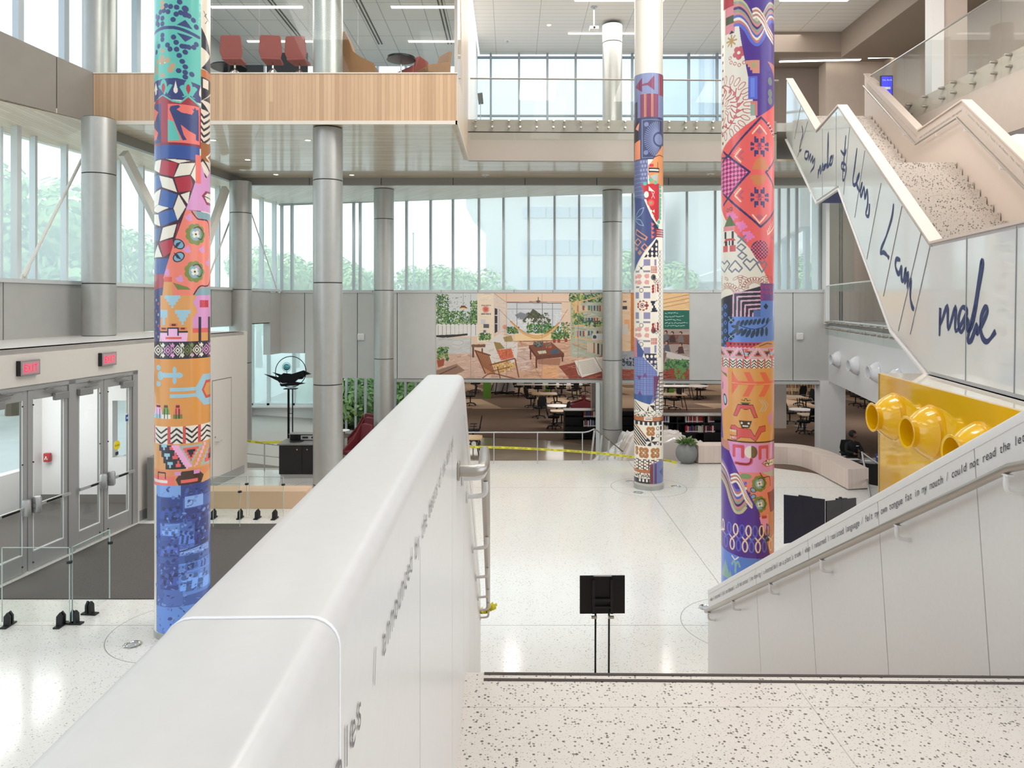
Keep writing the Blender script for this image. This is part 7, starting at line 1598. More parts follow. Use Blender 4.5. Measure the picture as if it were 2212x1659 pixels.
wrapped('whitish heap under plastic sheeting left of the grey column by the library', (2.75, 21.6, -.95), .95, .75, 1.0, 5, PLAS2, lambda x, y: .55+.45*max(-.6, min(1, x*1.2)))
wrapped('grey plastic-covered furniture between the grey column and the far patterned column', (4.0, 22.9, -1.0), .75, .6, 1.1, 9, PLAS2, lambda x, y: .95)
# sculpture ---------------------------------------------------------------------------------
sc_ = at(628, 803, 19.6); DKM = mat('dark_sculpture_metal', (22, 24, 28), .35, metal=.7)
t = thing('sculpture', 'dark metal sculpture of ring, pointed wings and teal ball on a tall double pole', 'sculpture', (sc_.x, sc_.y, -.3))
m = MB(); Rr = .415; m.tube([(sc_.x+Rr*math.cos(a), sc_.y+.02*math.sin(a), sc_.z+Rr*math.sin(a)) for a in [2*PI*k/48 for k in range(49)]], .011, 8); part('ring', m, DKM, t)
def s2(px, py, dy=0.): q = at(px, py, sc_.y); return (q.x, sc_.y+dy, q.z)
for pts, dy, th in (([(570, 808), (600, 815), (612, 806), (630, 808), (655, 800), (672, 808), (652, 812), (636, 826), (610, 828), (598, 822)], 0, .05), ([(585, 805), (607, 811), (640, 812), (662, 806), (650, 820), (612, 822)], .12, .04), ([(606, 829), (640, 824), (663, 827), (640, 832), (610, 834)], -.1, .03), ([(652, 812), (657, 800), (659, 812), (654, 815)], -.04, .02)):
    m = MB(); m.extr([s2(x, y, dy) for x, y in pts], (0, th, 0)); part('wing', m, DKM, t, smooth=False)
m = MB(); m.box(sc_.x-.17, sc_.x+.17, sc_.y-.1, sc_.y+.1, sc_.z-.47, sc_.z-.45); part('top_plate', m, DKM, t)
m = MB(); q = s2(619, 793); m.lathe([(.001, -.095)]+[(.095*math.sin(a), -.095*math.cos(a)) for a in [PI*k/12 for k in range(1, 12)]]+[(.001, .095)], q, 20, closed=True); part('glass_ball', m, mat('teal_glass', (40, 130, 140), .08, coat=.8), t, 'teal glass ball')
m = MB(); m.tube([(q[0]+.115*math.cos(a), q[1], q[2]+.125*math.sin(a)) for a in [2*PI*k/24 for k in range(25)]], .005, 6); m.bar((q[0], q[1], q[2]-.1), (q[0]+.02, q[1], q[2]-.2), .012); part('ball_cradle', m, DKM, t)
for s, w in ((-.065, .05), (.045, .022)):
    m = MB(); m.extr([(sc_.x+s-w/2-.015, sc_.y, -.35), (sc_.x+s+w/2+.01, sc_.y, -.35), (sc_.x+s+w/2, sc_.y, .5), (sc_.x+s+w/2, sc_.y, sc_.z-.46), (sc_.x+s-w/2, sc_.y, sc_.z-.46), (sc_.x+s-w/2, sc_.y, .5)], (0, .04, 0)); part('pole', m, DKM, t, smooth=False)
m = MB()
for z in (.5, 1.2): m.box(sc_.x-.05, sc_.x+.05, sc_.y, sc_.y+.03, z, z+.015)
part('rung', m, DKM, t)
# counter ------------------------------------------------------------------------------------
t = thing('counter', 'black cabinet counter with grey top between the stair wall and the metal sculpture', 'counter', (-5.1, 17.4, 0))
m = MB(); m.box(-5.58, -4.45, 17.3, 17.95, .1, .80); part('body', m, mat('black_laminate', (16, 16, 20), .35), t)
m = MB(); m.box(-5.56, -4.47, 17.33, 17.93, 0, .1); part('kick_plate', m, ALU, t)
m = MB(); m.box(-5.62, -4.4, 17.26, 18.0, .80, .83); part('worktop', m, mat('grey_worktop', (128, 126, 124), .3, noise=.1, nscale=60), t, bevel=.004)
m = MB(); m.lathe([(.17, .0), (.17, .004), (0, .004)], (-5.25, 17.6, .83), 24); part('waste_opening', m, BLACK, t)
for xa, xb, kx in ((-5.56, -5.03, -5.14), (-5.01, -4.48, -4.9)):
    m = MB(); m.box(xa+.005, xb-.005, 17.285, 17.3, .12, .78); d = part('door', m, MATS['black_laminate'], t); m = MB(); m.lathe([(.012, 0), (.016, .02)], (kx, 17.285, .70), 10, (0, -1, 0)); part('knob', m, CHROME, d)
t = thing('charging_unit', 'black box with a silver front panel standing on the counter top', 'equipment', (-5.0, 17.8, .83))
m = MB(); m.box(-5.45, -4.5, 17.72, 17.98, .83, .98); part('case', m, BLACKM, t); m = MB(); m.box(-5.18, -4.72, 17.71, 17.72, .85, .96); part('front_panel', m, ALU, t); m = MB(); m.box(-5.14, -5.0, 17.705, 17.71, .885, .93); m.box(-4.92, -4.8, 17.705, 17.71, .885, .93); part('slot', m, BLACK, t)
m = MB(); m.box(-5.48, -4.46, 17.7, 18.0, .98, .99); part('lid', m, MATS['grey_worktop'], t)
# =================================================================== library
LEATH = mat('black_mesh_fabric', (18, 18, 22), .8, noise=.2, nscale=60)
def task_chair():
    t = thing('task_chair', 'x', 'chair')
    m = MB(); m.prism([(-.22, -.22), (.22, -.22), (.24, .1), (.19, .24), (-.19, .24), (-.24, .1)], .44, .51); lpart('seat', m, LEATH, t, bevel=.02)
    m = MB(); P = [(-.2, -.22, .55), (.2, -.22, .55), (.23, -.27, .8), (.17, -.31, 1.02), (-.17, -.31, 1.02), (-.23, -.27, .8)]; m.extr(P, (0, -.035, .0)); m.bar((0, -.2, .42), (0, -.28, .62), .06, .03); lpart('backrest', m, LEATH, t, bevel=.012)
    for s in (-1, 1): m = MB(); m.tube([(s*.2, 0, .43), (s*.28, -.02, .5), (s*.28, -.04, .68)], .014, 6); m.box(s*.28-.035, s*.28+.035, -.14, .12, .67, .70); lpart('armrest', m, BLACK, t)
    m = MB(); m.tube([(0, 0, .12), (0, 0, .44)], .028, 8); lpart('gas_lift', m, BLACKM, t)
    for k in range(5):
        a = 2*PI*k/5+.3; c_, s = math.cos(a), math.sin(a); m = MB(); m.tube([(0, 0, .12), (.3*c_, .3*s, .075)], .02, 6, rs=[.028, .016]); l = lpart('leg', m, BLACK, t); m = MB(); m.lathe([(.03, -.022), (.03, .022)], (.3*c_, .3*s, .031), 10, (-s, c_, 0)); lpart('caster', m, BLACK, l)
    return t
proto = task_chair(); used = []
def ch(px, py, rz_, label, grp='black task chairs in the library', z=-.985):
    p = gp(px, py, z); return place(proto, used, p.x, p.y, z, rz_, label, grp)
ch(1022, 958, 1.6, 'black swivel chair cut off by the white stair wall, just beyond the floor-edge railing')
ch(1016, 875, 1.8, 'black swivel chair behind the white stair wall, at the left edge of the library')
ch(1027, 846, 2.6, 'distant black swivel chair at the upper left corner of the library opening')
ch(1120, 853, -1.9, 'black swivel chair at the left end of the long white oval table')
ch(1165, 903, .4, 'large black swivel chair standing in front of the square wooden table')
ch(1147, 880, -1.2, 'black swivel chair pushed against the left side of the square wooden table')
ch(1203, 872, 1.5, 'black swivel chair at the right side of the square wooden table')
ch(1196, 925, -1.7, 'black swivel chair nearest the end of the low bookcase')
ch(1213, 918, 1.2, 'black swivel chair squeezed between the low bookcase end and another chair')
for k, (px, py) in enumerate(((1140, 856), (1162, 857), (1190, 857), (1212, 857))): ch(px, py, .1*k, 'black swivel chair on the near side of the long white oval table', 'chairs along the near side of the long oval table')
ch(1236, 862, .8, 'black swivel chair with its back to the hall, right of the long table')
ch(1246, 858, -.6, 'second black swivel chair crowding the right end of the long oval table')
ch(1264, 850, 1.9, 'black swivel chair standing apart right of the long oval table')
ch(1456, 884, 1.9, 'black swivel chair at the wooden table right of the far patterned column')
ch(1437, 880, -1.5, 'black swivel chair half hidden behind the far patterned column')
for k, px in enumerate((1443, 1462, 1476)): ch(px, 855, .2*k, 'black swivel chair in the row behind the table right of the far patterned column', 'row of chairs right of the far patterned column')
ch(1513, 860, 2.2, 'black swivel chair right of the distant white round table')
ch(1737, 936, .9, 'black swivel chair in front of the wooden table left of the white pier')
ch(1768, 935, -.8, 'black swivel chair half hidden by the white pier')
ch(1706, 915, -1.3, 'black swivel chair behind the purple patterned column, left of the round white table')
ch(1727, 875, .3, 'black swivel chair at the wooden table near the row of wooden stools'); ch(1741, 885, 1.6, 'black swivel chair behind the round white table left of the white pier')
ch(1765, 893, 2.7, 'low black swivel chair directly left of the white pier')
for k, (px, py) in enumerate(((1848, 876), (1868, 882), (1888, 890), (1905, 895))): ch(px, py, 2.4+.2*k, 'black swivel chair in the row seen under the white horn wall', 'row of chairs right of the pier')
OAKT = mat('oak_laminate', (218, 180, 132), .35, noise=.06, nscale=5); WTOP = mat('white_laminate', (236, 228, 222), .3)
def table(px, py, w, d, label, top=OAKT, rnd=False, h=.74, rz_=0., grp='tables in the library'):
    p = gp(px, py, -.985+h); t = thing('table', label, 'table', (p.x, p.y, -.985), rz_, group=grp); m = MB()
    if rnd: m.lathe([(w/2, h-.03), (w/2, h)], (0, 0, 0), 32); 
    else: rr = min(.15, d*.3); pts = [(sx_*(w/2-rr)+rr*math.cos(a), sy*(d/2-rr)+rr*math.sin(a)) for sx_, sy, a0_ in ((1, 1, 0), (-1, 1, PI/2), (-1, -1, PI), (1, -1, 1.5*PI)) for a in (a0_, a0_+PI/4, a0_+PI/2)]; m.prism(pts, h-.03, h)
    lpart('tabletop', m, top, t)
    if rnd: m = MB(); m.tube([(0, 0, .02), (0, 0, h-.03)], .035, 8); m.lathe([(.26, 0), (.26, .02)], (0, 0, 0), 20); lpart('pedestal', m, BLACKM, t)
    else:
        for sx_ in (-1, 1):
            for sy in (-1, 1): m = MB(); m.tube([(sx_*(w/2-.06), sy*(d/2-.06), .0), (sx_*(w/2-.2), sy*(d/2-.15), h-.03)], .02, 6); lpart('leg', m, BLACKM, t)
    return t
table(1176, 850, 1.25, 1.0, 'square wooden table standing free in the middle of the library opening'); table(1187, 829, 3.6, 1.0, 'long white oval table at the back of the library', WTOP); table(1203, 876, 1.0, 1.0, 'round white table behind the low bookcase', WTOP, True); table(1224, 887, 1.35, .7, 'wooden table right behind the low bookcase end')
table(1449, 851, 1.5, 1.0, 'wooden table right of the far patterned column'); table(1506, 833, 1.2, 1.2, 'distant white round table right of the far patterned column', WTOP, True); table(1462, 833, 1.8, .9, 'distant white table just right of the far patterned column', WTOP)
table(1706, 856, 1.3, .9, 'wooden table near the row of wooden stools, behind the purple patterned column'); table(1730, 884, .95, .95, 'round white table left of the white pier', WTOP, True); table(1762, 895, 1.3, .8, 'wooden table whose corner is cut off by the white pier'); table(1006, 944, 1.1, .8, 'wooden table whose edge shows beside the white stair wall')
# low bookcases with books ---------------------------------------------------------------------
BC = mat('black_bookcase', (13, 12, 14), .35)
def bookcase(label, xa, xb, Y, bays, top=mat('walnut_top', (92, 70, 60), .3)):
    z0 = -.985; t = thing('bookcase', label, 'bookcase', (xa, Y, z0), group='low black bookcases'); H = 1.1
    m = MB(); m.box(xa, xb, Y+.55, Y+.6, z0, z0+H); n = max(1, bays); w = (xb-xa)/n
    for k in range(n+1): x = xa+w*k; m.box(x-.015, x+.015, Y, Y+.6, z0, z0+H)
    part('carcass', m, BC, t)
    for zz in (.10, .50, .86): m = MB(); m.box(xa, xb, Y+.02, Y+.6, z0+zz-.02, z0+zz); part('shelf', m, BC, t)
    m = MB(); m.box(xa-.03, xb+.03, Y-.02, Y+.62, z0+H, z0+H+.03); part('top', m, top, t, 'brown top')
    return [(xa+w*k+.03, xa+w*(k+1)-.03) for k in range(n)]
CLR = [('cream', (222, 212, 196)), ('red', (178, 44, 48)), ('grey', (120, 120, 124)), ('maroon', (100, 34, 38)), ('blue', (56, 70, 140)), ('dark', (40, 38, 42)), ('white', (232, 230, 226))]
bkp = {}; BW = {}
def books(xa, xb, Y, zshelf, n, where, seed, rowname):
    r = random.Random(seed); x = xa
    while x < xb-.03 and n > 0:
        k = r.choice((0, 0, 1, 1, 2, 3, 4, 5, 6, 6)); w = r.choice((.028, .036, .045)); h = r.choice((.22, .24, .26)); key = (k, w, h)
        if key not in bkp:
            m = MB(); m.box(-w/2, w/2, 0, .17, 0, h); me1 = m.mesh('cover', mat('book_'+CLR[k][0], CLR[k][1], .55)); m = MB(); m.box(-w/2+.003, w/2-.003, .003, .168, h*.06, h*.2); bkp[key] = me1
            m = MB(); m.box(-w/2-.0008, w/2+.0008, -.001, .01, .02, .05); BW[key] = m.mesh('spine_label', mat('spine_label_white', (236, 234, 230), .6))
        o = link('book', bkp[key]); o.location = (x+w/2, Y, zshelf); tag(o, '%s book standing in the %s shelf of %s' % (CLR[k][0], rowname, where), 'book', 'books on '+where); q = link('spine_label', BW[key], o); x += w+.004; n -= 1
b1_ = bookcase('low black bookcase with brown top, ending left of the grey column', 2.0, 4.9, 27.3, 2)
books(2.72, 3.42, 27.4, -.125+.0, 20, 'the low bookcase left of the grey column', 1, 'upper'); books(2.72, 3.42, 27.4, -.485, 20, 'the low bookcase left of the grey column', 2, 'lower'); books(3.5, 4.0, 27.4, -.125, 12, 'the low bookcase left of the grey column', 3, 'upper')
bookcase('long low black bookcase behind the plastic-covered furniture', 5.0, 8.9, 26.1, 4, mat('bronze_top', (140, 112, 92), .25))
books(5.48, 5.72, 26.2, -.125, 7, 'the long bookcase behind the planter', 4, 'upper'); books(6.3, 6.95, 26.2, -.125, 17, 'the long bookcase behind the planter', 5, 'upper'); books(7.12, 7.35, 26.2, -.125, 6, 'the long bookcase behind the planter', 6, 'upper'); books(5.48, 5.7, 26.2, -.485, 6, 'the long bookcase behind the planter', 7, 'lower'); books(6.3, 7.6, 26.2, -.485, 26, 'the long bookcase behind the planter', 8, 'lower')
# posts, boards, stools, lounge chairs ------------------------------------------------------------
GRN = mat('green_paint', (96, 146, 52), .5)
for px, pb, w, l in ((1052, 861, .42, 'broad green post at the left of the library opening'), (1183, 846, .25, 'slim green post behind the long white oval table'), (1449, 850, .35, 'green post right of the far patterned column')):
    p = gp(px, pb, -.985); single('post', (lambda m: (m.box(p.x-w/2, p.x+w/2, p.y, p.y+.3, -.985, 1.84), m)[1])(MB()), GRN, l, 'post', 'green posts in the library')
for px, l in ((1078, 'rolling white board on an A-shaped stand, the left one of two'), (1102, 'rolling white board on an A-shaped stand, right beside its twin')):
    p = gp(px, 850, -.985); t = thing('rolling_board', l, 'whiteboard', (p.x, p.y, -.985), .5, 'rolling boards')
    m = MB(); m.box(-.35, .35, -.02, .02, .15, 1.9); lpart('board', m, mat('board_white', (206, 200, 196), .4), t, bevel=.01); m = MB(); m.bar((-.4, -.3, .05), (0, 0, 1.5), .04); m.bar((-.4, .3, .05), (0, 0, 1.5), .04); lpart('stand', m, BLACKM, t); m = MB(); m.bar((-.45, -.3, .04), (.45, -.3, .04), .06); m.bar((-.45, .3, .04), (.45, .3, .04), .06); lpart('foot', m, BLACKM, t)
def stool():
    t = thing('wooden_stool', 'x', 'stool'); m = MB(); m.box(-.2, .2, -.2, .2, .68, .72); lpart('seat', m, BLACK, t, bevel=.02)
    for sx_ in (-1, 1):
        for sy in (-1, 1): m = MB(); m.bar((sx_*.2, sy*.2, 0), (sx_*.16, sy*.16, .68), .035); lpart('leg', m, OAKT, t)
    return t
sp, su = stool(), []
for px in (1700, 1722, 1747, 1764): p = gp(px, 852, -.985); place(sp, su, p.x, p.y, -.985, 0, 'wooden stool with dark seat in the row at the back, left of the white pier', 'row of wooden stools')
MAR = mat('maroon_upholstery', (112, 34, 42), .7, noise=.1); BRN = mat('tan_upholstery', (150, 108, 70), .75, noise=.1, nscale=40); ROSE = mat('rose_upholstery', (158, 84, 78), .75, noise=.08, nscale=40)
def lounge(name, mm, label, loc, rz_, grp, h=.8, tall=False):
    t = thing(name, label, 'armchair', loc, rz_, grp); m = MB(); m.prism([(-.3, -.28), (.3, -.28), (.33, .3), (-.33, .3)], .3, .44); lpart('seat', m, mm, t, bevel=.04)
    m = MB(); m.extr([(-.3, -.26, .4), (.3, -.26, .4), (.28, -.36, h), (.2, -.38, h+.04), (-.2, -.38, h+.04), (-.28, -.36, h)], (0, -.08, 0)); lpart('backrest', m, mm, t, bevel=.03)
    for s in (-1, 1): m = MB(); m.extr([(s*.3, -.34, .3), (s*.34, .28, .3), (s*.34, .28, .46), (s*.31, -.1, .58 if not tall else .8), (s*.29, -.36, h if tall else .66)], (s*.06, 0, 0)); lpart('armrest', m, mm, t, bevel=.02)
    m = MB(); m.tube([(0, 0, .02), (0, 0, .3)], .03, 8); m.lathe([(.25, 0), (.25, .02)], (0, 0, 0), 20); lpart('base', m, CHROME, t); return t
for px, py, l in ((1245, 893, 'maroon armchair behind the round white table, facing its twin'), (1276, 893, 'maroon armchair partly hidden by the grey column, facing its twin')): p = gp(px, py, -.985); lounge('lounge_chair', MAR, l, (p.x, p.y, -.985), 1.6 if px < 1260 else -1.6, 'maroon armchairs', .85)
for k, (x, y_, l) in enumerate(((-5.15, 24.6, 'dark red armchair nearest the garden window, behind the stair wall'), (-5.0, 23.3, 'dark red armchair half hidden by the stair wall, below the garden window'), (-5.35, 25.5, 'dark red armchair farthest back beside the garden window'))): lounge('lounge_chair', MAR, l, (x, y_, -1.0), 2.4, 'dark red armchairs by the garden window', 1.22, True)
t = thing('side_table', 'small round side table beside the dark red armchairs', 'table', (-5.55, 23.8, -1.0)); m = MB(); m.lathe([(.2, 1.0), (.2, 1.02)], (0, 0, 0), 24); lpart('tabletop', m, WTOP, t); m = MB(); m.tube([(0, 0, 0), (0, 0, 1.0)], .02, 8); m.lathe([(.16, 0), (.16, .015)], (0, 0, 0), 16); lpart('stem', m, ALU, t)
# =================================================================== reception desk and person
dz = -1.0
t = thing('desk', 'black reception desk with papers, seen over the end of the curved bench', 'desk', (10.3, 20.9, dz))
m = MB(); m.extr([(9.35, 20.5, .0+dz), (10.4, 20.0, dz), (11.3, 20.6, dz), (11.1, 21.1, dz), (10.35, 20.7, dz), (9.6, 21.0, dz)], (0, 0, .70)); part('body', m, BLACK, t, smooth=False)
m = MB(); m.extr([(9.25, 20.45, .70+dz), (10.4, 19.9, .70+dz), (11.45, 20.55, .70+dz), (11.2, 21.25, .70+dz), (10.35, 20.8, .70+dz), (9.55, 21.1, .70+dz)], (0, 0, .035)); part('desktop', m, mat('dark_desktop', (38, 34, 34), .3), t, smooth=False)
for x, y_, w, l in ((9.75, 20.65, .35, 'large white sheet of paper at the left end of the desk'), (10.05, 20.45, .22, 'small white sheet of paper beside the larger sheet on the desk'), (10.95, 20.6, .25, 'white sheet of paper at the right end of the desk')): single('paper_sheet', (lambda m: (m.box(x-w/2, x+w/2, y_-.1, y_+.1, .737+dz, .742+dz), m)[1])(MB()), WPAINT, l, 'paper', 'papers on the desk')
t = thing('desk_sign', 'small blue stand-up sign with white print on the reception desk', 'sign', (10.35, 20.35, .735+dz)); m = MB(); m.extr([(10.24, 20.3, .735+dz), (10.46, 20.3, .735+dz), (10.46, 20.36, .96+dz), (10.24, 20.36, .96+dz)], (0, .01, 0)); part('card', m, mat('sign_blue', (42, 60, 140), .4), t, smooth=False); m = MB(); m.box(10.27, 10.43, 20.32, 20.335, .86+dz, .90+dz); m.box(10.30, 10.40, 20.31, 20.325, .80+dz, .83+dz); part('print', m, WPAINT, t)
t = thing('leaning_rail', 'thin white barrier post with a drooping rope, leaning at the end of the curved bench', 'barrier post', (8.3, 17.0, 0))
m = MB(); pa, pb = at(1862, 977, 17.6), at(1880, 1062, 15.6); m.tube([pa, Vector((pb.x, pb.y, .0))], .022, 8); part('post', m, ALU, t); m = MB(); m.tube(smooth_path([pa, at(1880, 990, 17.8), at(1900, 1003, 18.0)], 5), .016, 6); part('rope', m, WPAINT, t)
# person --------------------------------------------------------------------------------------
PX, PY = 10.25, 21.75
CLOTH = mat('black_clothing', (20, 20, 24), .8); SKIN = mat('skin_brown', (112, 76, 58), .5); HAIR = mat('black_hair', (14, 12, 12), .7)
t = thing('person', 'seated person in black clothing behind the reception desk, head turned to the right', 'person', (PX, PY, dz))
def skin_mesh(name, verts, edges, radii, m, parent, sub=2, root=0):
    me = bpy.data.meshes.new(name); me.from_pydata(verts, edges, []); o = link(name, me, parent)
    me.materials.append(m); md = o.modifiers.new('skin', 'SKIN'); md.use_smooth_shade = True
    for i, r in enumerate(radii): me.skin_vertices[0].data[i].radius = (r, r) if not isinstance(r, tuple) else r
    me.skin_vertices[0].data[root].use_root = True
    s = o.modifiers.new('sub', 'SUBSURF'); s.levels = sub; s.render_levels = sub
    dg = bpy.context.evaluated_depsgraph_get(); nm = bpy.data.meshes.new_from_object(o.evaluated_get(dg)); o.modifiers.clear(); o.data = nm; nm.name = name; nm.shade_smooth(); return o
bV = [(0, 0, .50), (0, .0, .66), (0, -.02, .84), (0, -.02, .97), (0, -.03, 1.06), (0, -.03, 1.13), (-.17, -.02, .96), (-.24, -.12, .76), (-.14, -.36, .76), (.17, -.02, .96), (.25, -.12, .76), (.16, -.36, .76), (-.1, -.05, .5), (-.13, -.40, .5), (-.13, -.45, .08), (.1, -.05, .5), (.13, -.4, .5), (.13, -.45, .08), (-.13, -.55, .04), (.13, -.55, .04), (-.12, -.43, .765), (.14, -.43, .765)]
bE = [(0, 1), (1, 2), (2, 3), (3, 4), (4, 5), (3, 6), (6, 7), (7, 8), (3, 9), (9, 10), (10, 11), (0, 12), (12, 13), (13, 14), (0, 15), (15, 16), (16, 17), (14, 18), (17, 19), (8, 20), (11, 21)]
bR = [(.16, .12), (.15, .11), (.17, .115), (.14, .10), .055, .05, .07, .05, .035, .07, .05, .035, .09, .07, .045, .09, .07, .045, .04, .04, .03, .03]
skin_mesh('body', bV, bE, bR, CLOTH, t)
bm = bmesh.new(); bmesh.ops.create_uvsphere(bm, u_segments=24, v_segments=18, radius=1)
for v in bm.verts:
    x, y, z = v.co; w = 1-.22*max(0, -z); f = Vector((x*.078*w, y*.098, z*.118))
    if y < -.55 and -.35 < z < .1 and abs(x) < .28: f.y -= .018*(1-abs(x)/.28)      # nose
    if y < -.5 and .05 < z < .25 and .2 < abs(x) < .55: f.y += .008                  # eye sockets
    v.co = f
me = bpy.data.meshes.new('head'); bm.to_mesh(me); bm.free(); me.materials.append(SKIN); me.shade_smooth(); hd = link('head', me, t); hd.location = (.0, -.04, 1.24); hd.rotation_euler = (.1, 0, .75)
m = MB(); m.lathe([(.055, -.08), (.05, 0), (.052, .03)], (0, 0, 0), 14); nk = lpart('neck', m, SKIN, t); nk.location = (0, -.03, 1.12)
for s in (-1, 1): m = MB(); m.lathe([(.003, -.012), (.012, -.006), (.012, .006), (.003, .012)], (s*.078, .005, .0), 10, (1, 0, 0)); lpart('ear', m, SKIN, hd)
for s in (-1, 1): m = MB(); m.lathe([(.001, -.011), (.01, 0), (.001, .011)], (s*.03, -.088, .02), 10, (0, 1, 0)); lpart('eye', m, WPAINT, hd)
m = MB(); m.tube([(-.022, -.092, -.055), (0, -.098, -.057), (.022, -.092, -.055)], .005, 6); lpart('mouth', m, mat('lip', (120, 62, 58), .5), hd)
bm = bmesh.new(); bmesh.ops.create_icosphere(bm, subdivisions=4, radius=1)
from mathutils import noise as mnoise
for v in bm.verts:
    n = mnoise.noise(v.co*5)*.1; v.co = Vector((v.co.x*.094*(1+n), v.co.y*.112*(1+n)+.012, v.co.z*.115*(1+n)+.03))
bmesh.ops.delete(bm, geom=[v for v in bm.verts if v.co.y < -.045 and v.co.z < .075], context='VERTS')
me = bpy.data.meshes.new('hair'); bm.to_mesh(me); bm.free(); me.materials.append(HAIR); me.shade_smooth(); link('hair', me, hd)
for s in (-1, 1):
    HV = [(0, 0, 0), (0, -.07, 0)]; HE = [(0, 1)]; HR = [.022, (.036, .014)]
    for k, (fx, L) in enumerate(((-.028, .062), (-.010, .072), (.010, .068), (.027, .052))): i = len(HV); HV += [(fx, -.085, .002), (fx*1.1, -.085-L*.5, -.004), (fx*1.1, -.085-L*.92, -.018)]; HE += [(1, i), (i, i+1), (i+1, i+2)]; HR += [.0095, .0085, .007]
    i = len(HV); HV += [(-s*.035, -.03, 0), (-s*.06, -.06, -.006), (-s*.062, -.088, -.01)]; HE += [(0, i), (i, i+1), (i+1, i+2)]; HR += [.013, .010, .008]
    h = skin_mesh('hand', HV, HE, HR, SKIN, t, 1); h.location = (s*.15, -.46, .775); h.rotation_euler = (.0, 0, s*.35)
m = MB(); m.box(.05, .13, -.142, -.13, .92, .94); lpart('badge', m, WPAINT, t)
p_ = place(proto, used, PX, PY+.05, dz, PI, 'black office chair the seated person at the desk sits on', 'black task chairs in the library')
for i, (x, y_, l) in enumerate(((10.9, 20.85, 'black monitor standing on the reception desk'),)):
    t = thing('monitor', l, 'monitor', (x, y_, .735+dz)); m = MB(); m.box(x-.2, x+.2, y_, y_+.02, .80+dz, 1.05+dz); part('screen', m, BLACK, t); m = MB(); m.box(x-.1, x+.1, y_, y_+.12, .735+dz, .745+dz); m.bar((x, y_+.05, .74+dz), (x, y_+.03, .9+dz), .03); part('stand', m, BLACK, t)
# =================================================================== upstairs
FZ = 9.205
def swivel(label, x, y_, rz_):
    t = thing('swivel_chair', label, 'chair', (x, y_, FZ), rz_, 'rose swivel chairs behind the mezzanine glass')
    m = MB(); P = [(-.22, .2, .54), (.22, .2, .54), (.26, .24, .66), (.23, .27, .98), (.2, .28, 1.02), (-.2, .28, 1.02), (-.23, .27, .98), (-.26, .24, .66)]; m.extr(P, (0, -.03, 0)); lpart('backrest', m, ROSE, t, bevel=.02)
    m = MB(); m.prism([(-.22, .22), (.22, .22), (.2, -.2), (-.2, -.2)], .49, .55); lpart('seat', m, ROSE, t, bevel=.02); m = MB(); m.tube([(0, 0, .1), (0, 0, .49)], .02, 8); lpart('stem', m, CHROME, t)
    for k in range(5): a = 2*PI*k/5+.2; m = MB(); m.tube([(0, 0, .36), (.32*math.cos(a), .32*math.sin(a), .03)], .014, 6); lpart('leg', m, CHROME, t)
swivel('rose fabric swivel chair just right of the turquoise patterned column, upstairs', at(500, 120, 16.3).x, 16.5, PI); swivel('middle rose fabric swivel chair upstairs, left of the grey column', at(583, 120, 16.3).x, 16.5, PI+.1); swivel('rose fabric swivel chair upstairs, nearest the grey column', at(640, 120, 16.3).x, 16.55, PI-.1)
t = thing('round_table', 'dark round table upstairs, partly behind the turquoise patterned column', 'table', (-6.9, 17.6, FZ)); m = MB(); m.lathe([(.42, .72), (.42, .75)], (0, 0, 0), 28); lpart('tabletop', m, BLACKM, t); m = MB(); m.tube([(0, 0, 0), (0, 0, .72)], .025, 8); m.lathe([(.25, 0), (.25, .015)], (0, 0, 0), 16); lpart('pedestal', m, CHROME, t)
t = thing('round_table', 'black oval-topped table upstairs between the tan armchairs', 'table', (at(865, 130, 16.9).x, 17.0, FZ)); m = MB(); m.lathe([(.34, .72), (.34, .77), (.31, .78)], (0, 0, 0), 28); lpart('tabletop', m, BLACKM, t); m = MB(); m.tube([(0, 0, 0), (0, 0, .72)], .02, 8); m.lathe([(.2, 0), (.2, .015)], (0, 0, 0), 16); lpart('pedestal', m, CHROME, t)
t = thing('lounge_chair', 'tall tan high-backed lounge chair upstairs, beside the grey column', 'armchair', (at(800, 120, 16.5).x, 16.95, FZ), group='tan lounge chairs upstairs')
m = MB(); bx0 = at(800, 120, 16.5).x
def hb(px, py): q = at(px, py, 16.95); return (q.x-bx0, q.z-FZ)
ol = [hb(*p) for p in ((733, 90), (738, 82), (752, 79), (757, 90), (768, 120), (785, 132), (812, 145), (816, 168), (742, 168))]
m.extr([(x, -.28, z) for x, z in ol], (0, .6, 0))
lpart('side_shell', m, BRN, t, smooth=False); m = MB(); m.extr([(ol[0][0]-.01, -.30, ol[0][1]), (ol[1][0], -.30, ol[1][1]+.01), (ol[2][0], -.30, ol[2][1]+.01), (ol[3][0]-.02, -.30, ol[3][1]), (ol[4][0]-.06, -.30, ol[4][1]), (ol[8][0]+.14, -.30, .3), (ol[8][0]-.01, -.30, .3)], (0, .64, 0)); lpart('backrest', m, BRN, t, smooth=False); m = MB(); m.box(ol[8][0]+.1, ol[6][0], -.26, .26, .3, .42); lpart('seat', m, BRN, t)
m = MB(); m.box(ol[8][0]+.1, ol[6][0]-.05, -.22, .22, .0, .1); lpart('base', m, BLACKM, t)
lounge('lounge_chair', BRN, 'low tan armchair upstairs at the right end of the glass front', (-1.92, 17.0, FZ), 2.2, 'tan lounge chairs upstairs', .92); lounge('lounge_chair', ROSE, 'rose armchair upstairs behind the black oval-topped table', (at(878, 130, 17.4).x, 17.6, FZ), 1.2, 'rose armchairs upstairs', .86)
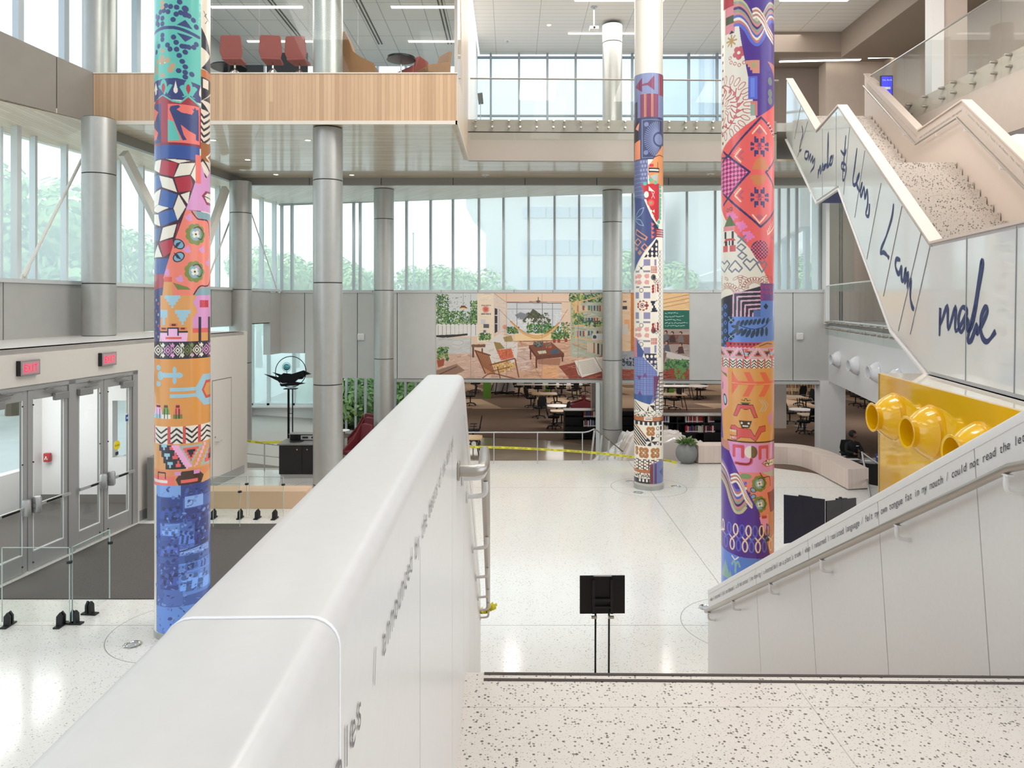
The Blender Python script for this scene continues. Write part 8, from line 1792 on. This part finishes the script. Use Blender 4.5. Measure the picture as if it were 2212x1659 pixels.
for px, y_, l in ((620, 17.6, 'dark grey desk panel upstairs behind the rose chairs, left of the grey column'), (525, 17.9, 'dark grey desk panel upstairs behind the leftmost rose chair')):
    x = at(px, 100, y_).x; single('desk_screen', (lambda m: (m.box(x-.5, x+.5, y_, y_+.04, FZ, FZ+1.1 if px > 600 else FZ+.9), m)[1])(MB()), mat('charcoal_screen', (52, 54, 60), .8), l, 'desk screen', 'desk screens upstairs')
t = thing('floor_sign', 'small grey sign on a thin stand at the left end of the upper balcony', 'sign', (at(1038, 213, 20.8).x, 20.8, 9.24)); c = at(1038, 213, 20.8); m = MB(); rot_panel(m, c, .16, .32, .015, -.5, .2); part('panel', m, mat('grey_sign_face', (120, 122, 122), .5), t); m = MB(); m.tube([(c.x, c.y, 9.24), (c.x, c.y, c.z-.14)], .012, 6); m.lathe([(.15, 0), (.15, .015)], (c.x, c.y, 9.24), 16); part('stand', m, ALU, t)
# lamps -------------------------------------------------------------------------------------------
def strip(label, xa, xb, Y, z, grp, Y2=None):
    Y2 = Y2 or Y; t = thing('ceiling_light', label, 'ceiling light', (xa, Y, z), group=grp); m = MB(); m.hexa([(xa, Y-.05, z-.03), (xb, Y2-.05, z-.03), (xb, Y2+.05, z-.03), (xa, Y+.05, z-.03), (xa, Y-.05, z+.02), (xb, Y2-.05, z+.02), (xb, Y2+.05, z+.02), (xa, Y+.05, z+.02)]); part('diffuser', m, LAMP, t)
    m = MB(); m.hexa([(xa-.02, Y-.07, z-.005), (xb+.02, Y2-.07, z-.005), (xb+.02, Y2+.07, z-.005), (xa-.02, Y+.07, z-.005), (xa-.02, Y-.07, z+.02), (xb+.02, Y2-.07, z+.02), (xb+.02, Y2+.07, z+.02), (xa-.02, Y+.07, z+.02)]); part('housing', m, WPAINT, t)
G1 = 'strip lights in the glazed upstairs room'; G2 = 'strip lights in the white upper ceiling'
strip('near strip light above the rose chairs, upstairs left', -8.1, -5.65, 19.45, 12.19, G1); strip('far strip light just above the rose chairs, upstairs left', -8.05, -5.65, 22.0, 12.19, G1); strip('near strip light at the right end of the glazed upstairs room', -3.25, -1.45, 19.45, 12.19, G1); strip('far strip light at the right end of the glazed upstairs room', -3.15, -1.45, 22.0, 12.19, G1)
strip('strip light in the white ceiling just left of the plain grey column top', 1.96, 4.3, 25.1, 13.59, G2); strip('strip light at the top edge of the picture between the grey column and purple column', 1.95, 4.7, 22.35, 13.59, G2); strip('strip light in the white ceiling directly right of the purple column', 9.0, 10.45, 25.1, 13.59, G2); strip('strip light at the top edge right of the purple column', 8.3, 10.4, 22.35, 13.59, G2)
strip('long strip light in the dark bulkhead above the staircase', 9.6, 12.4, 25.9, 12.88, 'strip lights in the grey bulkhead', 25.7); strip('short strip light in the bulkhead nearer the upper glass railing', 12.6, 14.4, 25.5, 12.88, 'strip lights in the grey bulkhead', 25.3)
for k, (px, py, z, l) in enumerate(((460, 303, ZS, 'small round downlight in the boarded soffit, right of the turquoise column'), (665, 303, ZS, 'small round downlight in the boarded soffit touching the grey column'), (535, 345, ZS, 'small round downlight in the boarded soffit above the far corner column'), (596, 377, ZS, 'small round downlight at the back edge of the boarded soffit, left'), (760, 378, ZS, 'small round downlight at the back edge of the boarded soffit, right of the grey column'), (1186, 54, 13.6, 'small round downlight in the white upper ceiling'))):
    Y = (z-CZ)*F/(HZ-py); p = at(px, py, Y); t = thing('downlight', l, 'downlight', (p.x, p.y, z), group='round downlights'); m = MB(); m.lathe([(.07, -.004), (.09, -.008), (.09, 0)], (p.x, p.y, z), 20, closed=True); part('rim', m, WPAINT, t); m = MB(); m.lathe([(.0, -.003), (.072, -.003)], (p.x, p.y, z), 20, closed=True); part('lens', m, LAMP, t)
for px, py, z, l in ((1048, 378, ZS, 'white sprinkler head under the rear of the boarded soffit'), (1096, 88, 13.6, 'white sprinkler head in the upper ceiling near its left end'), (1535, 376, ZS, 'flat white sensor under the soffit between the two right-hand patterned columns')):
    Y = (z-CZ)*F/(HZ-py); p = at(px, py, Y); t = thing('sprinkler', l, 'sprinkler', (p.x, p.y, z), group='sprinklers'); m = MB(); m.lathe([(.11, -.012), (.12, 0)], (p.x, p.y, z), 20); part('plate', m, WPAINT, t); m = MB(); m.lathe([(.02, -.07), (.035, -.05), (.03, -.01)], (p.x, p.y, z), 12); part('head', m, ALU, t)
c = at(1283, 62, 22.9); t = thing('projector', 'small white projector hanging from the upper ceiling on a thin stem', 'projector', tuple(c)); m = MB(); m.box(c.x-.14, c.x+.14, c.y-.12, c.y+.12, c.z-.05, c.z+.05); part('case', m, WPAINT, t, bevel=.015); m = MB(); m.tube([(c.x, c.y, c.z+.05), (c.x, c.y, 13.6)], .02, 8); m.lathe([(.1, -.02), (.1, 0)], (c.x, c.y, 13.6), 16); part('stem', m, ALU, t); m = MB(); m.lathe([(.035, 0), (.03, .02)], (c.x, c.y-.12, c.z), 14, (0, -1, 0)); part('lens', m, BLACK, t)
for k, (px0, px1, y1) in enumerate(((590, 657, 92), (765, 822, 95), (942, 972, 95))):
    Yb = 8*F/(HZ-y1); x = at(px1, y1, Yb).x; t = thing('linear_vent', ('slot vent in the glazed room ceiling, left of the grey column', 'slot vent in the glazed room ceiling, right of the grey column', 'slot vent in the glazed room ceiling, at its right end')[k], 'air vent', (x, 18, 12.2), group='slot vents upstairs')
    for s in (-.05, .05): m = MB(); m.box(x+s-.018, x+s+.018, 16.2, Yb, 12.185, 12.199); part('slot', m, GREYD, t)
def screen(label, a, b, Y, mm):
    p, q = at(a[0], a[1], Y), at(b[0], b[1], Y); t = thing('display_screen', label, 'screen', (p.x, Y, q.z)); m = MB(); m.box(p.x-.02, q.x+.02, Y, Y+.05, q.z-.02, p.z+.02); part('bezel', m, BLACK, t); m = MB(); m.box(p.x, q.x, Y-.006, Y, q.z, p.z); part('picture', m, mm, t); return t, p, q
t, p, q = screen('blue lit display screen upstairs behind the glass railing', (1904, 165), (1927, 205), 19.0, mat('screen_blue', (50, 50, 170), .3, emit=(50, 56, 190), es=.9))
m = MB(); write(m, 'CALL PLANS', (p.x+.02, 18.985, p.z-.12), (1, 0, 0), (0, 0, 1), .06, pitch=.025); m.box(p.x+.02, q.x-.05, 18.985, 18.99, p.z-.34, p.z-.28); part('lettering', m, WPAINT, t)
screen('dark display screen with a purple picture on the beige wall behind the staircase', (1878, 542), (1894, 580), 25.1, mat('screen_purple', (70, 34, 70), .3, emit=(90, 40, 90), es=.4))
# =================================================================== outdoors
BLD = mat('white_concrete', (232, 230, 226), .8, noise=.03, nscale=.6); BWN = mat('pale_window_band', (206, 214, 220), .4); 
t = thing('building', 'white office block with long window bands beyond the far windows', 'building', (-2, 66, -1.5)); m = MB(); m.box(-2.4, 14, 66, 80, 2.0, 14.0); m.box(.5, 14, 66.5, 80, -1.5, 2); m.extr([(-2.4, 66, 11.2), (-2.4, 66, 14), (-4.2, 66, 14), (-4.2, 66, 13.0)], (0, 12, 0)); part('wall', m, BLD, t)
for z0, z1 in ((4.9, 6.6), (8.6, 10.0), (12, 13)):
    for k in range(6): m = MB(); x = 1.0+k*2.15; m.box(x, x+2.05, 65.9, 66.02, z0, z1); part('window', m, BWN, t)
t = thing('building', 'tall pale building with upright ribs seen at right through both rows of windows', 'building', (14, 60, -1.5)); m = MB(); m.box(15.5, 34, 60, 78, 6, 34); m.box(17.5, 34, 61, 78, -1.5, 6); part('wall', m, BLD, t)
for k in range(16): m = MB(); m.box(15.6+k*1.1, 15.9+k*1.1, 59.7, 60, 18, 34); part('rib', m, mat('rib_grey', (196, 198, 200), .7), t)
m = MB(); m.hexa([(10, 50.5, 4.6), (26, 58, 9.5), (26, 60, 9.5), (10, 52.5, 4.6), (10, 50.5, 5.0), (26, 58, 10), (26, 60, 10), (10, 52.5, 5.0)]); 
part('stair_canopy', m, BLD, t)
t = thing('building', 'pale wing with tall windows outside, right of the purple column', 'building', (17, 34, -1.5)); m = MB(); m.wallbox((17.8, 52), (12.8, 31), 7.5, 10.5, -.4); part('wall', m, mat('wing_concrete', (206, 198, 190), .8), t)
for k in range(6): m = MB(); a = Vector((12.8, 31))+Vector((5, 21))*(k/6); m.wallbox(a+Vector((.15, .63)), a, 2.1, 7.5, -.2); part('mullion', m, MULLG, t)
m = MB(); m.wallbox((17.8, 52), (12.8, 31), 4.6, 4.8, -.25); part('transom', m, MULLG, t)
BARK = mat('bark', (120, 108, 94), .9)
def tree_mesh(seed, n, R, H, cols):
    r = random.Random(seed); m = MB(); blobs = [(Vector((r.uniform(-R, R)*.6, r.uniform(-R, R)*.6, H+r.uniform(-R, R)*.7)), r.uniform(.35, .6)*R) for _ in range(11)]
    for k in range(n):
        c, rad = r.choice(blobs); d = Vector((r.gauss(0, 1), r.gauss(0, 1), r.gauss(0, 1))).normalized(); p = c+d*rad*r.uniform(.75, 1.05); s = r.uniform(.10, .22)*R/2.4
        u = d.orthogonal().normalized(); w = d.cross(u); a = r.uniform(0, PI); u, w = u*math.cos(a)+w*math.sin(a), w*math.cos(a)-u*math.sin(a); m.mi = r.randrange(2); m.poly([p-u*s, p+w*s*.5, p+u*s, p-w*s*.5])
    return m.mesh('foliage', cols, smooth=False)
LG = [mat('leaf_light', (176, 208, 134), .6), mat('leaf_mid', (140, 180, 108), .6)]
TM = [tree_mesh(s, 5200, 2.6, 5.2, LG) for s in (1, 2, 3)]
tkm = MB(); tkm.tube([(0, 0, 0), (.1, 0, 2.5), (0, .1, 5.5)], .2, 8, rs=[.24, .16, .06]); TK = tkm.mesh('trunk', BARK)
def tree(label, x, y_, s, k, grp):
    t = thing('tree', label, 'tree', (x, y_, -1.5), random.uniform(0, 6), grp); t.scale = (s, s, s); link('foliage', TM[k % 3], t); link('trunk', TK, t)
for k, (px, top, Y, l) in enumerate(((28, 372, 29, 'bushy green tree outside at the far left edge of the left windows'), (95, 398, 31, 'green tree outside crossed by the long tie rod'), (165, 470, 33, 'lower green tree outside just left of the grey column above the doors'), (282, 455, 38, 'green tree outside between the grey column and the turquoise column'), (-30, 420, 26, 'green tree outside cut off by the left edge of the picture'))):
    ztp = CZ+(HZ-top)/F*Y; tree(l, (px-1106)/F*Y, Y, (ztp+1.5)/7.9, k, 'trees outside the left windows')
for k, (px, top) in enumerate(((560, 535), (640, 550), (700, 560), (800, 566), (850, 574), (905, 582), (985, 572), (1040, 566), (1400, 545), (1460, 572), (1720, 560), (1760, 550))):
    Y = 58+(k % 3)*3; 
    if px > 1300: Y = 54
    ztp = CZ+(HZ-top)/F*Y; tree('pale distant tree in the row beyond the far windows', (px-1106)/F*Y, Y, (ztp+1.5)/7.9, k, 'row of distant trees beyond the far windows')
def shrub(label, x, y_, s, k): t = thing('shrub', label, 'shrub', (x, y_, -1.1-3.2*s), 1.3*k, 'shrubs outside the lower garden window'); t.scale = (s, s, s); link('foliage', TM[k % 3], t)
for k, (x, y_) in enumerate(((-6.9, 30.2), (-6.2, 30.8), (-5.6, 29.9), (-7.6, 30.6), (-4.9, 30.4))): shrub('leafy green shrub outside the lower garden window behind the grey columns', x, y_, .62, k)
single('flagpole', (lambda m: (m.tube([(-8.2, 60, -1.5), (-8.2, 60, 9.9)], .06, 6), m.lathe([(.001, -.12), (.12, 0), (.001, .12)], (-8.2, 60, 10.0), 10), m)[2])(MB()), MULLG, 'thin bare flagpole far beyond the far windows', 'flagpole')
